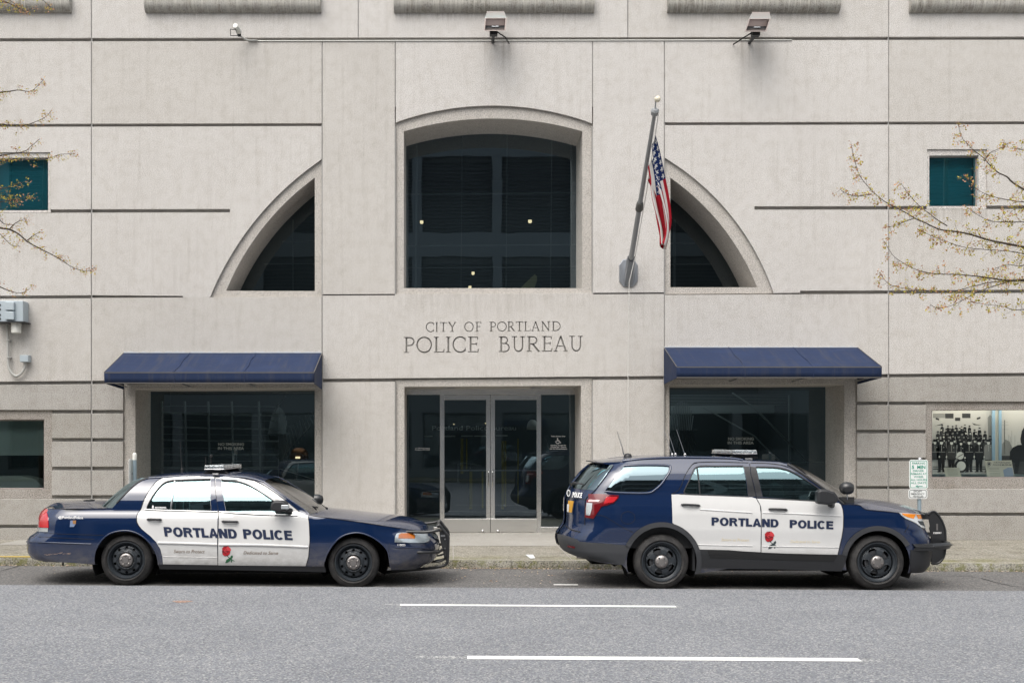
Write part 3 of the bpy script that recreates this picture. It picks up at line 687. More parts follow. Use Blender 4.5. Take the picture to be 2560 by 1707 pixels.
# glazing
def pane(name, poly, y, mat, parent=BLD, th=.012):
    mb = MB(); slab(mb, poly, y, y+th, back=False); return mb.build(name, mat, parent, fix=False)
def ext(poly, f=1.0): return poly
w_arch = pane('window', toW(op_arch), GLY, M['glass_arch']); w_ql = pane('window', toW(op_ql), GLY, M['glass']); w_qr = pane('window', toW(op_qr), GLY, M['glass'])
w_l = pane('window', toW(op_l), GLY, M['glass']); w_r = pane('window', toW(op_r), GLY, M['glass'])
w_sl = pane('window', toW(op_sl), WY+.14, M['glass_blue']); w_sr = pane('window', toW(op_sr), WY+.14, M['glass_blue'])
w_dl = pane('window', toW(op_dl), WY+.12, M['glass_grey']); w_dr = pane('display_window', toW(op_dr), WY+.10, M['glass_clear'])
for wn, op, yy in ((w_sl, op_sl, WY+.11), (w_sr, op_sr, WY+.11), (w_dl, op_dl, WY+.09), (w_dr, op_dr, WY+.08)):
    mb = MB(); o = toW(op); x0 = min(p[0] for p in o); x1 = max(p[0] for p in o); z0 = min(p[1] for p in o); z1 = max(p[1] for p in o); t = .022
    slab(mb, [(x0-.01, z0-.01), (x1+.01, z0-.01), (x1+.01, z1+.01), (x0-.01, z1+.01)], yy, yy+.05, [[(x0+t, z0+t*1.2), (x1-t, z0+t*1.2), (x1-t, z1-t), (x0+t, z1-t)]])
    mb.build('frame', M['bronze'], wn, bevel=.003)
# small windows and left display: plain rooms behind
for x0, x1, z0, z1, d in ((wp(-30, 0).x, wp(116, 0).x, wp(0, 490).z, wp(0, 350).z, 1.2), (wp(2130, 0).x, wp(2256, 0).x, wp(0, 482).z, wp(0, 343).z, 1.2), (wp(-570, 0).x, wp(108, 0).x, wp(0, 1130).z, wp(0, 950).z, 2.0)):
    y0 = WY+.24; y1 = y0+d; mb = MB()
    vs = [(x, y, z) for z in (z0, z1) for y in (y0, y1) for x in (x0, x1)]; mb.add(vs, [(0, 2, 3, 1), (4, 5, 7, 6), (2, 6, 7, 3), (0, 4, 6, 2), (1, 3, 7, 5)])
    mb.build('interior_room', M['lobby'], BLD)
mb = MB(); a = wp(-560, 960); b = wp(104, 1046); mb.box(a.x, b.x, WY+.40, WY+.42, b.z, a.z)
mb.build('window_backing', principled('grey_green_backing', (.55, .60, .57), .8), BLD)  # blind whose pale grey-green also stands for mirrored sky
for x0, x1, y0, y1 in ((-24, 112, 352, 486), (2134, 2254, 346, 478)):
    a = wp(x0, y0); b = wp(x1, y1); mb = MB(); mb.box(a.x, b.x, WY+.30, WY+.31, b.z, a.z); mb.build('window_backing', principled('pale_backing', (.78, .80, .80), .8), BLD)  # pale sheets added behind the blue panes to brighten their teal
mb = MB(); a = wp(52, 1096, WY+.5); b = wp(110, 1122, WY+.5)
mb.prism([(a.x-.9, b.z-.05), (a.x-.9, a.z+.02), (a.x, a.z+.03), (a.x+.25, a.z-.03), (b.x-.05, b.z+.02), (b.x-.03, b.z-.05)], WY+.45, WY+.9)
mb.build('window_seat', M['whiteplastic'], BLD, bevel=.02)
# lobby volume behind the big glazing
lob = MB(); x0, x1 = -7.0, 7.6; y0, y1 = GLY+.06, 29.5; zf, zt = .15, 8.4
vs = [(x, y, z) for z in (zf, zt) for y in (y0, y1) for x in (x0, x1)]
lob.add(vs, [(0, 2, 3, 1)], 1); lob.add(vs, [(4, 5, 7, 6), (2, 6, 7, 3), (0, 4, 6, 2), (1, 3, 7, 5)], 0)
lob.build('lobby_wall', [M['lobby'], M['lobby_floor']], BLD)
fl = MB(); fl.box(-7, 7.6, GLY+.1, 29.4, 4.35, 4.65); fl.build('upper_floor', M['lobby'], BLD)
# the roof slab that keeps daylight out of the rooms
rf = MB(); rf.box(wp(XL, 0).x, wp(XR, 0).x, WY+.3, 31, 15, 15.4); rf.box(wp(XL, 0).x, wp(XL, 0).x+.3, WY+.3, 31, 0, 15); rf.box(wp(XR, 0).x-.3, wp(XR, 0).x, WY+.3, 31, 0, 15); rf.box(wp(XL, 0).x, wp(XR, 0).x, 31, 31.3, 0, 15.4)
rf.build('rear_wall', M['block'], BLD)
# bar grids; the arch's stands for the mirrored building across the street
def gbar(mb, p, q, wpx, y, d=.05, mi=0):
    a = unp(*p, y); b = unp(*q, y); mb.bar(a, b, wpx*y/F, d, (0, 1, 0), mi)
mb = MB(); y = GLY+.5
for u, wv in ((180, 5), (427, 1.6), (672, 1.6), (915, 1.6), (1022, 4)): gbar(mb, AR(u, 200), AR(u-8, 1060), wv, y)
for v, wv in ((535, 2.6), (816, 2.8), (936, 2.2)): gbar(mb, AR(120, v+2), AR(1045, v-6), wv, y+.06)
mb.build('bar_grid', M['dimtrim'], w_arch)
mb = MB(); gbar(mb, QL(960, 700), QL(960, 1430), 2, y); gbar(mb, QL(850, 925), QL(1190, 925), 3, y+.05); gbar(mb, QL(660, 1160), QL(1190, 1155), 3, y+.05); mb.build('bar_grid', M['dimtrim'], w_ql)
mb = MB(); gbar(mb, QR(192, 700), QR(192, 1400), 5, y); gbar(mb, QR(150, 942), QR(400, 942), 3, y+.05); gbar(mb, QR(150, 1158), QR(570, 1158), 3, y+.05); mb.build('bar_grid', M['dimtrim'], w_qr)
# things in the upper hall seen through the arch: lit downlights and a hanging sculpture
for u, v, wd in ((205, 688, 30), (795, 684, 32), (485, 966, 26), (468, 1043, 26)):
    c = unp(*AR(u, v), GLY+1.6); mb = MB(); r = wd/2/2.1786*c.y/F*.62
    mb.lathe([(0, -.03), (r*.7, -.03), (r, -.01), (r, .03), (0, .03)], c, 'z', 16); mb.build('downlight', M['lamp'], BLD)
mb = MB(); q = [unp(*AR(u, v), GLY+1.2) for u, v in ((735, 1055), (780, 1010), (820, 972), (833, 985), (832, 1010), (815, 1055))]
mb.prism([(p.x, p.z) for p in q], GLY+1.15, GLY+1.35); mb.build('sculpture_fin', principled('ochre_fin', (.42, .40, .24), .7), BLD)
# left window: white paned screen inside the lobby
WL = crop(240, 860, 3.92); mb = MB(); y = 24.6
for u in (645, 870, 1098, 1330, 1595): gbar(mb, WL(u, 560), WL(u+(18 if u > 700 else 5), 1300), 4.2, y, .04)
for v0, v1 in ((672, 700), (808, 835), (938, 950), (1082, 1080), (1210, 1205)): gbar(mb, WL(645, v0), WL(1215, (v0+v1)/2+4), 4.4, y+.045, .04); gbar(mb, WL(1205, (v0+v1)/2+4), WL(1790, v1), 4.4, y+.045, .04)
for v in (605, 745, 882, 1015, 1140): gbar(mb, WL(655, v), WL(1760, v+8), 1.3, y+.1, .03)
mb.build('paned_screen', M['lobby_trim'], BLD)
mb = MB(); gbar(mb, WL(1790, 575), WL(1790, 1300), 1.5, 25); gbar(mb, WL(540, 1222), WL(1800, 1222), 1.6, 24); gbar(mb, WL(1800, 1222), WL(2190, 1340), 1.6, 24); gbar(mb, WL(1635, 1222), WL(1635, 1300), 1.3, 24)
pts = [unp(*WL(*p), 24.2) for p in ((1855, 500), (1790, 590), (1745, 680), (1700, 800), (1690, 900), (1700, 1000), (1740, 1110))]
mb.tube(pts[:3], .012, 6); mb.build('handrail', M['steel'], BLD)
# curved slatted sculpture (right part of the left window, left part of the right one)
WR = crop(1620, 840, 3.794)
def slats(cr, c, ru, rv, name):
    mb = MB(); y = 25
    for k in range(16):
        t = -1+2*k/15; s = math.sqrt(max(0, 1-t*t)); p0 = cr(c[0]+t*ru, c[1]-s*rv); p1 = cr(c[0]+t*ru+24, c[1]+s*rv)
        mb.tube([unp(*p0, y), unp((p0[0]+p1[0])/2-8, (p0[1]+p1[1])/2, y-.3), unp(*p1, y)], .012, 5)
    mb.build(name, M['dimtrim'], BLD)
slats(WL, (1790, 880), 90, 260, 'wire_sculpture'); slats(WR, (320, 890), 125, 270, 'wire_sculpture')
mb = MB()
for k in range(12): gbar(mb, WL(1800+k*28, 900-k*22), WL(1850+k*28, 1180-k*40), 1.6, 25.5, .03)
gbar(mb, WL(1830, 1090), WL(2100, 810), 2.0, 25.4); mb.build('stair_balustrade', M['dimtrim'], BLD)
dim = principled('dim_stair_metal', (.30, .34, .34), .6)
for lst in ([((520, 670), (1010, 950), 3.5, 26), ((1010, 950), (1240, 1180), 3.5, 26)], [((800, 540), (1010, 680), 4, 25.5), ((1010, 680), (1510, 1190), 4.5, 25.5)]):
    mb = MB()
    for p, q, w_, y in lst: gbar(mb, WR(*p), WR(*q), w_, y)
    mb.build('stair_rail', dim, BLD)
for v in range(560, 660, 14): mb = MB(); gbar(mb, WR(215, v), WR(1540, v-8), 1.0, 27, .02); mb.build('ceiling_slat', dim, BLD)
mb = MB(); gbar(mb, WR(215, 700), WR(1545, 690), 20, 28, .02, 0); mb.build('bulkhead', dim, BLD)
mb = MB(); gbar(mb, WR(1340, 560), WR(1340, 1200), 3, 26.5); mb.build('column', dim, BLD)
mb = MB(); gbar(mb, WR(1300, 1195), WR(1670, 1192), 2.0, 24); mb.build('handrail', dim, BLD)
for u, v in ((1990, 1100),):
    c = unp(*WL(u, v), 25.2); mb = MB(); mb.lathe([(0, .19), (.08, .185), (.16, .13), (.2, .05), (.21, -.06), (0, -.06)], c, 'z', 24); mb.build('pendant_lamp', principled('copper_shade', (.22, .09, .04), .35, .8), BLD, smooth=True)
    mb = MB(); mb.lathe([(0, -.02), (.05, -.02), (.05, .02), (0, .02)], c-Vector((.0, .21, .02)), 'z', 12); mb.build('lamp_bulb', M['lamp'], BLD)
# entrance doors in polished steel
DC = crop(980, 920, 3.4087); DY = GLY
def dz(v): return unp(0, DC(0, v)[1], DY).z
def dx(u): return unp(DC(u, 0)[0], 0, DY).x
def dbox(mb, u0, u1, v0, v1, y0=0, y1=.06): mb.box(dx(u0), dx(u1), DY+y0, DY+y1, dz(v1), dz(v0))
fr = MB(); dbox(fr, 106, 1566, 168, 226); 
for u0, u1 in ((408, 446), (1233, 1270)): dbox(fr, u0, u1, 226, 1410, -.01)
dbox(fr, 106, 408, 1352, 1374); dbox(fr, 1270, 1566, 1352, 1374)
M['polished'] = principled('polished_steel', (.86, .86, .86), .26, 1)
def wavy(m):
    g = NG(m); g.bump(g.noise(g.coord((1, 1, .5)), 4, 1, .5, .6), .30, .02)
wavy(M['polished'])
M['dullsteel'] = principled('dull_steel', (.80, .79, .77), .32, 1)
wavy(M['dullsteel'])
fr.build('door_frame', M['polished'], BLD, bevel=.003)
for u0, u1 in ((112, 410), (1268, 1566)):
    p = pane('side_light', [(dx(u0), dz(1352)), (dx(u1), dz(1352)), (dx(u1), dz(226)), (dx(u0), dz(226))], DY+.03, M['glass'])
    mb = MB(); dbox(mb, u0, u1, 1374, 1412, .0, .1); mb.build('sill', M['dullsteel'], p)
for u0, u1, g0, g1, hs_, lab in ((446, 838, 447, 803, 822, 'left'), (842, 1233, 877, 1232, 857, 'right')):
    d = MB(); dbox(d, u0, u1, 229, 270, .01, .05); dbox(d, u0, g0 if lab == 'left' else g0, 270, 1282, .01, .05) if lab == 'right' else None
    if lab == 'left': dbox(d, g1, u1, 270, 1282, .01, .05)
    o = d.build('door', M['polished'], BLD, bevel=.003); o['label'] = lab+' leaf of the entrance'
    k = MB(); dbox(k, u0, u1, 1282, 1398, .005, .05); k.build('kick_plate', M['dullsteel'], o, bevel=.003)
    pane('glass_pane', [(dx(g0), dz(1282)), (dx(g1), dz(1282)), (dx(g1), dz(270)), (dx(g0), dz(270))], DY+.03, M['glass'], o)
    pb = MB(); dbox(pb, g0, g1, 868, 877, .09, .12); pb.build('push_bar', M['steel'], o)
    hb = MB(); x = dx(hs_); hb.tube([(x, DY+.01, dz(868)), (x, DY-.06, dz(870)), (x, DY-.065, dz(890)), (x, DY-.065, dz(1000)), (x, DY-.06, dz(1012)), (x, DY+.01, dz(1015))], .013, 8); hb.build('door_handle', M['chrome'], o, smooth=True)
    lk = MB(); lk.lathe([(0, -.025), (.022, -.02), (.03, 0), (.03, .01)], (dx(773 if lab == 'left' else 903), DY, dz(1388)), 'y', 14); lk.build('lock', M['chrome'], o, smooth=True)
th_ = MB(); th_.box(dx(100), dx(1572), DY-.25, DY+.08, .12, dz(1412)+.002); th_.build('threshold', M['walk2'], BLD)
for u in (478, 1228):   # recessed lamps in the door soffit
    c = unp(*DC(u, 183), 22.55); c.z = wp(0, 887).z; mb = MB(); mb.lathe([(.05, .03), (.05, -.004), (.10, -.012), (.12, -.006), (.12, .02)], c, 'z', 20); mb.build('soffit_lamp', M['steel'], BLD)
    mb = MB(); mb.lathe([(0, .012), (.05, .012)], c, 'z', 16); mb.build('lamp_lens', M['clearlens'], BLD)
# inside the doors: olive curtains, reception pieces
mb = MB()
for u, wd, v0, v1 in ((660, 24, 880, 1200), (765, 14, 880, 1190), (935, 20, 620, 1200), (960, 14, 620, 1180), (1070, 10, 600, 1150), (585, 22, 600, 900), (630, 12, 600, 860)):
    x = unp(DC(u, 0)[0], 0, 25).x; mb.box(x, x+wd/3.4*25/F, 25, 25.1, unp(0, DC(0, v1)[1], 25).z, unp(0, DC(0, v0)[1], 25).z)
mb.build('lobby_curtain', M['lobby_olive'], BLD)
mb = MB()
for u0, u1, v in ((275, 345, 580), (450, 540, 580), (590, 690, 578), (700, 800, 578), (885, 985, 575)): gbar(mb, DC(u0, v), DC(u1, v), 2.6, 25.6, .05)
mb.build('ceiling_light_strip', principled('lit_strip', (.6, .62, .6), .5), BLD)
mb = MB(); 
for a, b in (((562, 812), (666, 812)), ((562, 812), (562, 975)), ((666, 812), (666, 860)), ((562, 975), (580, 975))): gbar(mb, DC(*a), DC(*b), 1.2, 24.3, .02)
mb.build('notice_stand', M['chrome'], BLD)
for u, v in ((527, 478), (797, 470)):
    c = unp(*DC(u, v), 25); mb = MB(); mb.lathe([(0, -.013), (.016, 0), (0, .013)], c, 'z', 10); mb.build('lobby_lamp', M['lamp'], BLD)
c = unp(*DC(1197, 500), 24.6); mb = MB(); mb.lathe([(0, .15), (.05, .14), (.09, .1), (.115, .03), (.12, -.06), (0, -.06)], c, 'z', 24); mb.build('domed_lamp_shade', M['whiteplastic'], BLD, smooth=True)
# lettering
def flat_text(s, p0, p1, hpx, y, mat, parent, name='lettering', bold=0, shear=0, th=.0, spacing=1.0, rowdown=0):
    "baseline p0 -> p1 in source pixels, cap height in pixels, on plane y"
    V, T, asp = textmesh(s, bold, shear, spacing); a = unp(*p0, y); b = unp(*p1, y); hh = hpx*y/F; mb = MB()
    mb.add([(a.x+(b.x-a.x)*u, y, a.z+(b.z-a.z)*u+hh*v) for u, v in V], T); return mb.build(name, mat, parent, fix=False)
gy = GLY-.004
for cr, x0, x1, r0, r1 in ((WL, 1198, 1450, 994, 1034), (WR, 760, 1002, 986, 1024)):
    flat_text('NO SMOKING', cr(x0, r0), cr(x1, r0), 7.2, gy, M['decal'], w_l if cr is WL else w_r, bold=.02); flat_text('IN THIS AREA', cr(x0-4, r1), cr(x1, r1), 7.2, gy, M['decal'], w_l if cr is WL else w_r, bold=.02)
dg = BLD
M['decal2'] = principled('white_window_lettering', (.62, .62, .62), .6)
flat_text('111 SW 2nd Avenue', DC(198, 686), DC(322, 686), 2.6, DY+.02, M['decal2'], dg, bold=.02); flat_text('Portland, OR 97204', DC(197, 699), DC(322, 699), 2.6, DY+.02, M['decal2'], dg, bold=.02)
for s, x0, x1, v in (('Police Bureau Only', 1358, 1478, 584), ('Handicap Access for', 1352, 1484, 661), ('County Jail - Courts', 1352, 1484, 676), ('Use 3rd Avenue Entrance', 1344, 1492, 691)): flat_text(s, DC(x0, v), DC(x1, v), 2.7, DY+.02, M['decal2'], dg, bold=.025)
mb = MB(); Y_ = DY+.018  # wheelchair symbol
def dp(u, v): return unp(*DC(u, v), Y_)
mb.lathe([(0, 0), (.012, 0)], dp(1411, 600), 'y', 12)
mb.tube([dp(1411, 606), dp(1413, 622), dp(1428, 622), dp(1434, 636), dp(1440, 634)], .0075, 5); mb.tube([dp(1412, 614), dp(1424, 613)], .005, 5)
mb.tube([dp(1412+15*math.cos(t), 628+14*math.sin(t)) for t in [math.radians(d_) for d_ in range(20, 250, 20)]], .0065, 5)
mb.build('wheelchair_symbol', M['decal2'], dg)
flat_text('Portland Police Bureau', DC(342, 528), DC(1058, 528), 11.5, DY+1.2, principled('hanging_letters', (.75, .76, .74), .5), BLD, name='hanging_sign_letters', bold=.01)

# ================================================================ museum display: photographs, notices
RB = crop(2320, 1010, 7.8417)
def rbp(u, v, y): p = unp(*RB(u, v), y); return (p.x, p.z)
box = MB(); x0 = wp(2127, 0).x; x1 = wp(2800, 0).x; z0 = wp(0, 1100).z; z1 = wp(0, 905).z; y0, y1 = WY+.34, WY+.98
vs = [(x, y, z) for z in (z0, z1) for y in (y0, y1) for x in (x0, x1)]; box.add(vs, [(0, 2, 3, 1), (4, 5, 7, 6), (2, 6, 7, 3), (0, 4, 6, 2), (1, 3, 7, 5)])
box.build('display_case', principled('pale_blue_case', (.52, .62, .66), .7), BLD)
cl = principled('display_lamp_tube', (1, .85, .6), .5); b_ = cl.node_tree.nodes['Principled BSDF']; b_.inputs['Emission Color'].default_value = (1, .72, .38, 1); b_.inputs['Emission Strength'].default_value = 5
mb = MB(); mb.box(x0+.2, x1-.2, y0+.01, y0+.04, z1-.035, z1-.015); mb.build('display_lamp', cl, BLD)
def room_lamp(x, y, z, sx, sy, watts, col, nm, tilt=0):   # area light: case lamp, hall lamps, added lobby fills
    ld = bpy.data.lights.new(nm, 'AREA'); ld.shape = 'RECTANGLE'; ld.size = sx; ld.size_y = sy; ld.energy = watts; ld.color = col; lo_ = bpy.data.objects.new(nm, ld); COL.objects.link(lo_); lo_.location = (x, y, z); lo_.rotation_euler.x = tilt; lo_.parent = BLD; lo_.matrix_parent_inverse = BLD.matrix_world.inverted()
room_lamp((x0+x1)/2, y0+.03, z1-.05, x1-x0-.4, .04, 15, (1, .93, .86), 'display_case_light', .45)
room_lamp(-3.5, 26, 4.2, 4, 4, 30, (.9, 1, 1), 'lobby_fill_light'); room_lamp(4.2, 26, 4.2, 4, 4, 30, (.9, 1, 1), 'lobby_fill_light'); room_lamp(0, 26, 8.2, 8, 4, 35, (.9, 1, 1), 'hall_ceiling_light')  # lobby pair: broad soft fills added to brighten the paned screen
tones = [principled('photo_paper_pale', (.60, .59, .56), .35), principled('photo_black', (.016, .017, .020), .35), principled('photo_dark_grey', (.055, .056, .058), .35), principled('photo_mid_grey', (.30, .30, .285), .35), principled('photo_white', (.78, .78, .73), .35)]
PY = WY+.78
def poly(mb, pts, mi, lay): mb.add([(x, PY-.0008*lay, z) for x, z in pts], [tuple(range(len(pts)))], mi)
def ell(cu, cv_, ru, rv, n=10): return [rbp(cu+ru*math.cos(2*PI*k/n), cv_+rv*math.sin(2*PI*k/n), PY) for k in range(n)]
mb = MB(); a = rbp(60, 60, PY); b = rbp(1262, 1370, PY); mb.box(a[0], b[0], PY, PY+.02, b[1], a[1], 0)
R = lambda u0, v0, u1, v1: [rbp(u0, v0, PY), rbp(u1, v0, PY), rbp(u1, v1, PY), rbp(u0, v1, PY)]
poly(mb, R(95, 180, 330, 270), 3, 1); poly(mb, R(335, 182, 500, 278), 2, 2); poly(mb, R(668, 182, 832, 272), 2, 2); poly(mb, R(530, 262, 632, 328), 2, 2)
poly(mb, [rbp(150, 262, PY), rbp(218, 282, PY), rbp(218, 318, PY), rbp(150, 298, PY)], 2, 2); poly(mb, [rbp(955, 268, PY), rbp(1028, 246, PY), rbp(1028, 284, PY), rbp(955, 306, PY)], 2, 2)
poly(mb, [rbp(120, 428, PY), rbp(300, 375, PY), rbp(345, 340, PY), rbp(260, 410, PY)], 2, 2); poly(mb, [rbp(860, 368, PY), rbp(940, 392, PY), rbp(1050, 412, PY), rbp(905, 410, PY)], 2, 2)
poly(mb, [rbp(1180, 700, PY), rbp(1170, 260, PY), rbp(1215, 205, PY), rbp(1250, 240, PY), rbp(1255, 700, PY)], 3, 2)
poly(mb, R(95, 1215, 1262, 1245), 3, 2); poly(mb, R(95, 1260, 1262, 1278), 2, 2)
rowsP = [(440, 290, 820, 7, .55), (500, 250, 1000, 9, .6), (570, 200, 1110, 11, .65), (640, 190, 1200, 11, .72), (710, 110, 1210, 12, .8)]
lay = 3
for v0, ua, ub, n, s in rowsP:
    for k in range(n):
        u = ua+(ub-ua)*k/(n-1)+random.uniform(-14, 14); v = v0+random.uniform(-18, 18)
        poly(mb, [rbp(u-52*s, v+220*s, PY), rbp(u-58*s, v+70*s, PY), rbp(u-25*s, v+38*s, PY), rbp(u+25*s, v+38*s, PY), rbp(u+58*s, v+70*s, PY), rbp(u+54*s, v+220*s, PY)], 1 if random.random() < .7 else 2, lay)
        poly(mb, ell(u, v+10*s, 24*s, 34*s), 3 if random.random() < .6 else 4, lay+1); poly(mb, [rbp(u-34*s, v-6*s, PY), rbp(u-30*s, v-42*s, PY), rbp(u+30*s, v-42*s, PY), rbp(u+34*s, v-6*s, PY)], 1, lay+2)
        if random.random() < .5: poly(mb, ell(u+24*s, v+110*s, 8*s, 8*s, 6), 4, lay+2)
    lay += 3
for u, v, s, tn in ((130, 740, 1.0, 2), (258, 740, 1.15, 1), (455, 745, 1.1, 2), (640, 760, .9, 1), (800, 740, 1.15, 1), (995, 745, 1.15, 1), (1180, 740, 1.1, 3)):
    b = 1330-760*.0
    poly(mb, [rbp(u-75*s, 1090, PY), rbp(u-88*s, v+130, PY), rbp(u-62*s, v+60, PY), rbp(u-22, v+44, PY), rbp(u+22, v+44, PY), rbp(u+62*s, v+60, PY), rbp(u+88*s, v+130, PY), rbp(u+78*s, 1090, PY)], tn, lay)
    if u > 200: poly(mb, [rbp(u-60*s, 1085, PY), rbp(u-52*s, 1310, PY), rbp(u-80*s, 1330, PY), rbp(u-10*s, 1330, PY), rbp(u, 1150, PY), rbp(u+16*s, 1330, PY), rbp(u+74*s, 1325, PY), rbp(u+48*s, 1300, PY), rbp(u+60*s, 1085, PY)], 1, lay)
    poly(mb, ell(u, v+12, 28*s, 38*s), 4, lay+1); poly(mb, [rbp(u-42*s, v-2, PY), rbp(u-36*s, v-44*s, PY), rbp(u+36*s, v-44*s, PY), rbp(u+42*s, v-2, PY)], 1, lay+2)
    poly(mb, R(u-64*s, v+190, u+64*s, v+202), 3, lay+2); poly(mb, R(u-2, v+66, u+3, v+180), 4, lay+2); poly(mb, ell(u+38*s, v+105, 9, 9, 6), 4, lay+2); poly(mb, ell(u+86*s, v+290, 15, 22, 8), 4, lay+3)
lay += 4
poly(mb, ell(640, 1210, 128, 130, 28), 1, lay); poly(mb, ell(643, 1210, 88, 92, 24), 4, lay+1); poly(mb, ell(622, 1008, 72, 76, 24), 4, lay+1)
poly(mb, [rbp(568, 1030, PY), rbp(676, 972, PY), rbp(680, 982, PY), rbp(574, 1042, PY)], 2, lay+2)
o = mb.build('photo_panel', tones, None, fix=False); tag(o, 'large black and white photograph of a uniformed police band behind the display window', 'photograph')
mb = MB(); a = rbp(1445, 60, PY); b = rbp(2350, 1370, PY); mb.box(a[0], b[0], PY, PY+.02, b[1], a[1], 0)
poly(mb, R(1445, 960, 2350, 1010), 3, 1); poly(mb, R(1445, 1010, 2350, 1370), 2, 1); poly(mb, R(1495, 312, 1507, 970), 2, 2)
for v in (350, 405, 495): poly(mb, R(1450, v, 1575, v+4), 3, 2)
for u, v in ((1638, 520), (1580, 600), (1700, 610), (1760, 730), (1612, 640)): poly(mb, R(u, v, u+6, 960), 3, 2)
poly(mb, [rbp(1450, 960, PY), rbp(1455, 780, PY), rbp(1520, 690, PY), rbp(1600, 730, PY), rbp(1650, 860, PY), rbp(1680, 960, PY)], 3, 2)
poly(mb, [rbp(1600, 1100, PY), rbp(1605, 930, PY), rbp(1660, 850, PY), rbp(1760, 800, PY), rbp(1900, 790, PY), rbp(2200, 850, PY), rbp(2260, 1100, PY), rbp(2200, 1120, PY), rbp(2180, 1360, PY), rbp(2130, 1360, PY), rbp(2120, 1130, PY), rbp(1800, 1120, PY), rbp(1760, 1360, PY), rbp(1690, 1360, PY), rbp(1700, 1150, PY)], 1, 3)
poly(mb, [rbp(1810, 680, PY), rbp(1840, 520, PY), rbp(1900, 430, PY), rbp(2010, 440, PY), rbp(2050, 640, PY), rbp(2020, 840, PY), rbp(1860, 830, PY), rbp(1820, 760, PY)], 1, 4)
poly(mb, ell(1960, 380, 44, 58), 4, 5)
o = mb.build('photo_panel', tones, None, fix=False); tag(o, 'large black and white photograph of a mounted officer at the right edge of the display', 'photograph')
card = principled('cream_card', (.70, .68, .58), .7); ink = principled('faint_ink', (.28, .30, .27), .7)
def placard(pts, label, rows, pic=None):
    y = WY+.56; q = [rbp(*p, y) for p in pts]; mb = MB(); mb.prism([(x, z) for x, z in q], y, y+.006, 0)
    for u0, u1, v, h in rows: r = [rbp(u0, v, y), rbp(u1, v, y), rbp(u1, v+h, y), rbp(u0, v+h, y)]; mb.add([(x, y-.002, z) for x, z in r], [(0, 1, 2, 3)], 1)
    if pic:
        for pp, mi in pic: mb.add([(rbp(*p, y)[0], y-.003-.001*mi, rbp(*p, y)[1]) for p in pp], [tuple(range(len(pp)))], mi)
    o = mb.build('notice_card', [card, ink, principled('picture_blue', (.10, .16, .28), .6), principled('picture_pale', (.35, .42, .55), .6)], None, fix=False)
    return tag(o, label, 'notice card')
placard([(310, 1245), (610, 1243), (662, 1432), (352, 1434)], 'plain cream caption card leaning under the band photograph', [(370+i*6, 560+i*8, 1270+i*24, 4) for i in range(6)])
pc = placard([(1105, 1105), (1638, 1098), (1695, 1418), (1160, 1420)], 'cream museum notice with star badge and blue picture between the two photographs', [(1200, 1398, 1245, 5), (1200, 1398, 1268, 5), (1200, 1400, 1305, 5), (1210, 1415, 1352, 5), (1210, 1415, 1375, 5), (1222, 1420, 1405, 5)],
    [([(1470, 1290), (1560, 1240), (1650, 1245), (1680, 1415), (1492, 1418)], 3), ([(1475, 1300), (1530, 1290), (1570, 1330), (1600, 1260), (1650, 1300), (1670, 1380), (1600, 1370), (1560, 1410), (1490, 1370)], 2)])
for s, x0, x1, v in (('THE PORTLAND', 1282, 1615, 1155), ('POLICE MUSEUM', 1275, 1632, 1200)): flat_text(s, RB(x0, v), RB(x1, v), 3.4, WY+.553, M['letter_navy'], pc, bold=.01)
mb = MB(); c = rbp(1197, 1168, WY+.552)
st_ = [((.030 if k % 2 == 0 else .014)*math.sin(PI*k/5), (.030 if k % 2 == 0 else .014)*math.cos(PI*k/5)) for k in range(10)]
mb.add([(c[0]+x, WY+.552, c[1]+z) for x, z in st_], [tuple(range(10))]); mb.tube([(c[0]+.036*math.cos(t), WY+.552, c[1]+.036*math.sin(t)) for t in [PI/8*i for i in range(17)]], .0025, 4)
mb.build('star_badge', M['letter_navy'], pc)
mb = MB()
for u0, u1 in ((1262, 1318), (1395, 1445)): a = rbp(u0, 60, WY+.7); b = rbp(u1, 1400, WY+.7); mb.box(a[0], b[0], WY+.70, WY+.73, b[1], a[1])
dd = mb.build('display_divider', principled('pale_blue_trim', (.30, .46, .60), .5), BLD)
mb = MB(); a = rbp(1318, 120, WY+.76); b = rbp(1395, 1400, WY+.76); mb.box(a[0]-.03, b[0]+.03, WY+.76, WY+.78, b[1], a[1]); mb.build('display_back', card, BLD)
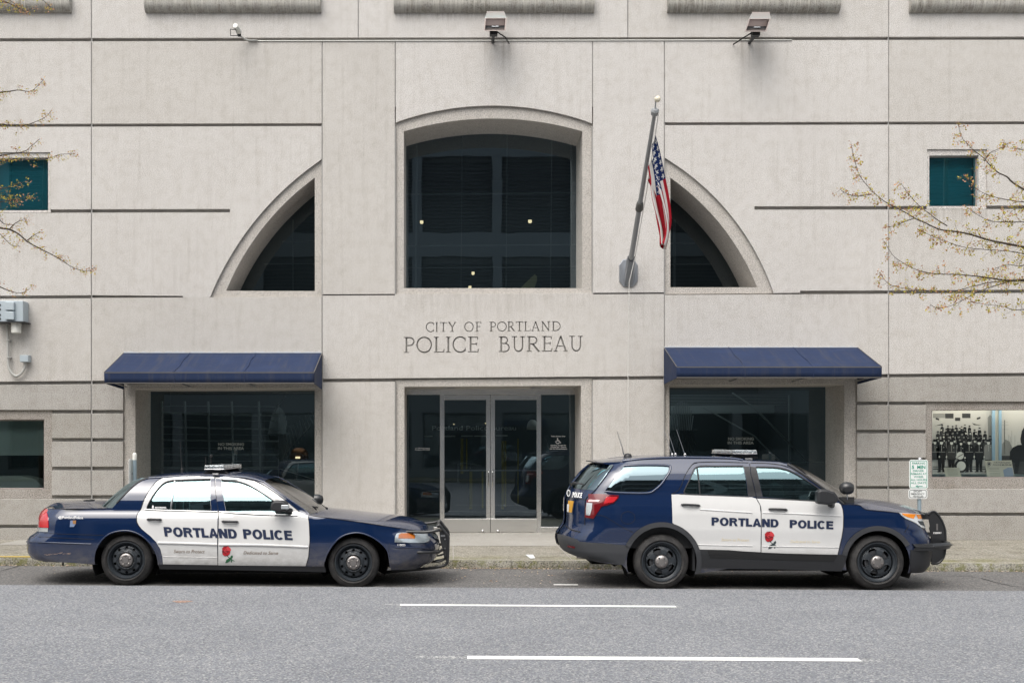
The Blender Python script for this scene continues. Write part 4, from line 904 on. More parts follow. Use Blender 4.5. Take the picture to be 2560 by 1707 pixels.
# ================================================================ awnings
def awning(name_label, xl, xr, zt, zf, zb, yf=20.75):
    t = thing('awning', name_label, 'awning', ((xl+xr)/2, WY, zb), 'navy canvas awnings over the side windows')
    mb = MB(); n = 44; rows = []
    seams = [xl+(xr-xl)/3, xl+2*(xr-xl)/3]
    def sagx(x, s): # canvas dips between the ribs, puckers at the seams
        k = ((x-xl)/(xr-xl)*3) % 1; return -.045*math.sin(PI*k)*math.sin(PI*s)
    prof = [(WY-.02, zt, 0)]+[(WY-.02+(yf-WY+.02)*s, zt+(zf-zt)*s, s) for s in (.15, .35, .55, .75, .92)]+[(yf, zf, 1), (yf-.008, zf-.012, 1), (yf-.004, (zf+zb)/2, 1), (yf, zb, 1)]
    mb.grid([[(xl+(xr-xl)*i/n, y, z+sagx(xl+(xr-xl)*i/n, s)) for i in range(n+1)] for y, z, s in prof])
    c = mb.build('canopy', M['awning'], t, smooth=True, auto=30)
    s_ = c.modifiers.new('thick', 'SOLIDIFY'); s_.thickness = .006
    for x, sg in ((xl, -1), (xr, 1)):
        mb = MB(); y = [(WY-.02, zt), (yf, zf), (yf, zb), (WY-.02, zb-.05)]
        mb.add([(x+sg*.002, a, b) for a, b in y]+[(x-sg*.006, a, b) for a, b in y], [(0, 1, 2, 3), (7, 6, 5, 4), (0, 3, 7, 4), (1, 5, 6, 2), (2, 6, 7, 3), (0, 4, 5, 1)])
        mb.build('side_panel', M['awning'], t)
    mb = MB(); mb.box(xl, xr, yf-.014, yf+.002, zf-.014, zf+.003); mb.box(xl, xr, yf-.008, yf+.004, zb-.004, zb+.016)
    for x in (xl, xr): mb.bar((x, WY-.02, zt+.004), (x, yf, zf+.004), .014, .01)
    mb.build('binding', M['awning_edge'], t)
    mb = MB()
    for x in seams:
        pts = [(x+.012*math.sin(i*1.4), WY-.02+(yf-WY+.02)*i/8, zt+(zf-zt)*i/8+.008) for i in range(9)]+[(x, yf-.01, zf-.02), (x, yf-.008, zb+.01)]
        mb.tube(pts, .008, 5)
    mb.build('seam', M['awning'], t)
    mb = MB()
    for i in range(4):
        x = xl+.04+(xr-xl-.08)*i/3; mb.tube([(x, WY-.01, zt-.05), (x, yf+.04, zf-.04), (x, yf+.04, zb+.05), (x, WY, zb-.0)], .014, 6)
    mb.tube([(xl+.03, yf+.03, zb+.03), (xr-.03, yf+.03, zb+.03)], .014, 6); mb.build('frame', M['steel'], t)
    mb = MB()
    n = 60; top = [(xl+(xr-xl)*i/n, zt+random.uniform(.012, .04)) for i in range(n+1)]
    mb.add([(x, WY-.012, z) for x, z in top]+[(x, WY-.012, zt-.02) for x, z in top]+[(x, WY, z) for x, z in top]+[(x, WY, zt-.02) for x, z in top], [(i, i+1, n+2+i, n+1+i) for i in range(n)]+[(i, i+1, 2*(n+1)+i+1, 2*(n+1)+i) for i in range(n)])
    mb.build('sealant', principled('pale_sealant', (.50, .53, .56), .7), t)
    return t
awning('navy canvas awning over the left window, above the sedan', unp(310.2, 0, WY).x, unp(805, 0, WY).x, 3.555, 3.13, 2.935)
awning('navy canvas awning over the right window, above the SUV', unp(1659.5, 0, WY).x, unp(2143, 0, WY).x, 3.655, 3.225, 3.032)
# ================================================================ floodlights and conduit
FC = crop(1100, 0, 2.6727)
def floodlight(label, cu, cv_, skew):
    P = lambda u, v, y: unp(*FC(u, v), y); yb, yf = 21.72, 21.36
    t = thing('floodlight', label, 'floodlight', tuple(P(cu, 245, WY)), 'floodlights on the upper wall')
    s = skew; hw = 72
    def ring(pts, y): return [tuple(P(cu+u, cv_+v, y)) for u, v in pts]
    top = ring([(-56+s*.4, -68), (58+s*.4, -68)], yb); f1 = ring([(-70+s*.15, -24), (76+s*.15, -24)], yf); f2 = ring([(-78-s*.35, 62), (68-s*.35, 62)], yf-.02); bk = ring([(-64-s*.3, 50), (58-s*.3, 50)], yb)
    mb = MB(); v = [top[0], top[1], f1[1], f1[0], f2[0], f2[1], bk[1], bk[0]]
    mb.add(v, [(0, 1, 2, 3), (7, 6, 5, 4), (0, 7, 6, 1), (0, 3, 4, 7), (1, 6, 5, 2)]); 
    q = [Vector(v[i]) for i in (3, 2, 5, 4)]; c = sum(q, Vector())/4; inn = [c+(p-c)*.90 for p in q]
    for i in range(4): mb.add([q[i], q[(i+1) % 4], inn[(i+1) % 4], inn[i]], [(0, 1, 2, 3)])
    deep = [p+Vector((0, .05, 0)) for p in inn]
    for i in range(4): mb.add([inn[i], inn[(i+1) % 4], deep[(i+1) % 4], deep[i]], [(0, 1, 2, 3)])
    h = mb.build('housing', M['bronze'], t)
    mb = MB(); A, B_, C_, D_ = deep; L = lambda f: (A+(D_-A)*f, B_+(C_-B_)*f)
    (a0, b0), (a1, b1), (a2, b2), (a3, b3) = L(0), L(.42), L(.68), L(1)
    mb.add([a0, b0, b1+Vector((0, .06, 0)), a1+Vector((0, .06, 0))], [(0, 1, 2, 3)], 0); mb.add([a1+Vector((0, .06, 0)), b1+Vector((0, .06, 0)), b2+Vector((0, .04, 0)), a2+Vector((0, .04, 0))], [(0, 1, 2, 3)], 1); mb.add([a2+Vector((0, .04, 0)), b2+Vector((0, .04, 0)), b3, a3], [(0, 1, 2, 3)], 2)
    mb.build('reflector', [principled('peach_reflector', (.62, .50, .46), .3, .3), M['plastic'], principled('dark_bronze', (.06, .048, .045), .5)], t)
    mb = MB(); m1 = (a1+b1)/2+Vector((0, .03, -.03)); mb.tube([m1-Vector((.06, 0, 0)), m1+Vector((.06, 0, 0))], .016, 8); mb.build('lamp_bulb', M['clearlens'], t)
    mb = MB(); p = P(cu-12-s*.2, cv_+62, 21.55); mb.box(p.x-.07, p.x+.07, 21.48, 21.62, p.z-.09, p.z+.02); mb.tube([p-Vector((0, 0, .06)), Vector((p.x, WY, p.z-.06))], .03, 8); mb.build('bracket', M['plastic'], t, bevel=.006)
    mb = MB(); mb.tube([p+Vector((.05, -.02, -.02)), p+Vector((.22, .12, -.08)), Vector((p.x+.30 if skew == 0 else p.x-.30, WY-.02, p.z-.09))] if skew == 0 else [p+Vector((-.05, -.02, -.02)), p+Vector((-.15, .12, -.05)), Vector((p.x-.30, WY-.02, p.z-.09))], .013, 6); mb.build('cable', M['black'], t, smooth=True)
floodlight('bronze box floodlight facing straight out above the arched window', 370, 145, 0)
floodlight('bronze box floodlight turned aside, above the right awning', 2128, 150, 40)
CM = crop(0, 0, 2.6727)
t = thing('security_camera', 'small pale bullet camera on a wall arm, high on the left above the sedan', 'camera', tuple(unp(*CM(1600, 270), WY)))
mb = MB(); a = unp(*CM(1572, 172), 21.55); b = unp(*CM(1600, 216), 21.75); mb.tube([a, b], .045, 10); mb.build('camera_body', M['whiteplastic'], t, smooth=True, auto=40)
mb = MB(); f = [unp(*CM(u, v), 21.6) for u, v in ((1575, 200), (1540, 197), (1540, 240), (1588, 240))]
for i in range(4): mb.bar(f[i], f[(i+1) % 4], .012, .012)
mb.build('wire_frame', M['plastic'], t); mb = MB(); mb.bar(b, b+Vector((-.01, .05, -.06)), .06, .06); mb.build('mounting_bracket', M['plastic'], t)
cp = [(1600, 222), (1612, 246), (1635, 264), (1665, 272), (1720, 272)]
mb = MB(); mb.tube([unp(*CM(u, v), 21.85+.1*min(1, i/3)) for i, (u, v) in enumerate(cp)], .016, 7); mb.build('conduit', M['pvc'], t, smooth=True)
# long conduit laid in the top groove
pts = []
for x in range(620, 1985, 40): pts.append(unp(x, (H(95.0, 91.2)(x/K))*K+.4, WY-.012))
mb = MB(); mb.tube(pts, .010, 6)
o = mb.build('wall_conduit', M['whiteplastic'], None, smooth=True); tag(o, 'long thin pale conduit running along the uppermost wall joint between the floodlights', 'conduit')
# ================================================================ utility box at the left edge
UC = crop(0, 700, 2.2412)
def ub(mb, u0, u1, v0, v1, y0, y1): a = unp(*UC(u0, v1), y0); b = unp(*UC(u1, v0), y0); mb.box(a.x, b.x, y0, y1, a.z, b.z)
t = thing('utility_box', 'grey electrical box with meter can and looping conduit at the left edge of the wall', 'utility box', tuple(unp(*UC(70, 235), WY)))
mb = MB(); ub(mb, -40, 130, 116, 234, 21.72, WY); o = mb.build('cabinet', M['boxgrey'], t, bevel=.012)
mb = MB()
for v in (135, 160, 190, 212): ub(mb, -10, 4, v, v+10, 21.712, 21.73)
mb.build('vent', M['plastic'], o)
for v in (122, 176):
    mb = MB(); ub(mb, 27, 78, v, v+46, 21.66, 21.725); mb.build('cover', M['boxgrey'], t, bevel=.012)
mb = MB(); ub(mb, -45, 138, 232, 237, 21.68, WY); mb.build('mounting_tray', M['plastic'], t)
c = unp(*UC(91, 238), 21.84); mb = MB(); mb.lathe([(0, 0), (.09, 0), (.09, -.185), (.075, -.2), (0, -.2)], c, 'z', 20); mb.build('meter_can', M['whiteplastic'], t, smooth=True, auto=40)
cp = catmull([tuple(unp(*UC(u, v), 21.93)) for u, v in ((38, 238), (42, 300), (44, 400), (46, 470), (58, 510), (90, 538), (120, 520), (138, 490), (144, 456))], 5)
mb = MB(); mb.tube([Vector(p) for p in cp], .026, 8); 
for u, v in ((44, 338), (46, 434)): ub(mb, u-10, u+10, v-3, v+3, 21.9, WY)
mb.build('conduit', M['pvc'], t, smooth=True)
mb = MB(); ub(mb, 110, 158, 420, 458, 21.84, WY); mb.build('junction_box', M['boxgrey'], t, bevel=.008)
# ================================================================ flagpole, flag, halyard
PC = crop(1500, 220, 2.9038)
base = unp(*PC(222, 1235), 21.72); tip = Vector((base.x+.01, 0, 0)); 
ty = 19.15; tipp = unp(*PC(405, 165), ty); base.x = tipp.x = (base.x+tipp.x)/2
t = thing('flagpole', 'grey tapered flagpole leaning out from a bracket on the wall, ball on top', 'flagpole', (base.x, WY, base.z-.4))
mb = MB(); ax = (tipp-base); N_ = 12
mb.tube([base+ax*i/N_ for i in range(N_+1)], [.050-.020*i/N_ for i in range(N_+1)], 16); mb.build('pole', M['polegrey'], t, smooth=True, auto=50)
mb = MB(); d = ax.normalized(); m_ = base+ax*.37; mb.tube([m_-d*.06, m_-d*.03, m_+d*.10, m_+d*.13], [.058, .068, .062, .052], 14); mb.build('pole_sleeve', principled('scuffed_sleeve', (.10, .10, .095), .6), t, smooth=True)
mb = MB(); mb.tube([tipp-d*.09, tipp-d*.07, tipp+d*.0, tipp+d*.03], [.045, .062, .066, .04], 14); mb.tube([tipp, tipp+d*.03+Vector((0, -.02, .12))], .012, 8); mb.build('truck', M['polegrey'], t)
bc = unp(*PC(418, 82), ty-.10); mb = MB(); mb.lathe([(.051*math.sin(PI*i/10)+1e-4, -.051*math.cos(PI*i/10)) for i in range(11)], bc, 'z', 20); mb.build('ball_finial', M['ball'], t, smooth=True)
oc = [(168, 1244), (248, 1244), (274, 1285), (274, 1400), (240, 1441), (172, 1441), (140, 1400), (140, 1285)]
mb = MB(); q = [unp(*PC(u, v), WY-.03) for u, v in oc]; mb.prism([(p.x, p.z) for p in q][::-1], WY-.035, WY); mb.build('wall_plate', M['polesilver'], t, bevel=.008)
mb = MB(); lo = [(p.x, WY-.04, p.z) for p in [unp(*PC(u, v), WY) for u, v in ((176, 1430), (240, 1430), (256, 1400), (256, 1320), (160, 1320), (160, 1400))]]
top = [base+Vector((x, 0, z))-d*.02 for x, z in ((-.05, -.055), (.05, -.055), (.08, 0), (.05, .055), (-.05, .055), (-.08, 0))]
lo = [unp(*PC(u, v), WY-.04) for u, v in ((178, 1432), (238, 1432), (246, 1395), (236, 1320), (186, 1320), (172, 1395))]
mb.add(lo+top, [(i, (i+1) % 6, (i+1) % 6+6, i+6) for i in range(6)]+[tuple(range(6, 12))]); mb.lathe([(.066, -.02), (.072, 0), (.066, .02)], base, 'y', 16); mb.build('bracket', M['polesilver'], t)
hy = MB(); p0 = unp(*PC(212, 1410), 21.72); hy.tube([tipp+Vector((.05, -.02, -.05)), base+ax*.5+Vector((.07, -.03, -.03)), base+Vector((.06, -.06, .0)), p0, Vector((p0.x, 21.86, 3.5)), Vector((p0.x+.004, 21.88, .14))], .0075, 5)
o = hy.build('halyard', principled('pale_rope', (.62, .61, .58), .8), None); tag(o, 'thin pale rope hanging from the flagpole bracket down to the pavement', 'rope')
# stars and stripes, hoist along the pole, hanging in folds
fm = principled('flag_cloth', (1, 1, 1), .8, spec=.1); g = NG(fm); uv = g.n('ShaderNodeTexCoord'); sp = g.n('ShaderNodeSeparateXYZ'); g.l(uv.outputs['UV'], sp.inputs[0])
U, Vv = sp.outputs[0], sp.outputs[1]
st_ = g.math('GREATER_THAN', g.math('MODULO', g.math('MULTIPLY', Vv, 13), 2), 1)
col = g.mix((.42, .02, .035), (.72, .70, .68), st_)
can = g.math('MULTIPLY', g.math('LESS_THAN', U, .4), g.math('LESS_THAN', Vv, 7/13))
su = g.math('SUBTRACT', g.math('FRACT', g.math('MULTIPLY', U, 6/.4)), .5); sv = g.math('SUBTRACT', g.math('FRACT', g.math('MULTIPLY', Vv, 5/(7/13))), .5)
rr = g.math('SQRT', g.math('ADD', g.math('MULTIPLY', su, su), g.math('MULTIPLY', sv, sv))); an = g.math('ARCTAN2', su, sv)
rad = g.math('ADD', .26, g.math('MULTIPLY', g.math('COSINE', g.math('MULTIPLY', an, 5)), .12)); star = g.math('LESS_THAN', rr, rad)
col = g.mix(col, g.mix((.018, .035, .13), (.75, .75, .74), star), can); g.l(col, g.b.inputs['Base Color'])
tr = g.n('ShaderNodeBsdfTranslucent'); g.l(col, tr.inputs[0]); mx = g.n('ShaderNodeMixShader', Fac=.3); g.l(g.b.outputs[0], mx.inputs[1]); g.l(tr.outputs[0], mx.inputs[2]); g.l(mx.outputs[0], fm.node_tree.nodes['Material Output'].inputs[0])
def pathat(pts, s):
    L = [0]; 
    for i in range(1, len(pts)): L.append(L[-1]+math.hypot(pts[i][0]-pts[i-1][0], pts[i][1]-pts[i-1][1]))
    s *= L[-1]
    for i in range(1, len(pts)):
        if s <= L[i] or i == len(pts)-1:
            f_ = (s-L[i-1])/(L[i]-L[i-1]); return [a+(b-a)*f_ for a, b in zip(pts[i-1], pts[i])]
Rt = catmull([(402, 345), (430, 450), (456, 570), (474, 660), (498, 770), (514, 880), (518, 960), (504, 1040), (470, 1105)], 6)
Md = catmull([(372, 520), (392, 620), (408, 720), (430, 840), (455, 960), (465, 1050), (455, 1160)], 6)
Lf = catmull([(345, 670), (366, 712), (386, 745), (396, 830), (404, 920), (420, 1000), (440, 1090)], 6)
NU, NV = 60, 40; vs = []; uvs = []
for i in range(NU+1):
    u = i/NU; a, m2, b = pathat(Rt, u), pathat(Md, u), pathat(Lf, u)
    for j in range(NV+1):
        v = j/NV; 
        c0 = 2*(v-.5)*(v-1); c1 = 4*v*(1-v); c2 = 2*v*(v-.5)
        pu = a[0]*c0+m2[0]*c1+b[0]*c2; pv = a[1]*c0+m2[1]*c1+b[1]*c2
        fold = math.sin(v*PI*4.2+u*1.2+.4); pu += (40*min(1, .35+u*1.6))*math.sin(v*PI*4.2+2.0+u*1.2)*(1-.55*u)*min(1, v*5+.1)*min(1, (1-v)*5+.1); pv += 34*u*math.cos(v*PI*4.2+1.0)*(1-u*.6)
        h = base+ax*(.86-.28*v); y = h.y+(u*.25)*(.5-v)*2+.085*fold*min(1, u*2.5)
        vs.append(tuple(unp(*PC(pu, pv), y-.0))); uvs.append((u, v))
fs = [(i*(NV+1)+j, i*(NV+1)+j+1, (i+1)*(NV+1)+j+1, (i+1)*(NV+1)+j) for i in range(NU) for j in range(NV)]
me = bpy.data.meshes.new('flag'); me.from_pydata(vs, [], fs); ul = me.uv_layers.new(name='uv')
for lp in me.loops: ul.data[lp.index].uv = uvs[lp.vertex_index]
me.polygons.foreach_set('use_smooth', [True]*len(me.polygons))
o = link('flag', me, None, fm); s_ = o.modifiers.new('t', 'SOLIDIFY'); s_.thickness = .004; tag(o, 'stars and stripes flag hanging limp in folds from the leaning pole', 'flag')
# ================================================================ kerbside signs
def rrect(x0, x1, z0, z1, r, n=5):
    out = []
    for cx, cz, a in ((x1-r, z1-r, 0), (x0+r, z1-r, 90), (x0+r, z0+r, 180), (x1-r, z0+r, 270)): out += [(cx+r*math.cos(math.radians(a+90*i/n)), cz+r*math.sin(math.radians(a+90*i/n))) for i in range(n+1)]
    return out
SG = crop(2100, 960, 3.4087); SY = 18.75
t = thing('parking_sign', 'blue-grey post with a green parking sign over a smaller white sign, right of the SUV', 'street sign', (unp(*SG(673, 0), SY).x, SY, walkz(7, SY)))
px_ = unp(*SG(676, 0), SY).x; zt = unp(*SG(0, 640), SY).z
mb = MB(); mb.lathe([(.030, walkz(7, SY)-.01), (.030, zt)], (px_, SY, 0), 'z', 16); mb.build('post', M['galv'], t, smooth=True)
mb = MB(); mb.lathe([(.036, zt-.02), (.036, zt), (.030, zt+.02), (.015, zt+.034), (0, zt+.036)], (px_+.006, SY, 0), 'z', 16); mb.build('post_cap', M['steel'], t, smooth=True)
def sp_(u, v, y): p = unp(*SG(u, v), y); return p.x, p.z
def plate(u0, u1, v0, v1, edge, lab):
    y = SY-.04; x0, z1 = sp_(u0, v0, y); x1, z0 = sp_(u1, v1, y); mb = MB(); mb.prism(rrect(x0, x1, z0, z1, .035), y, y+.004, 0)
    slab(mb, rrect(x0+.014, x1-.014, z0+.014, z1-.014, .026), y-.001, y, [rrect(x0+.022, x1-.022, z0+.022, z1-.022, .02)], 1)
    o = mb.build('sign_plate', [M['signwhite'], edge], t); o['label'] = lab; return o
p1 = plate(590, 750, 643, 891, M['signgreen'], 'green lettered parking sign'); p2 = plate(583, 745, 893, 976, M['signgrey'], 'small white sign with grey lettering')
for s, u0, u1, v, h in (('PARKING', 616, 726, 681, 5.2), ('5', 612, 632, 720, 8.8), ('MIN', 658, 728, 720, 8.8), ('DRIVER', 622, 716, 746, 4.9), ('REMAIN AT', 604, 737, 771, 4.9), ('WHEEL', 628, 714, 796, 4.9), ('ALL HOURS', 603, 738, 822, 4.9), ('ALL DAYS', 603, 734, 848, 4.9)):
    flat_text(s, SG(u0, v), SG(u1, v), h, SY-.0425, M['signgreen'], p1, bold=.012 if s not in ('5', 'MIN') else .03)
mb = MB(); mb.add([(x, SY-.0425, z) for x, z in [sp_(u, v, SY) for u, v in ((634, 867), (654, 858), (650, 865), (695, 865), (695, 870), (650, 870), (654, 877))]], [tuple(range(7))]); mb.build('arrow', M['signgreen'], p1)
for s, u0, u1, v in (('EXCEPT', 628, 700, 919), ('EMERGENCY', 605, 721, 941), ('VEHICLES', 620, 710, 962)): flat_text(s, SG(u0, v), SG(u1, v), 4.4, SY-.0425, M['signgrey'], p2, bold=.012)
mb = MB()
for v in (668, 873, 905, 966): c = unp(*SG(668, v), SY-.043); mb.lathe([(0, -.004), (.008, -.002), (.009, 0)], c, 'y', 8)
mb.build('bolt', M['steel'], t)
sy = 18.75; xx = unp(*WL(379, 0), sy).x; zt = unp(*WL(0, 1085), sy).z
t = thing('parking_sign', 'pale post with its sign plates seen edge-on, behind the rear window of the sedan', 'street sign', (xx, sy, .13))
mb = MB(); mb.lathe([(.032, .1), (.032, zt)], (xx, sy, 0), 'z', 16); mb.build('post', M['galv'], t, smooth=True)
mb = MB(); mb.lathe([(.034, zt-.08), (.034, zt), (.030, zt+.02), (.015, zt+.034), (0, zt+.036)], (xx, sy, 0), 'z', 16); mb.build('post_cap', M['whiteplastic'], t, smooth=True)
for z0, z1 in ((zt-.52, zt-.06), (zt-.80, zt-.55)):
    mb = MB(); x = xx-.05; pr = rrect(sy-.16, sy+.16, z0, z1, .035); n = len(pr)
    mb.add([(x+.004, a, b) for a, b in pr]+[(x, a-.0, b) for a, b in pr], [tuple(range(n)), tuple(range(2*n-1, n-1, -1))]+[(i, (i+1) % n, (i+1) % n+n, i+n) for i in range(n)]); o = mb.build('sign_plate', M['signwhite'], t)
    o.rotation_euler = (0, 0, 0)
    mb = MB(); mb.box(xx-.062, xx-.03, sy-.02, sy+.02, (z0+z1)/2-.02, (z0+z1)/2+.02); mb.box(xx-.062, xx-.05, sy-.008, sy+.008, z0, z1); mb.build('bracket', M['steel'], o)
# ================================================================ street trees: trunks stand just outside the picture, limbs reach in
def street_tree(label, trunk_px, y, branches, dens, leafw, seed, sprout=1.0):
    rnd = random.Random(seed); tx = (trunk_px-CX)*y/F; z0 = walkz(tx, y)
    t = thing('street_tree', label, 'tree', (tx, y, z0), None)
    tm = MB(); tm.tube([(tx, y, z0-.05), (tx+.02, y, z0+.3), (tx-.03, y+.02, 2.2), (tx+.02, y, 4.2), (tx-.02, y, 6.4), (tx, y, 8.6)], [.17, .13, .12, .10, .07, .03], 12)
    tm.build('trunk', M['bark'], t, smooth=True)
    bm_ = MB(); lf = MB(); tips = []
    def leafcluster(p, n, spread, bud):
        for _ in range(n):
            c = p+Vector((rnd.gauss(0, spread), rnd.gauss(0, spread), rnd.gauss(-spread*.3, spread)))
            L = rnd.uniform(.018, .046)*leafw; W = L*rnd.uniform(.25, .45); dd = Vector((rnd.gauss(0, 1), rnd.gauss(0, .8), rnd.gauss(-.7, .7))).normalized(); s_ = dd.cross(Vector((rnd.gauss(0, 1), rnd.gauss(0, 1), rnd.gauss(0, 1)))).normalized()*W
            lf.add([c, c+dd*L*.45+s_, c+dd*L, c+dd*L*.45-s_], [(0, 1, 2, 3)], 1 if rnd.random() < bud else 0)
    for bi, br in enumerate(branches):
        root, pts = br[0], [p for p in br[1]]
        dy = rnd.uniform(-.5, .5) if len(br) < 3 else br[2]
        P3 = []; n = len(pts)
        for i, p in enumerate(pts): P3.append(unp(*p, y+dy*(.4+.6*i/max(1, n-1))+rnd.uniform(-.05, .05)))
        if root == 't':
            zz = max(2.2, P3[0].z-1.0-.3*abs(P3[0].x-tx)); P3 = [Vector((tx, y, zz)), Vector(((tx*2+P3[0].x)/3, y+dy*.2, zz+(P3[0].z-zz)*.5))]+P3
        C3 = [Vector(q) for q in catmull([tuple(p) for p in P3], 5)]; m = len(C3); r0 = .020 if root == 't' else .006
        bm_.tube(C3, [max(.0035, r0*(1-i/(m-1))**1.6+.003) for i in range(m)], 6)
        L = sum((C3[i]-C3[i-1]).length for i in range(1, m)); acc = 0
        for i in range(1, m):
            acc += (C3[i]-C3[i-1]).length; f_ = acc/L
            if C3[i].x*(-1 if tx > 0 else 1) < (-abs(tx)+.9): continue
            k = dens*(C3[i]-C3[i-1]).length*26
            for _ in range(int(k)+(1 if rnd.random() < k % 1 else 0)):
                s0 = C3[i]+(C3[i-1]-C3[i])*rnd.random(); ln = rnd.uniform(.04, .20)*(1.15-.5*f_)*sprout
                dv = Vector((rnd.gauss(0, 1)+(-.6 if tx > 0 else .6), rnd.gauss(0, .7), rnd.gauss(0, 1))).normalized(); e_ = s0+dv*ln
                bm_.tube([s0, (s0+e_)/2+Vector((0, 0, -.01)), e_], [.0028, .0022, .0016], 3, caps=False); leafcluster(e_, rnd.randint(7, 13), .026, .12+.45*f_)
        leafcluster(C3[-1], 9, .03, .8); 
    bm_.build('branches', M['bark'], t, fix=False); lf.build('foliage', [M['leaf'], M['bud']], t, fix=False); return t
TR = crop(2060, 280, 3.016); c_ = lambda ps: [TR(*p) for p in ps]
rb = [('t', c_([(1700, 1060), (1508, 1018), (1360, 990), (1240, 965), (1090, 920), (980, 900), (870, 885), (760, 835), (690, 805), (600, 750), (480, 690), (400, 630), (330, 560), (270, 480), (235, 380), (215, 290), (205, 240)]), .1),
 ('b', c_([(1560, 1080), (1508, 1070), (1380, 1048), (1240, 1040), (1060, 1020), (930, 980), (800, 930), (730, 890)]), .3),
 ('t', c_([(1650, 1265), (1508, 1265), (1380, 1270), (1240, 1250), (1120, 1235), (1000, 1225), (840, 1220), (700, 1190), (600, 1140), (520, 1080), (450, 970)]), -.3),
 ('b', c_([(1560, 1255), (1400, 1280), (1200, 1340), (1080, 1400), (960, 1460), (860, 1480), (800, 1450)]), -.2),
 ('b', c_([(1560, 1275), (1300, 1280), (1140, 1310), (960, 1350), (700, 1340), (560, 1320), (480, 1290), (420, 1210)]), .2),
 ('t', c_([(1600, 630), (1508, 585), (1420, 530), (1380, 490), (1310, 455), (1250, 400), (1200, 345), (1130, 290), (1080, 240), (1040, 190), (1010, 90)]), .3),
 ('b', c_([(1600, 690), (1508, 680), (1400, 665), (1280, 640), (1180, 600), (1100, 540), (1070, 490)]), -.1),
 ('b', c_([(1600, 1500), (1508, 1490), (1420, 1490), (1350, 1465), (1220, 1450), (1100, 1430)]), .1),
 ('b', c_([(1210, 370), (1250, 310), (1340, 270), (1410, 225)]), .3), ('b', c_([(930, 860), (850, 810), (760, 740), (700, 690), (640, 620), (580, 540)]), .1),
 ('b', c_([(360, 620), (240, 635), (150, 605), (120, 580)]), .1), ('b', c_([(690, 800), (600, 830), (540, 860), (470, 865)]), .1),
 ('b', c_([(1600, 840), (1508, 830), (1380, 830), (1250, 820), (1150, 770), (1080, 720)]), .2), ('b', c_([(1560, 300), (1508, 290), (1450, 275)]), .2),
 ('b', c_([(1600, 1120), (1480, 1160), (1380, 1150), (1290, 1180)]), -.1), ('b', c_([(1600, 760), (1480, 720), (1400, 760)]), .1)]
street_tree('young street tree reaching in from the right, thick with yellow-green and pinkish new leaves', 2790, 18.9, rb, .85, 1.0, 3, 1.1)
TL = crop(0, 160, 2.6115); c_ = lambda ps: [TL(*p) for p in ps]
lb = [('t', c_([(-90, 230), (0, 188), (60, 180), (120, 172), (195, 180), (235, 155), (285, 100)]), .2), ('t', c_([(-90, 430), (0, 395), (60, 400), (150, 405), (240, 375), (300, 345), (335, 305)]), -.2),
 ('t', c_([(-90, 640), (0, 600), (60, 590), (160, 570), (200, 540), (260, 490)]), .1), ('b', c_([(-90, 650), (0, 640), (100, 620), (220, 625), (320, 615), (400, 590), (495, 590)]), .3),
 ('b', c_([(-60, 830), (0, 815), (80, 800), (130, 780), (190, 760)]), .1), ('b', c_([(-60, 900), (0, 900), (60, 890), (150, 885), (240, 870)]), .1), ('b', c_([(-60, 860), (0, 860), (60, 870), (120, 910)]), .3),
 ('t', c_([(-90, 1040), (0, 1070), (60, 1080), (120, 1110), (180, 1160), (250, 1200), (330, 1240), (400, 1280), (460, 1320), (520, 1345), (580, 1350), (620, 1325)]), .1),
 ('b', c_([(-40, 1080), (0, 1110), (40, 1150), (80, 1185), (130, 1190)]), -.1), ('b', c_([(60, 1080), (100, 1040), (140, 1020), (175, 1005)]), .1), ('b', c_([(180, 1150), (220, 1120), (265, 1095)]), .1),
 ('t', c_([(-90, 1420), (0, 1455), (60, 1480), (130, 1495), (190, 1470)]), -.1), ('b', c_([(0, 1020), (30, 1045), (90, 1050)]), .1),
 ('t', [(-40, 30), (0, 6), (30, 12), (60, 28), (85, 20)], .1), ('b', [(-20, 5), (20, 0), (50, 22), (66, 30)], .2), ('b', [(40, -10), (100, -2), (125, 18)], .2)]
street_tree('thin twigs of a street tree reaching in from the left past the blue square window', -260, 18.7, lb, .75, .8, 5, .75)
# ================================================================ the building across the street, mirrored in the glass
t = thing('office_building', 'louvred concrete building across the street, seen only as reflections in the windows', 'building', (0, -13.3, 0))
mb = MB(); OY = -13.2; mb.box(-34, 34, OY-9, OY-.4, 0, 17.2)
for z0, z1 in ((0, .6), (3.4, 4.6), (7.4, 8.2), (11.2, 12.4), (16.2, 17.4)): mb.box(-34.1, 34.1, OY-.4, OY, z0, z1)
for i in range(18): mb.box(-34+i*4, -33.5+i*4, OY-.38, OY-.02, .6, 16.2)
mb.build('wall', principled('grey_office_concrete', (.24, .26, .265), .9), t)
mb = MB()
for z in [4.7+.18*i for i in range(15)]+[8.3+.18*i for i in range(15)]+[12.5+.18*i for i in range(20)]: mb.box(-34, 34, OY-.30, OY-.22, z, z+.06)
mb.build('louvres', principled('dark_louvre', (.10, .11, .115), .6), t)
for i in range(17):
    mb = MB(); mb.box(-33.4+i*4, -30.1+i*4, OY-.36, OY-.34, .7, 3.3); mb.build('window', M['glass'], t)
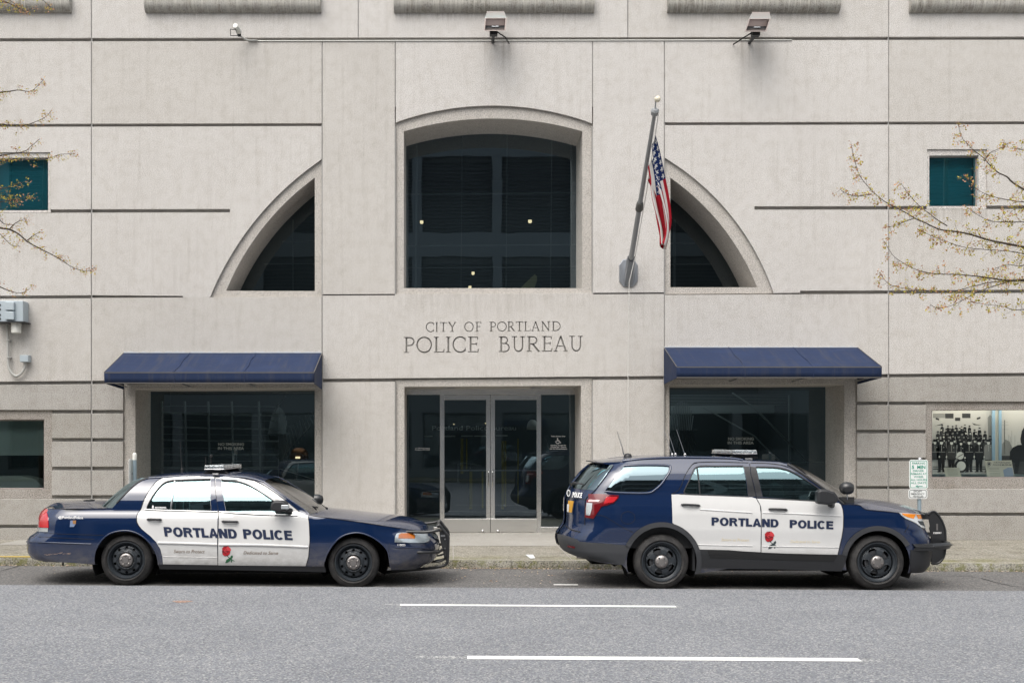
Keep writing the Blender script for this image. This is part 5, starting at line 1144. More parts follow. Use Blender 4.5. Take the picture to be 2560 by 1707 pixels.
# ================================================================ cars
def lerp1(t, tab):
    if t <= tab[0][0]: return tab[0][1]
    for i in range(1, len(tab)):
        if t <= tab[i][0]: a, b = tab[i-1], tab[i]; return a[1]+(b[1]-a[1])*(t-a[0])/(b[0]-a[0])
    return tab[-1][1]
def smooth_tab(tab, h, n=160):
    "resample a table on a fine grid and blur it"
    a, b = tab[0][0], tab[-1][0]; N = n; v = [lerp1(a+(b-a)*i/N, tab) for i in range(N+1)]; k = max(1, int(h/((b-a)/N)))
    for _ in range(2): v = [sum(v[max(0, min(N, i+j))] for j in range(-k, k+1))/(2*k+1) for i in range(N+1)]
    return (a, b, N, v)
def ev(st, t):
    a, b, N, v = st; s = (t-a)/(b-a)*N; s = max(0, min(N-1e-6, s)); i = int(s); return v[i]+(v[i+1]-v[i])*(s-i)
class Hull:
    def __init__(s, yc, prof, rear, frnt, Lr, Lf, p=2.6, taper=None):
        s.yc = yc; s.P = smooth_tab(prof, .016); s.R = smooth_tab(rear, .02); s.Fr = smooth_tab(frnt, .02); s.Lr = Lr; s.Lf = Lf; s.p = p; s.taper = taper or (lambda x, z: 1)
    def xr(s, z): return ev(s.R, z)
    def xf(s, z): return ev(s.Fr, z)
    def pos(s, S, z, off=0.0, side=-1):
        x0 = s.xr(z)+s.Lr; x1 = s.xf(z)-s.Lf; q = 2/s.p; P = ev(s.P, z)
        if S < x0:
            ph = max(0, PI/2-(x0-S)/s.Lr); x = s.xr(z)+s.Lr*(1-math.cos(ph)**q); w_ = math.sin(ph)**q if ph > 0 else 0
        elif S > x1:
            ph = max(0, PI/2-(S-x1)/s.Lf); x = s.xf(z)-s.Lf*(1-math.cos(ph)**q); w_ = math.sin(ph)**q if ph > 0 else 0
        else: x = S; w_ = 1
        w_ *= P*s.taper(x, z)
        return Vector((x, s.yc+side*w_, z))
    def W(s, x, z):
        x0 = s.xr(z)+s.Lr; x1 = s.xf(z)-s.Lf; P = ev(s.P, z)*s.taper(x, z); q = 2/s.p
        if x < x0: f = (x-s.xr(z))/s.Lr
        elif x > x1: f = (s.xf(z)-x)/s.Lf
        else: return P
        if f <= 0: return 0
        return P*(1-(1-f)**s.p)**(1/s.p)
    def S_of(s, x, z):
        x0 = s.xr(z)+s.Lr; x1 = s.xf(z)-s.Lf
        if x < x0: f = max(0, (x-s.xr(z))/s.Lr); ph = math.acos(max(0, min(1, 1-f))**(s.p/2)); return x0-(PI/2-ph)*s.Lr
        if x > x1: f = max(0, (s.xf(z)-x)/s.Lf); ph = math.acos(max(0, min(1, 1-f))**(s.p/2)); return x1+(PI/2-ph)*s.Lf
        return x
    def hit(s, px, py):
        "pixel ray -> (S, z) on the near side"
        y = s.yc-1.08; prev = None; g = lambda y: y-(s.yc-s.W((px-CX)*y/F, EYE-(py-HY)*y/F))
        best = (1e9, y)
        while y < s.yc+.02:
            v = g(y)
            if abs(v) < best[0]: best = (abs(v), y)
            if v >= 0:
                lo, hi = y-.02, y
                for _ in range(16):
                    m = (lo+hi)/2
                    if g(m) >= 0: hi = m
                    else: lo = m
                y = hi; return (s.S_of((px-CX)*y/F, EYE-(py-HY)*y/F), EYE-(py-HY)*y/F)
            y += .02
        y = best[1] if best[1] < s.yc-.05 else s.yc; x, z = (px-CX)*y/F, EYE-(py-HY)*y/F
        return (s.S_of(max(s.xr(z)+.0005, min(s.xf(z)-.0005, x)), z), z)
    def normal(s, S, z, side=-1):
        e = .004; a = s.pos(S+e, z, 0, side)-s.pos(S-e, z, 0, side); b = s.pos(S, z+e, 0, side)-s.pos(S, z-e, 0, side); n = a.cross(b)
        if n.length < 1e-9: return Vector((-1, 0, 0))
        n.normalize(); 
        if n.y*side < 0: n = -n
        return n
    def panel(s, name, mat, parent, px, holes=(), off=0, d=.055, edge=0, both=True, z3=None, mi=None, dom=False, smooth_n=True):
        "px: pixel outline on the near side; off: outward offset; edge: depth of a turned-in rim"
        f = (lambda q: [s.hit(*p) for p in q]) if not dom else (lambda q: q)
        o = f(px); hs = [f(h) for h in holes]
        V, T, _ = cdt(o, hs, d); res = []
        for side in ((-1, 1) if both else (-1,)):
            vs = []; ns = []
            for S, z in V: n = s.normal(S, z, side); vs.append(s.pos(S, z, 0, side)+n*off); ns.append(n)
            fs = [t if side == -1 else t[::-1] for t in T]; 
            if edge:
                for r in [o]+hs:
                    r = densify(r, d); b = len(vs); 
                    for S, z in r: n = s.normal(S, z, side); p = s.pos(S, z, 0, side); vs += [p+n*off, p+n*(off-edge)]; ns += [n, n]
                    m = len(r); fs += [(b+2*i, b+2*((i+1) % m), b+2*((i+1) % m)+1, b+2*i+1) for i in range(m)]
            me = bpy.data.meshes.new(name); me.from_pydata([tuple(v) for v in vs], [], fs); me.polygons.foreach_set('use_smooth', [True]*len(me.polygons))
            ob = link(name, me, parent if not isinstance(parent, dict) else parent[side], mat); me.update()
            me.normals_split_custom_set_from_vertices([tuple(n) for n in ns]); res.append(ob)
        return res
    def text(s, string, p0, p1, hpx, mat, parent, off=.006, bold=0, shear=0, name='lettering', warp=None, slant=0):
        V, T, asp = blocktext(string) if string in ('PORTLAND', 'POLICE') else textmesh(string, bold, shear); vs = []
        for u, v in V:
            px = p0[0]+(p1[0]-p0[0])*u+slant*v; py = p0[1]+(p1[1]-p0[1])*u-hpx*v
            S, z = s.hit(px, py); vs.append(tuple(s.pos(S, z)+s.normal(S, z)*off))
        me = bpy.data.meshes.new(name); me.from_pydata(vs, [], T); return link(name, me, parent, mat)
    def decal(s, pts, mat, parent, off=.006, name='emblem'):
        vs = []; 
        for px, py in pts: S, z = s.hit(px, py); vs.append(tuple(s.pos(S, z)+s.normal(S, z)*off))
        return vs
def loft(H, name, mat, parent, Epx, Tpx, nu=18, nt=9, k=2.4, off=0.0, t_range=1.0, split=None, thick=0):
    "Epx: near side edge line, Tpx: centre line (pixels at the centre plane); full width surface"
    Ew = []
    for p in Epx: S, z = H.hit(*p); q = H.pos(S, z); Ew.append((q.x, q.y, q.z))
    Tw = [tuple(unp(px, py, H.yc)) for px, py in Tpx]
    Ew = catmull(Ew, 8); Tw = catmull(Tw, 8); rows = []
    for i in range(nu+1):
        e_ = Vector(pathat3(Ew, i/nu)); t_ = Vector(pathat3(Tw, i/nu)); row = []
        for j in range(-nt, nt+1):
            t = j/nt; a = abs(t); a = a*t_range; w_ = H.yc-e_.y
            row.append(Vector((t_.x+(e_.x-t_.x)*a**2, H.yc+(1 if t > 0 else -1)*a*w_, t_.z+(e_.z-t_.z)*a**k+off)))
        rows.append(row)
    mb = MB(); mb.grid(rows); o = mb.build(name, mat, parent, smooth=True)
    # make the surface face outwards
    me = o.data; up = sum(p.normal.z for p in me.polygons)
    if up < 0: me.flip_normals()
    if thick: m_ = o.modifiers.new('t', 'SOLIDIFY'); m_.thickness = thick; m_.offset = -1
    return o, rows
def pathat3(pts, s):
    L = [0]
    for i in range(1, len(pts)): L.append(L[-1]+(Vector(pts[i])-Vector(pts[i-1])).length)
    s *= L[-1]
    for i in range(1, len(pts)):
        if s <= L[i] or i == len(pts)-1:
            f_ = (s-L[i-1])/max(1e-9, L[i]-L[i-1]); return [a+(b-a)*f_ for a, b in zip(pts[i-1], pts[i])]
def strip(H, name, mat, parent, px, wpx, off=.008, both=True, th=.006):
    "raised strip following a pixel path"
    P = catmull(px, 4) if len(px) > 2 else px
    L = []; n = len(P)
    out = []
    for side in ((-1, 1) if both else (-1,)):
        mb = MB(); rows = []
        for i, p in enumerate(P):
            q0 = P[max(0, i-1)]; q1 = P[min(n-1, i+1)]; dx_, dy_ = q1[0]-q0[0], q1[1]-q0[1]; l = math.hypot(dx_, dy_) or 1; nx, ny = -dy_/l*wpx/2, dx_/l*wpx/2
            row = []
            for a, h in ((-1, -.3), (-1, .7), (-.5, 1), (.5, 1), (1, .7), (1, -.3)):
                S, z = H.hit(p[0]+nx*a, p[1]+ny*a); row.append(H.pos(S, z, 0, side)+H.normal(S, z, side)*(off-th+th*h))
            rows.append(row)
        mb.grid(rows); out.append(mb.build(name, mat, parent if not isinstance(parent, dict) else parent[side], smooth=True))
    return out
def wheel(car, cx, cz, yface, R, kind, side=-1, rrim=.225):
    "yface: plane of the outer sidewall"
    sg = -side  # +1 means inward is +y
    w_ = sub('wheel', car, (cx, yface+sg*.1, cz)); c = (cx, yface, cz)
    s_ = lambda prof: [(r, h) for r, h in prof]
    mb = MB(); mb.lathe([(rrim+.004, .018), (rrim+.012, .0), (rrim+.03, -.010), (R-.075, -.014), (R-.07, -.010), (R-.035, .0), (R-.012, .018), (R, .045), (R, .075), (R-.008, .08), (R-.008, .086), (R, .09), (R, .125), (R-.008, .13), (R-.008, .136), (R, .14), (R, .17), (R-.02, .20), (R-.06, .215), (rrim, .215)], c, 'y', 56, sgn=sg)
    mb.build('tyre', M['tyre'], w_, smooth=True, auto=35)
    rf = .205 if kind == 'sedan' else .214
    # rim barrel
    mb = MB(); mb.lathe([(rrim+.006, .020), (rrim+.003, .006), (rrim-.010, .004), (rrim-.016, .020), (rf+.006, .04), (rf-.002, .11)], c, 'y', 48, sgn=sg)
    # rim face with openings
    rf = .205 if kind == 'sedan' else .214
    if kind == 'sedan':
        holes = [(.162, 2*PI*i/10+PI/2, .0205) for i in range(10)]
        hp = [[(a*math.cos(t)+r*math.cos(q), a*math.sin(t)+r*math.sin(q)) for q in [2*PI*k/12 for k in range(12)]] for a, t, r in holes]
        prof = [(0, .035), (.09, .035), (.105, .008), (.118, .008), (.137, .034), (.178, .038), (.19, .052), (.203, .085)]
    else:
        hp = []
        for i in range(5):
            t = math.radians(40+72*i)
            shape = [(.106, -.22), (.122, -.32), (.155, -.32), (.174, -.24), (.180, 0), (.174, .24), (.155, .32), (.122, .32), (.106, .22)]
            hp.append([(r*rf/.203*math.cos(t+a), r*rf/.203*math.sin(t+a)) for r, a in shape])
        prof = [(0, .03), (.085, .03), (.10, .022), (.15, .026), (.175, .040), (.186, .036), (.203, .075)]
    disc = [(rf*math.cos(2*PI*k/48), rf*math.sin(2*PI*k/48)) for k in range(48)]
    V, T, _ = cdt(disc, hp, .014)
    dep = lambda r: lerp1(r*.203/rf, prof)
    mb.add([(cx+x, yface+sg*dep(math.hypot(x, z)), cz+z) for x, z in V], T)
    for h in hp:   # turned-in edges of the openings
        n = len(h); mb.add([(cx+x, yface+sg*dep(math.hypot(x, z)), cz+z) for x, z in h]+[(cx+x*.985, yface+sg*(dep(math.hypot(x, z))+.03), cz+z*.985) for x, z in h], [(i, (i+1) % n, (i+1) % n+n, i+n) for i in range(n)])
    mb.build('rim', M['rim'], w_, smooth=True, auto=40)
    mb = MB(); mb.lathe([(0, .10), (rf+.01, .10)], c, 'y', 24, sgn=sg); mb.lathe([(0, .055), (.155, .055), (.155, .09)], c, 'y', 24, mi=1, sgn=sg); mb.build('brake_disc', [M['void'], M['greyplastic']], w_)
    # hub cap
    hb = MB()
    if kind == 'sedan':
        hb.lathe([(.094, .03), (.093, .002), (.086, -.008), (.060, -.014), (.046, -.012), (.040, -.022), (0, -.024)], c, 'y', 30, sgn=sg)
        for i in range(5):
            t = PI/2+2*PI*i/5+.1; hb.lathe([(.017, -.006), (.015, -.020), (.008, -.025), (0, -.025)], (cx+.062*math.cos(t), yface, cz+.062*math.sin(t)), 'y', 10, sgn=sg)
    else:
        hb.lathe([(.090, .03), (.088, .004), (.080, -.006), (.04, -.018), (0, -.020)], c, 'y', 30, sgn=sg)
        for i in range(5):
            t = -PI/2+2*PI*i/5; hb.lathe([(.018, -.004), (.013, -.016), (.009, -.024), (0, -.025)], (cx+.058*math.cos(t), yface, cz+.058*math.sin(t)), 'y', 10, sgn=sg)
    hb.build('hub_cap', M['hub'], w_, smooth=True, auto=50)
    return w_
def well(car, H, cx, cz, r, depth=.42):
    for side in (-1, 1):
        mb = MB(); n = 20; y0 = H.yc+side*.93; y1 = H.yc+side*(.93-depth)
        pts = [(cx+(r+.02)*math.cos(PI*i/n*1.3-.47), cz+(r+.02)*math.sin(PI*i/n*1.3-.47)) for i in range(n+1)]
        mb.grid([[(x, y, z) for x, z in pts] for y in (y0, y1)]); mb.add([(x, y1, z) for x, z in pts]+[(cx, y1, cz)], [(i, i+1, n+1) for i in range(n)]); mb.build('wheel_well', M['void'], car)
def lightbar(car, x0, x1, y0, y1, z0, z1):
    mb = MB(); mb.box(x0, x1, y0, y1, z0+.0, z0+.016); 
    o = mb.build('light_bar', M['steel'], car, bevel=.006)
    n = 6
    for i in range(n):
        a = y0+.006+(y1-y0-.012)*i/n; b = y0+.006+(y1-y0-.012)*(i+1)/n-.004; mb = MB(); mb.box(x0+.003, x1-.003, a, b, z0+.018, z1); mb.build('lens', M['lblens'], o, bevel=.012)
        mb = MB()
        for xx in (x0+.03, x1-.03):
            for k in range(3): y = a+(b-a)*(k+.5)/3; mb.lathe([(0, 0), (.018, -.01), (.02, -.022)], (xx, y, (z0+z1)/2+.012), 'y', 8)
        for k in range(5): xk = x0+.03+(x1-x0-.06)*k/4; mb.box(xk-.016, xk+.016, a+.01, b-.01, z0+.024, z1-.014)
        mb.build('reflector', M['silverlens'], o)
    mb = MB()
    for y in (y0+.12, y1-.12): mb.prism([(x0+.05, z0), (x1-.05, z0), (x1+.03, z0-.05), (x0-.03, z0-.05)], y-.05, y+.05)
    mb.build('mounting_foot', M['plastic'], o)
    return o
M['lblens'] = glass('lightbar_lens', (.90, .93, .95), .12)
def seats(car, xs, yc, zb, zt, lean=.12):
    for x in xs:
        for s in (-.38, .38):
            mb = MB(); y = yc+s
            mb.prism([(x-.02, zb+.42), (x+.12, zb+.44), (x+.02, zt-.18), (x-.03-lean, zt-.16), (x-.16-lean*.4, zb+.5)], y-.24, y+.24)
            mb.prism([(x, zb+.28), (x+.52, zb+.32), (x+.52, zb+.42), (x, zb+.44)], y-.24, y+.24)
            mb.prism([(x-.06-lean, zt-.14), (x+.02-lean, zt-.14), (x+.0-lean, zt+.03), (x-.07-lean, zt+.03)], y-.12, y+.12); mb.build('seat', M['seat'], car, bevel=.03)
def rose(H, parent, m, s, flip=0, base=.0065):
    "m: map from local units to pixels"
    shapes = [('petal2', [(-30, -2), (-26, 22), (-8, 36), (14, 34), (30, 18), (34, -8), (28, -30), (6, -42), (-16, -38), (-28, -22)]),
      ('petal', [(-26, -6), (-30, -24), (-12, -40), (4, -30), (0, -12)]), ('petal3', [(2, -28), (14, -44), (34, -26), (40, -8), (24, -2), (10, -10)]),
      ('petal', [(-4, 12), (20, 4), (34, 0), (28, 20), (8, 30)]), ('petal', [(-20, 6), (-6, 14), (4, 30), (-12, 34), (-26, 22)]), ('petal3', [(-14, -10), (2, -20), (12, -8), (6, 6), (-8, 6)]), ('petal2', [(-6, -8), (4, -12), (8, -2), (0, 4)])]
    o = None
    for i, (mn, pts) in enumerate(shapes):
        vs = H.decal([m(x*s, y*s) for x, y in pts], None, None, base+.0008*(i+1))
        if o is None: o = MB(); mats = []
        if M[mn] not in mats: mats.append(M[mn])
        o.add(vs, [tuple(range(len(vs)))], mats.index(M[mn]))
    lf = M['leafdark'] if not flip else M['leafblack']; mats.append(lf); li = len(mats)-1
    for pts in ([(6, 34), (12, 34), (40, 54), (66, 72), (64, 76), (36, 60)], [(-6, 88), (4, 62), (24, 50), (40, 56), (34, 70), (14, 84)], [(30, 52), (36, 36), (48, 26), (54, 40), (46, 54)], [(40, 60), (48, 66), (46, 84), (38, 82)]):
        vs = H.decal([m(x*s, y*s) for x, y in pts], None, None, base); o.add(vs, [tuple(range(len(vs)))], li)
    return o.build('rose_emblem', mats, parent, fix=False)
def circpx(cx, cy, r, a0, a1, n=24, ry=None): return [(cx+r*math.cos(math.radians(a0+(a1-a0)*i/n)), cy-(ry or r)*math.sin(math.radians(a0+(a1-a0)*i/n))) for i in range(n+1)]

# ---------------------------------------------------------------- sedan
A = crop(40, 1120, 3.92); B = crop(560, 1120, 3.92)
YS = 16.72
def zx(pts, y): return sorted([(unp(px, py, y).z, unp(px, py, y).x) for px, py in pts])
tail = [A(300, 572), A(262, 590), A(232, 625), A(212, 680), A(203, 740), A(196, 815), A(130, 845), A(105, 868), A(95, 900), A(95, 960), A(104, 1020), A(135, 1060), A(175, 1085), A(230, 1100), A(300, 1112)]
nose = [B(1985, 800), B(2010, 815), B(2060, 860), B(2095, 905), B(2112, 950), B(2112, 1000), B(2100, 1050), B(2075, 1095), B(2045, 1130), B(1960, 1150), B(1900, 1160)]
HS = Hull(YS, [(.1, .90), (.22, .93), (.30, .965), (.45, .985), (.56, .995), (.68, .99), (.86, .982), (.92, .972), (.975, .935), (.995, .927), (1.03, .923), (1.10, .915), (1.2, .886), (1.3, .832), (1.4, .757), (1.46, .69)],
    zx(tail, YS-.45), zx(nose, YS-.45), .62, .75, 2.7)
car1 = thing('police_sedan', 'navy and white police sedan parked at the kerb in front of the left window', 'police car', (unp(602, 0, YS).x, YS, gz(-3)))
whr = A(1077, 1096); whf = B(1268, 1122)
def arch(cx, cy, r, a0, a1, n=22, ry=None): return circpx(cx, cy, r, a0, a1, n, ry)
# wheel openings as part of the lower outline
ar = [A(*p) for p in ((805, 1140), (768, 1135), (765, 1080), (775, 1020), (800, 960), (840, 900), (890, 855), (950, 825), (1040, 808), (1110, 810), (1180, 830), (1250, 870), (1310, 925), (1355, 990), (1385, 1060), (1400, 1140), (1402, 1160))]
af = [B(*p) for p in ((980, 1160), (985, 1110), (1000, 1060), (1030, 1000), (1075, 935), (1130, 880), (1200, 845), (1290, 828), (1370, 838), (1450, 870), (1520, 915), (1575, 965), (1605, 1010), (1620, 1080), (1630, 1160), (1640, 1192))]
E1 = [A(300, 584), A(440, 592), A(700, 590), A(945, 585)]
Ep = [A(985, 540), A(1040, 480), A(1140, 380), A(1225, 318), A(1300, 292)]
Er = [A(1430, 284), A(1640, 268), A(1900, 262), A(2100, 262), B(0, 268), B(200, 285), B(330, 312), B(395, 332)]
Ew = [B(480, 392), B(600, 476), B(700, 545), B(790, 610), B(835, 650)]
Eh = [B(1000, 676), B(1300, 716), B(1600, 762), B(1870, 803), B(1985, 800)]
rside = [A(262, 590), A(232, 625), A(212, 680), A(203, 740), A(196, 815), A(130, 845), A(105, 868), A(95, 900), A(95, 960), A(104, 1020), A(135, 1060), A(175, 1085), A(230, 1100), A(500, 1120)]
fside = [B(2010, 815), B(2060, 860), B(2095, 905), B(2112, 950), B(2112, 1000), B(2100, 1050), B(2075, 1095), B(2045, 1130), B(1960, 1150)]
outline = rside+ar+[B(700, 1165)]+af+fside[::-1]+Eh[::-1]+Ew[::-1]+Er[::-1]+Ep[::-1]+E1[::-1]
wr = [A(*p) for p in ((1285, 592), (1292, 560), (1340, 470), (1400, 390), (1450, 345), (1500, 325), (1548, 316), (1700, 308), (1908, 303), (1912, 612), (1500, 602))]
wf = [A(2012, 306), A(2200, 312), B(100, 320), B(200, 345), B(330, 410), B(450, 490), B(600, 600), B(700, 652), B(300, 632), A(2060, 618)]
HS.panel('body', M['navy'], car1, outline, [wr, wf], edge=.012)
# belt mouldings, doors (white), window surrounds
dw = {-1: None, 1: None}
rd_out = [A(*p) for p in ((1198, 640), (1232, 590), (1262, 500), (1320, 400), (1385, 325), (1432, 296), (1640, 278), (1948, 272), (1950, 303), (1914, 303), (1916, 620), (1980, 624), (1976, 1142), (1442, 1134), (1435, 1060), (1415, 985), (1375, 920), (1320, 862), (1262, 815), (1215, 775), (1190, 725), (1184, 680))]
fd_out = [A(1988, 626), A(2060, 622), A(2012, 306), A(1955, 303), A(1952, 274)]+[B(0, 283), B(150, 296), B(300, 325), B(400, 375), B(520, 455), B(640, 545), B(735, 625), B(822, 662), B(832, 740), B(838, 900), B(826, 1060), B(800, 1152)]+[A(1982, 1144)]
rear_doors = HS.panel('door', M['white'], car1, rd_out, [wr] if False else [], off=.005, d=.05) if False else None
def doorpanel(H, car, out, win, mat, off=.005):
    # window opening is subtracted where it lies fully inside; otherwise the outline already skirts it
    return H.panel('door', mat, car, out, [win], off=off, edge=.006)
big = lambda poly, f: [(sum(p[0] for p in poly)/len(poly)+(x-sum(p[0] for p in poly)/len(poly))*f, sum(p[1] for p in poly)/len(poly)+(y-sum(p[1] for p in poly)/len(poly))*f) for x, y in poly]
rd_full = [A(*p) for p in ((1198, 640), (1232, 590), (1262, 500), (1320, 400), (1385, 325), (1432, 296), (1640, 278), (1946, 272), (1952, 420), (1982, 624), (1976, 1142), (1442, 1134), (1435, 1060), (1415, 985), (1375, 920), (1320, 862), (1262, 815), (1215, 775), (1190, 725), (1184, 680))]
fd_full = [A(1988, 624), A(1958, 420), A(1952, 274)]+[B(0, 283), B(150, 296), B(300, 325), B(400, 375), B(520, 455), B(640, 545), B(735, 625), B(822, 662), B(832, 740), B(838, 900), B(826, 1060), B(800, 1152)]+[A(1982, 1144)]
# blue B pillar: cut the white door there
rd_b = [(A(1912, 303)), A(1948, 303), A(1954, 420), A(1984, 622), A(1914, 616)]
fd_b = [A(1957, 304), A(2010, 306), A(2058, 618), A(1988, 620), A(1960, 420)]
rdoor = HS.panel('door', M['white'], car1, rd_full, [wr], off=.005, edge=.007); fdoor = HS.panel('door', M['white'], car1, fd_full, [wf], off=.005, edge=.007)
for dr, nm in ((rdoor, 'rear'), (fdoor, 'front')): pass
HS.panel('door_pillar', M['navy'], {-1: rdoor[0], 1: rdoor[1]}, rd_b, [], off=.008, d=.05, edge=.004); HS.panel('door_pillar', M['navy'], {-1: fdoor[0], 1: fdoor[1]}, fd_b, [], off=.008, d=.05, edge=.004)
RD = {-1: rdoor[0], 1: rdoor[1]}; FD = {-1: fdoor[0], 1: fdoor[1]}
HS.panel('window', M['carglass'], RD, wr, [], off=-.006, d=.05); HS.panel('window', M['carglass'], FD, wf, [], off=-.006, d=.05)
strip(HS, 'window_divider', M['steel'], RD, [A(1556, 316), A(1535, 450), A(1518, 600)], 4.2, off=.006)
strip(HS, 'window_trim', M['plastic'], RD, [A(1285, 590), A(1294, 556), A(1342, 468), A(1402, 388), A(1452, 343), A(1502, 323), A(1600, 314), A(1908, 303)], 2.4, off=.010)
strip(HS, 'window_trim', M['plastic'], FD, [A(2012, 308), B(20, 318), B(130, 326), B(230, 358), B(340, 418), B(460, 498), B(600, 602)], 2.4, off=.010)
strip(HS, 'window_trim', M['chrome'], RD, [A(1260, 600), A(1600, 612), A(1975, 622)], 2.0, off=.012); strip(HS, 'window_trim', M['plastic'], RD, [A(1270, 608), A(1600, 620), A(1978, 630)], 1.4, off=.011)
strip(HS, 'window_trim', M['chrome'], FD, [A(1992, 622), B(100, 634), B(400, 650), B(700, 658), B(730, 650)], 2.0, off=.012); strip(HS, 'window_trim', M['plastic'], FD, [A(1992, 632), B(100, 643), B(400, 658), B(720, 664)], 1.4, off=.011)
for side_, path in ((RD, [A(1430, 296), A(1380, 326), A(1318, 400), A(1258, 500), A(1226, 590), A(1190, 650), A(1182, 700), A(1192, 740), A(1225, 785)]), (RD, [A(1950, 275), A(1955, 420), A(1984, 624), A(1982, 800), A(1978, 1142)]), (FD, [B(822, 664), B(834, 740), B(840, 900), B(828, 1060), B(803, 1150)]), (FD, [B(150, 292), B(300, 320), B(400, 370), B(520, 450), B(640, 540), B(740, 622)])):
    strip(HS, 'door_gap', M['seam'], side_, path, 1.3, off=.0085, th=.003)
strip(HS, 'rub_strip', M['white'], RD, [A(1392, 925), A(1700, 932), A(1972, 942)], 5.5, off=.020, th=.016); strip(HS, 'rub_strip', M['white'], FD, [A(1990, 943), B(300, 946), B(600, 955), B(822, 966)], 5.5, off=.020, th=.016)
strip(HS, 'door_crease', M['white'], RD, [A(1440, 1062), A(1974, 1070)], 2.0, off=.008, th=.003)
# handles
def handle(H, par, pts, z0, zx_=None):
    for side in (-1, 1):
        mb = MB(); (u0, v0), (u1, v1) = pts; n = 10; rows = []
        q = []
        for i in range(n+1):
            t = i/n; S, z = H.hit(u0+(u1-u0)*t, v0+(v1-v0)*t); q.append(H.pos(S, z, 0, side)+H.normal(S, z, side)*(.012+.026*math.sin(PI*t)**.4))
        mb.tube(q, [.011]+[.0155]*(n-1)+[.011], 8); mb.build('door_handle', M['plastic'], par[side], smooth=True)
handle(HS, RD, (A(1288, 698), A(1428, 702)), 0); handle(HS, FD, (A(2022, 718), B(140, 722)), 0)
for P_, u0, u1, v in ((RD, 1296, 1408, 732), (FD, 2045, 2160, 752)): HS.panel('handle_recess', M['white'], P_, [A(u0, v-22), A(u1, v-20), A(u1-6, v+8), A(u0+6, v+8)], [], off=.0075, d=.05)
# sills and dark lower body
HS.panel('sill', M['plastic'], car1, [A(1396, 1140), A(1700, 1144), B(0, 1148), B(500, 1156), B(984, 1162), B(1000, 1212), B(500, 1200), B(0, 1190), A(1410, 1182)], [], off=.006, d=.08, edge=.05)
# roof, screens, deck, bonnet
Tr = [A(300, 580), A(350, 545), A(420, 525), A(600, 515), A(760, 520), A(880, 548)]
M['trunkpaint'] = M['navy']
deck, _ = loft(HS, 'boot_lid', M['navy'], car1, [A(292, 588), A(440, 592), A(700, 590), A(945, 585)], [A(296, 582), A(360, 545), A(450, 524), A(640, 515), A(790, 522), A(880, 552)], 16, 10, 2.1)
rwin, _ = loft(HS, 'rear_window', M['carglass_dark'], car1, [A(945, 585), A(1040, 480), A(1140, 380), A(1225, 318), A(1300, 292)], [A(880, 552), A(985, 455), A(1090, 368), A(1180, 312), A(1262, 282)], 14, 9, 2.4)
roof, _ = loft(HS, 'roof', M['navy'], car1, [A(1300, 292)]+Er, [A(1262, 282), A(1440, 250), A(1640, 232), A(1850, 226), A(2100, 226), A(2300, 236), B(400, 262), B(478, 290)], 22, 10, 3.0)
wscr, _ = loft(HS, 'windscreen', M['screen'], car1, [B(395, 332)]+Ew, [B(478, 290), B(600, 350), B(740, 430), B(860, 505), B(960, 568), B(1010, 592)], 14, 10, 2.2)
hood, _ = loft(HS, 'bonnet', M['navy'], car1, [B(835, 650)]+Eh[:-1]+[B(1930, 806)], [B(1010, 592), B(1200, 606), B(1400, 628), B(1600, 648), B(1760, 668), B(1900, 702), B(1990, 748), B(2012, 790)], 20, 12, 2.0)
for pth, w_ in (([B(395, 332)]+Ew, 4.0), (Ep, 3.0)): strip(HS, 'pillar_trim', M['navy'] if w_ == 4 else M['plastic'], car1, pth, w_, off=.010, th=.012)
strip(HS, 'roof_gutter', M['navy'], car1, [A(1300, 292)]+Er, 3.2, off=.012, th=.012)
strip(HS, 'bonnet_gap', M['seam'], car1, [B(835, 655), B(1000, 680), B(1300, 720), B(1600, 766), B(1880, 808)], 1.2, off=.004, th=.003)
strip(HS, 'boot_gap', M['seam'], car1, [A(310, 592), A(440, 598), A(700, 598), A(930, 592)], 1.1, off=.004, th=.003)
strip(HS, 'bumper_crease', M['seam'], car1, [A(112, 862), A(400, 876), A(770, 892)], 1.0, off=.004, th=.003); strip(HS, 'bumper_crease', M['navy'], car1, [A(105, 915), A(400, 926), A(740, 938)], 2.6, off=.010, th=.010)
strip(HS, 'bumper_crease', M['seam'], car1, [A(205, 822), A(420, 838), A(860, 852)], 1.0, off=.004, th=.003)
# lamps
HS.panel('tail_light', M['red'], car1, [A(*p) for p in ((296, 588), (312, 600), (318, 680), (320, 778), (228, 772), (232, 700), (250, 630), (272, 600))], [], off=.010, d=.03, edge=.014)
HS.panel('tail_light', M['clearlens'], car1, [A(*p) for p in ((228, 776), (316, 782), (314, 818), (208, 812))], [], off=.008, d=.03, edge=.01)
HS.panel('headlight', M['silverlens'], car1, [B(*p) for p in ((1672, 920), (1676, 870), (1690, 838), (1720, 826), (1900, 826), (1985, 838), (2012, 880), (2010, 905), (1965, 925))], [], off=.008, d=.03, edge=.012)
M['cover'] = glass('headlight_cover', (.92, .95, .96), .06)
HS.panel('headlight', M['cover'], car1, [B(*p) for p in ((1668, 922), (1672, 868), (1688, 834), (1720, 822), (1900, 822), (1990, 834), (2016, 880), (2012, 908), (1965, 929))], [], off=.018, d=.03)
HS.panel('indicator', M['amber'], car1, [B(*p) for p in ((1706, 884), (1710, 850), (1730, 834), (1840, 834), (1868, 856), (1866, 888))], [], off=.013, d=.03, edge=.005)
HS.panel('fog_reflector', M['clearlens'], car1, [B(*p) for p in ((2030, 845), (2090, 838), (2105, 870), (2095, 895), (2060, 885))], [], off=.010, d=.03)
strip(HS, 'bumper_crease', M['navy'], car1, [B(1680, 968), B(1900, 975), B(2090, 1000)], 2.4, off=.010, th=.01)
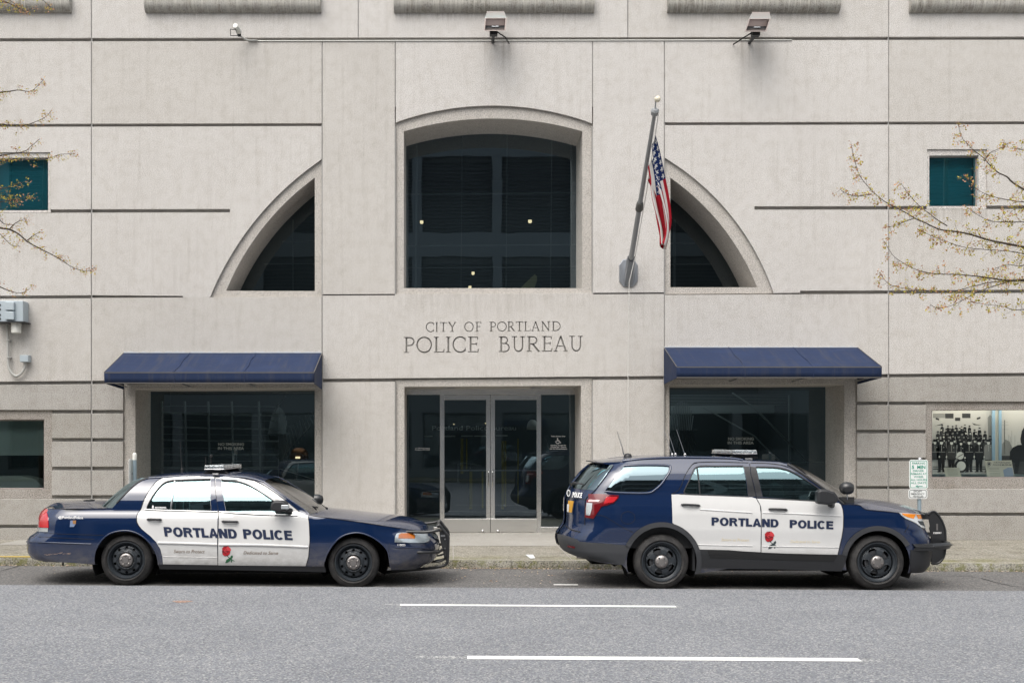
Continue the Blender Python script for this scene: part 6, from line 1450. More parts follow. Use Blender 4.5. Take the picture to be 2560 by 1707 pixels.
# seams round the wheel openings
strip(HS, 'wheel_lip', M['navy'], car1, ar[1:-1], 3.4, off=.012, th=.014); strip(HS, 'wheel_lip', M['navy'], car1, af[1:-1], 3.4, off=.012, th=.014)
strip(HS, 'bumper_gap', M['seam'], car1, [B(1620, 930), B(1612, 1010)], 1.0, off=.004, th=.003)
# underside, cabin, seats
zg = .02
mb = MB(); a = A(760, 1130); x0 = unp(*A(140, 0), YS).x; x1 = unp(*B(2040, 0), YS).x; xa = unp(*whr, 15.8).x; xb = unp(*whf, 15.8).x; zr = .34
mb.box(x0+.45, xa-.42, YS-.70, YS+.70, .36, .5); mb.box(xa+.42, xb-.42, YS-.86, YS+.86, .17, .42); mb.box(xb+.40, x1-.45, YS-.70, YS+.70, .32, .5); mb.box(x0+.35, x1-.4, YS-.5, YS+.5, .28, .75)
mb.box(xa-.05, xa+.05, YS-.8, YS+.8, zr-.05, zr+.05); mb.box(xb-.05, xb+.05, YS-.8, YS+.8, zr-.05, zr+.05); mb.box(xb+.1, x1-.5, YS-.7, YS+.7, .5, .72)
mb.build('underbody', M['void'], car1)
xc0 = unp(*A(1150, 0), YS).x; xc1 = unp(*B(800, 0), YS).x
mb = MB(); mb.box(xc0, xc1, YS-.80, YS+.80, .42, .50); mb.box(xc1-.35, xc1+.1, YS-.78, YS+.78, .5, .98); mb.box(xc0-.6, xc0+.1, YS-.78, YS+.78, .5, 1.0)
mb.box(xc0+.0, xc1-.1, YS-.84, YS-.80, .42, .97); mb.box(xc0, xc1-.1, YS+.80, YS+.84, .42, .97); mb.build('cabin_lining', M['interior'], car1)
seats(car1, (unp(*A(1540, 0), YS).x, unp(*A(2180, 0), YS).x), YS, .3, 1.28)
mb = MB()
for u in (1560, 1640, 1700): mb.tube([unp(*A(u+6, 440), YS-.72), unp(*A(u, 600), YS-.78)], .008, 5)
mb.build('window_bars', M['steel'], car1)
for x_, y_ in ((xc1-.5, YS+.36),):
    pts = [Vector((x_-.0+.06*math.sin(t), y_+.18*math.cos(t), 1.0+.17*math.sin(t))) for t in [2*PI*i/20 for i in range(21)]]; mb = MB(); mb.tube(pts, .014, 6); mb.build('steering_wheel', M['black'], car1)
for p, y, r in ((whr, 15.80, .343), (whf, 15.80, .343)):
    c = unp(*p, y); wheel(car1, c.x, c.z, y, r, 'sedan', -1, .246); wheel(car1, c.x, c.z, 2*YS-y, r, 'sedan', 1, .246); well(car1, HS, c.x, c.z, .43)
# mirrors
mq = unp(*B(540, 580), 15.55)
for side in (-1, 1):
    y = YS+side*1.10; mb = MB(); m = MB(); Z = mq.z; X = mq.x
    pr = [(-.10, -.045), (-.115, 0), (-.10, .06), (-.06, .09), (.05, .085), (.10, .06), (.12, .0), (.09, -.05), (0, -.065)]
    mb.prism([(X+a, Z+b) for a, b in pr], y-.09, y+.09); mb.bar((X+.06, y-side*.08, Z-.04), (X+.16, YS+side*.86, Z-.07), .06, .07)
    o = mb.build('mirror', M['plastic'], FD[side], smooth=True, auto=60, bevel=.025)
    mb = MB(); mb.box(X+.03, X+.13, y+side*.06, y+side*.10, Z-.02, Z+.035); mb.build('mirror_lamp', M['clearlens'], o, bevel=.006)
# spot lamp, wipers, antennas, light bar
c = unp(*B(908, 502), YS+.60); mb = MB(); mb.lathe([(.001, -.10), (.05, -.09), (.078, -.04), (.08, .0), (.078, .03), (.0, .035)], c, 'x', 18, sgn=-1); mb.tube([c, c+Vector((.04, 0, -.16))], .012, 6); mb.build('spot_lamp', M['tubing'], car1, smooth=True, auto=50)
mb = MB(); mb.tube([unp(*B(780, 598), YS-.55), unp(*B(850, 572), YS-.5), unp(*B(920, 580), YS-.45)], .012, 5); mb.tube([unp(*B(960, 560), YS+.2), unp(*B(990, 582), YS+.1), unp(*B(1012, 586), YS)], .012, 5); mb.build('wiper', M['black'], car1)
mb = MB(); mb.tube([unp(*A(1628, 232), YS), unp(*A(1622, 160), YS), unp(*A(1612, 0), YS), unp(*A(1607, -70), YS)], [.012, .006, .004, .003], 6); mb.lathe([(.02, -.02), (.018, .03), (.008, .05)], unp(*A(1628, 228), YS), 'z', 10); mb.build('antenna', M['black'], car1)
mb = MB()
for u, v0, v1, yy in ((1860, 230, 85, YS+.3), (1912, 230, 60, YS+.45)): mb.tube([unp(*A(u, v0), yy), unp(*A(u-2, v1), yy)], [.008, .006], 6)
mb.lathe([(0, -.03), (.02, -.02), (.02, .01), (0, .02)], unp(*A(1912, 75), YS+.45), 'z', 10); mb.build('antenna', M['black'], car1)
mb = MB(); q = unp(*A(717, 512), YS+.1); mb.box(q.x-.05, q.x+.05, q.y-.1, q.y+.1, q.z-.03, q.z+.01); mb.build('brake_lamp', M['black'], car1)
lightbar(car1, -3.352, -3.075, 16.05, 17.38, 1.535, 1.60)
mb = MB(); q0, q1 = unp(*A(1925, 248), 15.98), unp(*A(1988, 266), 15.98); mb.box(q0.x, q1.x, 15.97, 16.05, q1.z, q0.z); mb.build('light_bar_clamp', M['steel'], car1, bevel=.004)
# push bumper: tubes wrap the headlights, vertical plates carry the centre
pbar = MB(); yn = 15.86; P = lambda u, v, y=yn: unp(*B(u, v), y)
r_ = .021
yi, yo = 16.28, 2*YS-16.28
near = catmull([tuple(P(*p)) for p in ((2100, 802, ), (1960, 822), (1720, 816), (1680, 832), (1640, 880), (1618, 930), (1618, 970), (1640, 1005), (1700, 1016), (1980, 1020))], 4)
near2 = [tuple(P(2100, 1020, 16.1)), tuple(P(2150, 985, 16.3)), tuple(P(2150, 970, 16.32))]
def mir(ps): return [(x, 2*YS-y, z) for x, y, z in ps]
pb1 = [tuple(P(2128, 800, yi))]+near+near2
for ps in (pb1, mir(pb1)): pbar.tube(ps, r_, 8)
for y in (yi, yo):
    out = catmull([tuple(P(u, v, yi)) for u, v in ((2085, 770), (2110, 755), (2145, 800), (2185, 850), (2198, 900), (2195, 980), (2192, 1080), (2185, 1125), (2150, 1150), (2080, 1165), (2000, 1176), (1560, 1215))], 4)
    inn = catmull([tuple(P(u, v, yi)) for u, v in ((2172, 1040), (2160, 1085), (2120, 1105), (2070, 1112))], 4)
    for ps in (out, inn): pbar.tube([(x, y, z) for x, _, z in ps], r_ if ps is out else .014, 8)
topb = [tuple(P(2100, 760, yi)), tuple(P(2060, 736, yi+.1)), tuple(P(2000, 734, yi+.15)), tuple(P(1960, 740, yi+.3))]
for y in (.5,): pbar.tube([P(2100, 765, yi), Vector((P(2100, 765, yi).x, yo, P(2100, 765, yi).z))], r_, 8); pbar.tube([P(2188, 1050, yi), Vector((P(2188, 1050, yi).x, yo, P(2188, 1050, yi).z))], r_, 8); pbar.tube([P(2198, 900, yi), Vector((P(2198, 900, yi).x, yo, P(2198, 900, yi).z))], r_, 8)
pbo = pbar.build('push_bumper', M['tubing'], car1, smooth=True)
for y in (yi, yo):
    mb = MB(); pl = [P(u, v, yi) for u, v in ((2108, 790), (2150, 800), (2185, 850), (2195, 920), (2190, 1080), (2160, 1080), (2140, 980), (2118, 900))]
    mb.prism([(p.x, p.z) for p in pl], y-.006, y+.006); mb.build('plate', M['tubing'], pbo)
    mb = MB()
    for u, v in ((2166, 890), (2166, 980)): q = P(u, v, yi); mb.lathe([(0, -.012), (.010, -.010), (.012, 0)], (q.x, y-.006, q.z), 'y', 10)
    q = P(2145, 856, yi); mb.box(q.x-.03, q.x+.03, y-.02, y-.006, q.z-.012, q.z+.012); mb.build('bolt', M['steel'], pbo)
mb = MB(); q = P(2060, 800, 16.3); mb.box(q.x-.09, q.x-.02, 16.3, 2*YS-16.3, q.z-.16, q.z+.0); mb.build('grille', M['rim'], car1)
# lettering
HS.text('PORTLAND', A(1460, 862), A(2172, 884), 23.6, M['letter_navy'], RD[-1], off=.010, bold=.045, slant=-3.5)
HS.text('POLICE', B(195, 884), B(676, 900), 23.8, M['letter_navy'], FD[-1], off=.010, bold=.045, slant=-3.0)
HS.text('Sworn to Protect', A(1546, 1024), A(1850, 1026), 8.6, M['script'], RD[-1], off=.009, bold=.004, shear=.25)
HS.text('Dedicated to Serve', B(192, 1036), B(532, 1040), 8.4, M['script'], FD[-1], off=.009, bold=.004, shear=.25)
rose(HS, FD[-1], lambda x, y: B(20+x, 1010+y), 1.28, 0, .008)
HS.text('@PortlandPolice', A(420, 690), A(660, 692), 5.8, M['letter_white'], car1, bold=.012, off=.010)
HS.text('110055', B(1698, 955), B(1776, 957), 5.0, M['letter_white'], car1, bold=.015, off=.010)
HS.text('RECORDING', A(1362, 588), A(1472, 588), 3.8, M['letter_white'], RD[-1], bold=.05, off=.004)
vs = HS.decal([A(*p) for p in ((1332, 588), (1336, 562), (1344, 556), (1350, 566), (1350, 590))], None, None, .004); mb = MB(); mb.add(vs, [tuple(range(len(vs)))]); mb.build('sticker', M['letter_white'], RD[-1], fix=False)
vs = HS.decal([A(*p) for p in ((534, 708), (590, 706), (586, 742), (568, 770), (528, 770))], None, None, .006); mb = MB(); mb.add(vs, [tuple(range(len(vs)))], 0); vs = HS.decal([A(*p) for p in ((556, 708), (590, 706), (588, 740), (560, 742))], None, None, .007); mb.add(vs, [tuple(range(len(vs)))], 1); mb.build('faded_sticker', [principled('faded_blue_sticker', (.16, .22, .36), .5), principled('brown_sticker', (.32, .16, .05), .5)], car1, fix=False)
# scuff on the rear bumper
mb = MB(); rr_ = random.Random(4)
for k in range(26):
    u = rr_.uniform(270, 520); v = 1040-(u-270)*.06+rr_.gauss(0, 5); L = rr_.uniform(8, 42); w_ = rr_.uniform(.8, 2.6)
    vs = HS.decal([A(u, v), A(u+L, v-w_*1.2), A(u+L, v), A(u+2, v+w_)], None, None, .0045); mb.add(vs, [(0, 1, 2, 3)])
mb.build('paint_scrape', principled('bare_scrape', (.34, .25, .20), .7), car1, fix=False)

# ---------------------------------------------------------------- SUV
C = crop(1380, 1070, 3.646); Dd = crop(1860, 1070, 3.646); E4 = crop(2180, 1220, 7.8389)
YU = 16.70
tail = [C(560, 334), C(350, 333), C(270, 410), C(190, 510), C(170, 545), C(145, 590), C(132, 650), C(130, 800), C(125, 855), C(80, 915), C(58, 960), C(55, 1000), C(75, 1080), C(105, 1112), C(240, 1160)]
nose = [Dd(1610, 782), Dd(1625, 835), Dd(1655, 920), Dd(1690, 975), Dd(1706, 1045), Dd(1706, 1110), Dd(1700, 1180), Dd(1690, 1240), Dd(1620, 1315)]
tl = [(z, x-.03) for z, x in zx(tail, YU+.10) if z < 1.56]; zt0, xt0 = tl[-1]; tl += [(zt0+.05, xt0+.045), (1.70, xt0+.045+(1.70-zt0-.05)*1.25)]
HU = Hull(YU, [(.15, .93), (.3, .96), (.45, .985), (.6, .985), (.75, 1.0), (.95, .995), (1.08, .975), (1.18, .95), (1.24, .935), (1.33, .925), (1.42, .905), (1.52, .87), (1.62, .81), (1.72, .74)],
    tl, zx(nose, YU-.42), .55, .62, 2.6)
car2 = thing('police_suv', 'navy and white police SUV with dark wheel arches, parked before the right window', 'police car', (unp(1880, 0, YU).x, YU, gz(4)))
wur = C(1000, 1217); wuf = Dd(1218, 1222)
ar = [(wur[0]+320/3.646*math.cos(t), wur[1]-320/3.646*math.sin(t)) for t in [math.radians(200-220*i/26) for i in range(27)]]
af = [(wuf[0]+292/3.646*math.cos(t), wuf[1]-292/3.646*math.sin(t)) for t in [math.radians(194-214*i/26) for i in range(27)]]
rsd = [C(350, 336), C(270, 410), C(190, 510), C(170, 545), C(145, 590), C(132, 650), C(130, 800), C(125, 855), C(80, 915), C(58, 960), C(55, 1000), C(75, 1080), C(105, 1112), C(240, 1170), C(330, 1200), C(640, 1245)]
E_r = [C(430, 325), C(560, 330), C(700, 303), C(860, 288), C(1150, 280), C(1500, 282), C(1650, 286), C(1823, 300), Dd(200, 304), Dd(320, 310), Dd(395, 328)]
E_w = [Dd(460, 362), Dd(560, 432), Dd(700, 532), Dd(800, 604), Dd(880, 668), Dd(905, 690)]
E_h = [Dd(1050, 697), Dd(1110, 737), Dd(1300, 755), Dd(1430, 770), Dd(1600, 780)]
fsd = [Dd(1625, 835), Dd(1655, 920), Dd(1690, 975), Dd(1706, 1045), Dd(1706, 1110), Dd(1700, 1180), Dd(1690, 1240), Dd(1620, 1310), Dd(1520, 1315)]
outline = rsd+ar+[C(1600, 1280), Dd(400, 1285)]+af+fsd[::-1]+E_h[::-1]+E_w[::-1]+E_r[::-1]
q_win = [C(*p) for p in ((488, 568), (560, 470), (655, 347), (860, 341), (1045, 346), (1066, 360), (1060, 392), (1030, 440), (985, 505), (930, 552), (860, 580), (600, 577))]
r_win = [C(*p) for p in ((1203, 588), (1212, 555), (1262, 455), (1318, 358), (1500, 351), (1742, 350), (1765, 460), (1784, 618), (1350, 602), (1222, 598))]
f_win = [Dd(*p) for p in ((110, 358), (220, 360), (310, 366), (400, 388), (480, 428), (560, 478), (640, 530), (712, 580), (705, 664), (400, 645), (172, 626), (142, 500))]
HU.panel('body', M['navy'], car2, outline, [q_win, r_win, f_win], edge=.012, d=.05)
HU.panel('quarter_window', M['carglass_dark'], car2, q_win, [], off=-.004, d=.05)
strip(HU, 'window_chamfer', M['navy'], car2, [C(655, 341), C(860, 335), C(1052, 340), C(1080, 360), C(1072, 400), C(1040, 450), C(995, 512), C(938, 562), C(865, 592), C(600, 588), C(480, 575)], 4.5, off=.014, th=.016)
rd_f = [C(*p) for p in ((1088, 605), (1160, 560), (1215, 430), (1275, 340), (1330, 318), (1500, 314), (1796, 322))]+[Dd(60, 420), Dd(112, 640), Dd(142, 700), Dd(152, 780), Dd(150, 1128), Dd(0, 1120)]+[C(*p) for p in ((1600, 1108), (1345, 1103), (1290, 1040), (1200, 940), (1098, 862))]
fd_f = [Dd(*p) for p in ((56, 324), (200, 326), (330, 340), (420, 368), (520, 425), (640, 505), (760, 595), (850, 660), (878, 690), (896, 740), (902, 800), (900, 900), (885, 1000), (870, 1060), (850, 1150), (400, 1140), (157, 1130), (158, 780), (148, 700), (118, 640), (66, 420))]
udr = HU.panel('door', M['navy'], car2, rd_f, [r_win], off=.005, edge=.007); udf = HU.panel('door', M['navy'], car2, fd_f, [f_win], off=.005, edge=.007)
RU = {-1: udr[0], 1: udr[1]}; FU = {-1: udf[0], 1: udf[1]}
wrp = [C(1088, 605), C(1160, 603), C(1220, 608), C(1350, 614), C(1823, 629)]+[Dd(109, 642), Dd(142, 700), Dd(152, 780), Dd(150, 1128), Dd(0, 1120)]+[C(*p) for p in ((1600, 1108), (1345, 1103), (1290, 1040), (1200, 940), (1098, 862))]
wfp = [Dd(*p) for p in ((118, 642), (400, 656), (700, 670), (862, 682), (880, 696), (896, 740), (902, 800), (900, 900), (885, 1000), (870, 1060), (850, 1150), (400, 1140), (157, 1130), (158, 780), (148, 700))]
HU.panel('white_panel', M['white'], RU, wrp, [], off=.008, d=.05, edge=.003); HU.panel('white_panel', M['white'], FU, wfp, [], off=.008, d=.05, edge=.003)
HU.panel('window', M['carglass'], RU, r_win, [], off=-.004, d=.05); HU.panel('window', M['carglass'], FU, f_win, [], off=-.004, d=.05)
for P_, pth, w_, mt in ((RU, [C(1222, 600), C(1203, 588), C(1212, 555), C(1262, 455), C(1318, 355), C(1500, 348), C(1742, 347)], 2.8, 'plastic'), (RU, [C(1322, 360), C(1338, 480), C(1348, 602)], 3.2, 'plastic'), (RU, [C(1160, 600), C(1350, 608), C(1796, 625)], 2.6, 'plastic'), (FU, [Dd(115, 632), Dd(400, 650), Dd(705, 668)], 2.6, 'plastic'), (FU, [Dd(110, 355), Dd(220, 357), Dd(315, 363), Dd(405, 385), Dd(485, 424), Dd(565, 474), Dd(645, 526), Dd(716, 578)], 3.0, 'plastic')):
    strip(HU, 'window_trim', M[mt], P_, pth, w_, off=.012, th=.012)
HU.panel('door_pillar', M['plastic'], RU, [C(1745, 350), C(1795, 352)]+[Dd(60, 430), Dd(110, 626)]+[C(1786, 619), C(1768, 460)], [], off=.008, d=.05, edge=.003)
HU.panel('door_pillar', M['plastic'], FU, [Dd(58, 352), Dd(108, 358), Dd(140, 500), Dd(170, 624), Dd(116, 624), Dd(68, 430)], [], off=.008, d=.05, edge=.003)
for P_, pth in ((RU, [C(1088, 600), C(1160, 556), C(1215, 426), C(1275, 336), C(1330, 314), C(1500, 310), C(1790, 318)]), (RU, [Dd(52, 320), Dd(62, 420), Dd(114, 640), Dd(145, 700), Dd(155, 780), Dd(154, 1128), Dd(140, 1270)]), (FU, [Dd(878, 688), Dd(899, 740), Dd(905, 800), Dd(903, 900), Dd(888, 1000), Dd(853, 1150)]), (FU, [Dd(60, 320), Dd(200, 322), Dd(330, 336), Dd(424, 364), Dd(520, 420), Dd(640, 500), Dd(760, 590), Dd(850, 655)])):
    strip(HU, 'door_gap', M['seam'], P_, pth, 1.3, off=.0115, th=.003)
# sculpted crease lines of the doors
for P_, pth in ((RU, [C(1350, 740), C(1600, 756), C(1823, 770)]), (FU, [Dd(170, 770), Dd(500, 780), Dd(880, 800)])): strip(HU, 'door_crease', M['white'], P_, pth, 3.2, off=.016, th=.010)
for P_, pth in ((RU, [C(1330, 1060), C(1823, 1072)]), (FU, [Dd(170, 1075), Dd(865, 1085)])): strip(HU, 'door_crease', M['white'], P_, pth, 2.6, off=.014, th=.008)
handle(HU, RU, (C(1176, 698), C(1346, 706)), 0); handle(HU, FU, (Dd(224, 738), Dd(390, 744)), 0)
for P_, pts in ((RU, circpx(*C(1270, 690), 9, 0, 360, 16, 5.5)[:-1]), (FU, circpx(*Dd(318, 732), 9, 0, 360, 16, 5.5)[:-1])): HU.panel('handle_recess', M['hub'] if False else M['white'], P_, pts, [], off=.011, d=.05)
# dark flares, sills, bumpers
fl = [(wur[0]+r/3.646*math.cos(t), wur[1]-r/3.646*math.sin(t)) for r, rng in ((362, range(0, 31)), (318, range(30, -1, -1))) for t in [math.radians(156-172*i/30) for i in rng]]
HU.panel('wheel_flare', M['greyplastic'], car2, fl, [], off=.022, d=.05, edge=.024)
fl = [(wuf[0]+r/3.646*math.cos(t), wuf[1]-r/3.646*math.sin(t)) for r, rng in ((332, range(0, 31)), (290, range(30, -1, -1))) for t in [math.radians(168-138*i/30) for i in rng]]
HU.panel('wheel_flare', M['greyplastic'], car2, fl, [], off=.022, d=.05, edge=.024)
HU.panel('sill', M['plastic'], car2, [C(1345, 1106), C(1600, 1110)]+[Dd(0, 1122), Dd(400, 1142), Dd(850, 1152), Dd(940, 1152), Dd(925, 1200), Dd(888, 1300), Dd(400, 1284), Dd(0, 1274)]+[C(1600, 1272), C(1345, 1268)], [], off=.016, d=.06, edge=.05)
HU.panel('sill_insert', M['black'], car2, [C(1412, 1112), C(1700, 1118)]+[Dd(100, 1128), Dd(500, 1146), Dd(848, 1156), Dd(815, 1212), Dd(400, 1200), Dd(100, 1190)]+[C(1700, 1185), C(1440, 1180)], [], off=.020, d=.06)
HU.panel('rear_bumper', M['greyplastic'], car2, [C(*p) for p in ((55, 962), (90, 968), (160, 985), (225, 1012), (250, 1030), (400, 1044), (560, 1056), (715, 1070), (700, 1110), (672, 1170), (645, 1238), (500, 1215), (330, 1190), (240, 1165), (105, 1105), (80, 1080), (58, 1005))], [], off=.010, d=.05, edge=.014)
HU.panel('reflector', M['darkred'], car2, [C(*p) for p in ((148, 1062), (215, 1076), (214, 1092), (152, 1078))], [], off=.015, d=.03)
HU.panel('front_bumper', M['plastic'], car2, [Dd(*p) for p in ((1518, 1108), (1600, 1112), (1705, 1118), (1700, 1180), (1690, 1240), (1622, 1308), (1518, 1314), (1510, 1220))], [], off=.012, d=.05, edge=.03)
# lamps
HU.panel('tail_light', M['darkred'], car2, [C(*p) for p in ((335, 602), (450, 600), (610, 612), (604, 640), (560, 682), (500, 702), (452, 712), (420, 760), (380, 822), (305, 812), (308, 740), (320, 655), (338, 640))], [], off=.012, d=.03, edge=.016)
HU.panel('tail_light', M['red'], car2, [C(*p) for p in ((495, 625), (596, 628), (590, 642), (555, 675), (470, 692))], [], off=.016, d=.03)
HU.panel('tail_light', M['clearlens'], car2, [C(*p) for p in ((322, 680), (372, 684), (366, 740), (350, 795), (315, 790), (316, 730))], [], off=.016, d=.03)
HU.panel('tail_light', principled('pale_pink_lens', (.75, .45, .45), .2, coat=1), car2, [C(*p) for p in ((340, 652), (440, 655), (425, 672), (335, 672))], [], off=.016, d=.03)
HU.panel('headlight', M['silverlens'], car2, [Dd(*p) for p in ((1412, 770), (1600, 780), (1620, 832), (1652, 918), (1612, 902), (1560, 862), (1470, 822), (1436, 796))], [], off=.010, d=.03, edge=.012)
HU.panel('indicator', M['amber'], car2, [Dd(*p) for p in ((1432, 775), (1560, 782), (1540, 826), (1490, 812), (1450, 792))], [], off=.013, d=.03); HU.panel('indicator', M['amber'], car2, [Dd(*p) for p in ((1562, 784), (1602, 786), (1616, 824), (1580, 826))], [], off=.013, d=.03)
HU.panel('headlight', M['rim'], car2, [Dd(*p) for p in ((1575, 845), (1625, 850), (1640, 895), (1600, 880))], [], off=.014, d=.03)
mb = MB(); vs = [E4(*p) for p in ((880, 640), (930, 650), (960, 690), (900, 690))]
# rear glass, spoiler, tailgate details
HU.panel('rear_window', M['carglass_dark'], car2, [C(*p) for p in ((370, 335), (552, 340), (480, 440), (385, 566), (280, 556), (186, 540), (195, 512), (278, 405))], [], off=.006, d=.05, edge=.006)
strip(HU, 'tailgate_gap', M['seam'], car2, [C(560, 342), C(488, 445), C(392, 568), C(312, 640), C(302, 740), C(300, 880)], 1.2, off=.008, th=.003)
strip(HU, 'tailgate_gap', M['seam'], car2, [C(145, 636), C(230, 644), C(320, 652)], 1.0, off=.006, th=.003); strip(HU, 'tailgate_gap', M['black'], car2, [C(128, 890), C(180, 925), C(260, 945)], 2.4, off=.006, th=.003, both=True)
strip(HU, 'bumper_gap', M['seam'], car2, [C(400, 796), C(470, 800), C(560, 850), C(660, 910), C(740, 950)], .9, off=.004, th=.003)
strip(HU, 'fuel_flap', M['seam'], car2, circpx(*C(692, 815), 17.5, 0, 360, 20, 15.5), .8, off=.004, th=.003)
HU.panel('number_plate', M['amber'] if False else principled('yellow_number_plate', (.70, .36, .04), .5), car2, [C(*p) for p in ((158, 660), (202, 664), (184, 768), (146, 760))], [], off=.014, d=.03, edge=.01, both=False)
HU.panel('plate_recess', M['navy'], car2, [C(*p) for p in ((150, 652), (212, 656), (214, 672), (190, 790), (140, 780))], [], off=.006, d=.03)
vs = HU.decal([C(*p) for p in ((148, 690), (166, 692), (162, 764), (147, 760))], None, None, .016); mb = MB(); mb.add(vs, [(0, 1, 2, 3)]); mb.build('number_plate_print', M['letter_white'], car2, fix=False)
sp = []; 
mb = MB()   # roof spoiler: full width wedge
l3 = [(C(308, 297), YU-.45), (C(330, 300), YU-.66), (C(456, 326), YU-.80), (C(520, 330), YU-.80)]
xs0 = unp(*C(308, 0), YU+.2).x; ztp = unp(*C(0, 297), YU-.3).z
rows = []
for j in range(-10, 11):
    t = j/10; y = YU+.70*t; xe = xs0+.14*abs(t)**3; zt_ = ztp+.0-.02*abs(t)**2.5
    rows.append([(xs0+.40, y, zt_+.034-.02*abs(t)**3), (xe+.2, y, zt_+.020-.008*abs(t)), (xe, y, zt_), (xe+.004, y, zt_-.014), (xe+.14, y, zt_-.040), (xs0+.36, y, zt_-.03)])
print('TL', [(round(z, 3), round(x, 3)) for z, x in tl]); mb.grid(rows); n_ = len(rows); mb.add(rows[0], [tuple(range(6))]); mb.add(rows[-1], [tuple(range(5, -1, -1))]); mb.build('spoiler', [M['navy'], M['plastic']], car2, smooth=True, auto=30)
mb = MB(); mb.tube([unp(*C(185, 512), YU-.1), unp(*C(200, 500), YU-.22), unp(*C(285, 512), YU-.62)], [.03, .022, .012], 8); mb.build('wiper', M['plastic'], car2, smooth=True)
# roof, screen, bonnet
loft(HU, 'roof', M['navy'], car2, [C(560, 332), C(700, 303), C(860, 288), C(1150, 280), C(1500, 282), C(1650, 286), C(1823, 300), Dd(200, 304), Dd(320, 310), Dd(395, 328)], [C(450, 290), C(620, 268), C(860, 252), C(1100, 248), C(1400, 250), C(1700, 262), Dd(100, 280), Dd(280, 296), Dd(400, 312)], 26, 10, 2.6)
loft(HU, 'windscreen', M['screen'], car2, [Dd(395, 328)]+E_w, [Dd(400, 312), Dd(520, 370), Dd(640, 440), Dd(760, 514), Dd(870, 584), Dd(950, 634)], 14, 10, 2.2)
loft(HU, 'bonnet', M['navy'], car2, [Dd(905, 690)]+E_h[:-1]+[Dd(1585, 780)], [Dd(950, 634), Dd(1060, 640), Dd(1200, 652), Dd(1340, 672), Dd(1450, 698), Dd(1550, 738), Dd(1612, 782)], 20, 12, 2.0)
strip(HU, 'roof_rail', M['navy'], car2, [C(640, 296), C(860, 276), C(1150, 266), C(1500, 270), C(1650, 276), C(1740, 290)], 5, off=.012, th=.03)
strip(HU, 'pillar_trim', M['plastic'], car2, [Dd(395, 328)]+E_w, 5.5, off=.012, th=.016)
strip(HU, 'bonnet_gap', M['seam'], car2, [Dd(905, 694), Dd(1050, 701), Dd(1110, 741), Dd(1300, 759), Dd(1430, 774)], 1.3, off=.005, th=.003)
strip(HU, 'bumper_gap', M['seam'], car2, [Dd(1500, 880), Dd(1490, 905), Dd(1462, 950)], 1.0, off=.005, th=.003)
HU.panel('cowl', M['black'], car2, [Dd(*p) for p in ((905, 690), (960, 640), (1040, 648), (1046, 668), (990, 690))], [], off=.01, d=.04, both=False) if False else None
# underside, cabin
x0 = unp(*C(80, 0), YU).x; x1 = unp(*Dd(1690, 0), YU).x; pr_ = unp(*wur, 15.72); pf_ = unp(*wuf, 15.72)
mb = MB(); mb.box(x0+.35, pr_.x-.46, YU-.72, YU+.72, .27, .5); mb.box(pr_.x+.46, pf_.x-.46, YU-.86, YU+.86, .20, .45); mb.box(pf_.x+.44, x1-.3, YU-.72, YU+.72, .24, .5); mb.box(x0+.4, x1-.4, YU-.5, YU+.5, .3, .85)
mb.box(pr_.x-.06, pr_.x+.06, YU-.8, YU+.8, .26, .38); mb.box(pf_.x-.06, pf_.x+.06, YU-.8, YU+.8, .26, .38); mb.box(pf_.x+.1, x1-.45, YU-.7, YU+.7, .5, .85)
mb.build('underbody', M['void'], car2)
mb = MB(); q = unp(*C(240, 1165), YU-.6); mb.tube([q+Vector((-.02, 0, .02)), q+Vector((.14, 0, -.0)), q+Vector((.5, .05, .02))], [.05, .045, .04], 12); mb.build('exhaust_pipe', M['hub'], car2, smooth=True)
mb = MB(); q = unp(*C(1300, 1290), 15.9); mb.box(q.x-.05, q.x-.02, 15.78, 16.05, q.z+.0, q.z+.35); mb.build('mud_flap', M['plastic'], car2)
xc0 = unp(*C(500, 0), YU).x; xc1 = unp(*Dd(880, 0), YU).x
mb = MB(); mb.box(xc0, xc1, YU-.8, YU+.8, .5, .6); mb.box(xc1-.55, xc1-.08, YU-.78, YU+.78, .6, 1.12); mb.box(xc0-.3, xc0+.05, YU-.8, YU+.8, .6, 1.2)
mb.box(xc0, xc1-.1, YU-.87, YU-.83, .5, 1.18); mb.box(xc0, xc1-.1, YU+.83, YU+.87, .5, 1.18); mb.build('cabin_lining', M['interior'], car2)
seats(car2, (unp(*C(1500, 0), YU).x, unp(*Dd(230, 0), YU).x), YU, .45, 1.48)
pts = [Vector((unp(*Dd(560, 0), YU).x+.06*math.sin(t), YU+.38+.18*math.cos(t), 1.17+.17*math.sin(t))) for t in [2*PI*i/20 for i in range(21)]]; mb = MB(); mb.tube(pts, .014, 6); mb.build('steering_wheel', M['black'], car2)
for p, y, r in ((wur, 15.74, .364), (wuf, 15.74, .364)):
    c = unp(*p, y); wheel(car2, c.x, c.z, y, r, 'suv', -1, .262); wheel(car2, c.x, c.z, 2*YU-y, r, 'suv', 1, .262); well(car2, HU, c.x, c.z, .46)
mq = unp(*Dd(775, 630), 15.5)
for side in (-1, 1):
    y = YU+side*1.14; X, Z = mq.x, mq.z; mb = MB()
    pr = [(-.19, -.11), (-.185, .09), (-.15, .135), (-.02, .13), (.10, .09), (.17, .0), (.15, -.09), (0, -.13)]
    mb.prism([(X+a*.80, Z+b*.78) for a, b in pr], y-.06, y+.08); mb.bar((X+.05, y-side*.08, Z-.08), (X+.16, YU+side*.90, Z-.12), .07, .10); mb.build('mirror', M['plastic'], FU[side], bevel=.03)
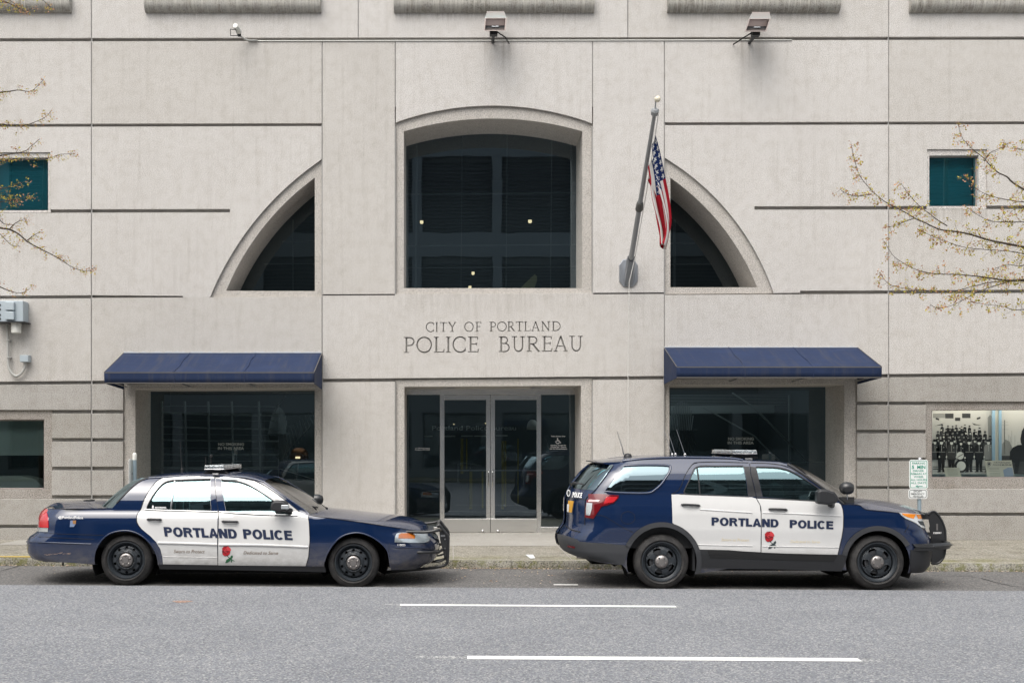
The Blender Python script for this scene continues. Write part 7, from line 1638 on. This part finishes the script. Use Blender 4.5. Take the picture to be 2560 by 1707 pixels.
c = unp(*Dd(936, 546), YU-.86); mb = MB(); mb.lathe([(.001, -.095), (.05, -.085), (.08, -.045), (.086, .0), (.08, .05), (.06, .08), (.0, .09)], c, 'x', 20); lamp_ = mb.build('spot_lamp', M['tubing'], car2, smooth=True, auto=60)
mb = MB(); mb.tube([c, c+Vector((.01, 0, -.15)), c+Vector((-.12, .1, -.16)), c+Vector((-.22, .12, -.16))], .013, 6); mb.build('spot_lamp_arm', M['chrome'], car2, smooth=True)
lightbar(car2, 3.80, 4.13, 16.06, 17.40, 1.745, 1.805)
mb = MB(); q0, q1 = unp(*C(1760, 275), 15.98), unp(*Dd(75, 316), 15.98); mb.box(q0.x, q1.x, 15.97, 16.05, q1.z, q0.z); mb.build('light_bar_clamp', M['steel'], car2, bevel=.004)
mb = MB(); mb.tube([unp(*C(655, 242), YU-.05), unp(*C(640, 175), YU-.05), unp(*C(594, 28), YU-.05)], [.011, .006, .003], 6)
for (a, b), (a2, b2), yy in (((1095, 246), (1020, 15), YU+.3), ((1125, 244), (1052, 12), YU+.1), ((1212, 246), (1134, 12), YU-.1)): mb.tube([unp(*C(a, b), yy), unp(*C(a2, b2), yy)], [.005, .003], 5); mb.lathe([(.022, -.02), (.02, .012), (.008, .03)], unp(*C(a, b), yy), 'z', 10)
mb.build('antenna', M['steel'], car2)
q = unp(*C(690, 254), YU); mb = MB(); mb.lathe([(.06, -.02), (.056, .01), (.04, .03), (.02, .038), (0, .040)], q, 'z', 16); mb.build('roof_fin', M['plastic'], car2, smooth=True)
# push bumper of the SUV
P = lambda u, v, y: unp(*Dd(u, v), y)
yi = YU-.42
plate_ = [(1678, 792), (1690, 768), (1712, 758), (1742, 764), (1775, 800), (1805, 850), (1825, 905), (1834, 960), (1834, 1040), (1832, 1110), (1822, 1160), (1805, 1195), (1775, 1224), (1735, 1234), (1705, 1228), (1702, 1040), (1700, 960), (1688, 910), (1694, 890)]
top_ = None
for y in (yi, 2*YU-yi):
    mb = MB(); pl = [P(u, v, yi) for u, v in plate_]; mb.prism([(p.x, p.z) for p in pl], y-.012, y+.012); 
    o = mb.build('push_bumper', M['tubing'], car2, bevel=.004); top_ = top_ or o
    rim_ = [P(u, v, yi) for u, v in catmull(plate_[:15], 3)]; mb = MB(); mb.tube([(p.x, y-.01, p.z) for p in rim_], .016, 8); mb.build('edge_tube', M['tubing'], o, smooth=True)
mb = MB(); n_ = 24
def xbar(off, z, r=1.0):
    xn = P(1858, 0, yi-.1).x; ya = YU-.97; pts = []
    for i in range(n_+1):
        t = -1+2*i/n_; a = abs(t); y = YU+t*.97; x = xn+off-(0 if a < .55 else ((a-.55)/.45)**2.2*.50); pts.append((x, y, z))
    return pts
z1 = P(0, 1044, 15.9).z; z2 = P(0, 1104, 15.9).z; a = xbar(0, 0)
ps = [Vector((p[0], p[1], 0)) for p in a]; bk = unp(*Dd(1530, 0), 15.75).x
path = [Vector((bk, YU-.99, 0)), Vector((bk+.25, YU-.99, 0))]+ps+[Vector((bk+.25, YU+.99, 0)), Vector((bk, YU+.99, 0))]
mb.grid([[(p.x+o_, p.y+(-o_*.6 if p.y < YU-.5 else (o_*.6 if p.y > YU+.5 else 0)), z1+(z2-z1)*f_) for o_, f_ in ((-.05, .02), (0, 0), (.006, .15), (.012, .32), (.03, .36), (.03, .55), (.012, .6), (.006, .85), (0, 1), (-.05, .98))] for p in path])
mb.build('push_bumper', M['tubing'], car2, smooth=True, auto=35)
mb = MB(); p0 = P(1690, 800, yi); mb.box(p0.x-.30, p0.x+.02, yi-.01, yi+.02, p0.z-.045, p0.z+.035); p0 = P(1700, 965, yi); mb.box(p0.x-.22, p0.x+.02, yi-.01, yi+.02, p0.z-.03, p0.z+.03)
for v in (800,): q = P(1735, v, yi); mb.box(q.x-.02, q.x+.02, yi, 2*YU-yi, q.z-.03, q.z+.03)
mb.build('bumper_bracket', M['tubing'], car2)
flat_text('150041', Dd(1727, 962), Dd(1798, 960), 4.6, yi-.0135, M['letter_white'], top_, bold=.03)
mb = MB(); 
q = unp(*Dd(1760, 870), yi-.0135); q2 = unp(*Dd(1758, 930), yi-.0135); mb.box(q.x-.012, q.x+.012, yi-.016, yi-.012, q2.z, q.z); mb.build('bar_label', M['hub'], top_)
mb = MB(); gx = unp(*Dd(1640, 0), YU-.42).x; mb.box(gx-.25, gx-.12, YU-.5, YU+.5, .45, .95); mb.build('grille', M['black'], car2)
# lettering
HU.text('PORTLAND', C(1452, 884), Dd(313, 902), 20.2, M['letter_navy'], RU[-1], off=.013, bold=.045)
HU.text('POLICE', Dd(414, 906), Dd(812, 920), 20.0, M['letter_navy'], FU[-1], off=.013, bold=.045)
HU.text('Sworn to Protect', C(1542, 1026), C(1795, 1030), 7.6, M['script_pale'], RU[-1], off=.012, shear=.2)
HU.text('Dedicated to Serve', Dd(422, 1042), Dd(690, 1046), 7.2, M['script_pale'], FU[-1], off=.012, shear=.2)
rose(HU, FU[-1], lambda x, y: Dd(225+x, 990+y), 1.25, 1, .0115)
HU.text('POLICE', C(190, 630), C(276, 636), 12.5, M['letter_white'], car2, bold=.035, off=.010, slant=1.5)
vs = [HU.decal(circpx(*C(156, 592), r, 0, 360, 16, r*1.9)[:-1], None, None, o_) for r, o_ in ((4.6, .009), (2.9, .0105))]; mb = MB(); mb.add(vs[0], [tuple(range(16))], 0); mb.add(vs[1], [tuple(range(16))], 1); mb.build('badge', [M['letter_white'], M['rim']], car2, fix=False)
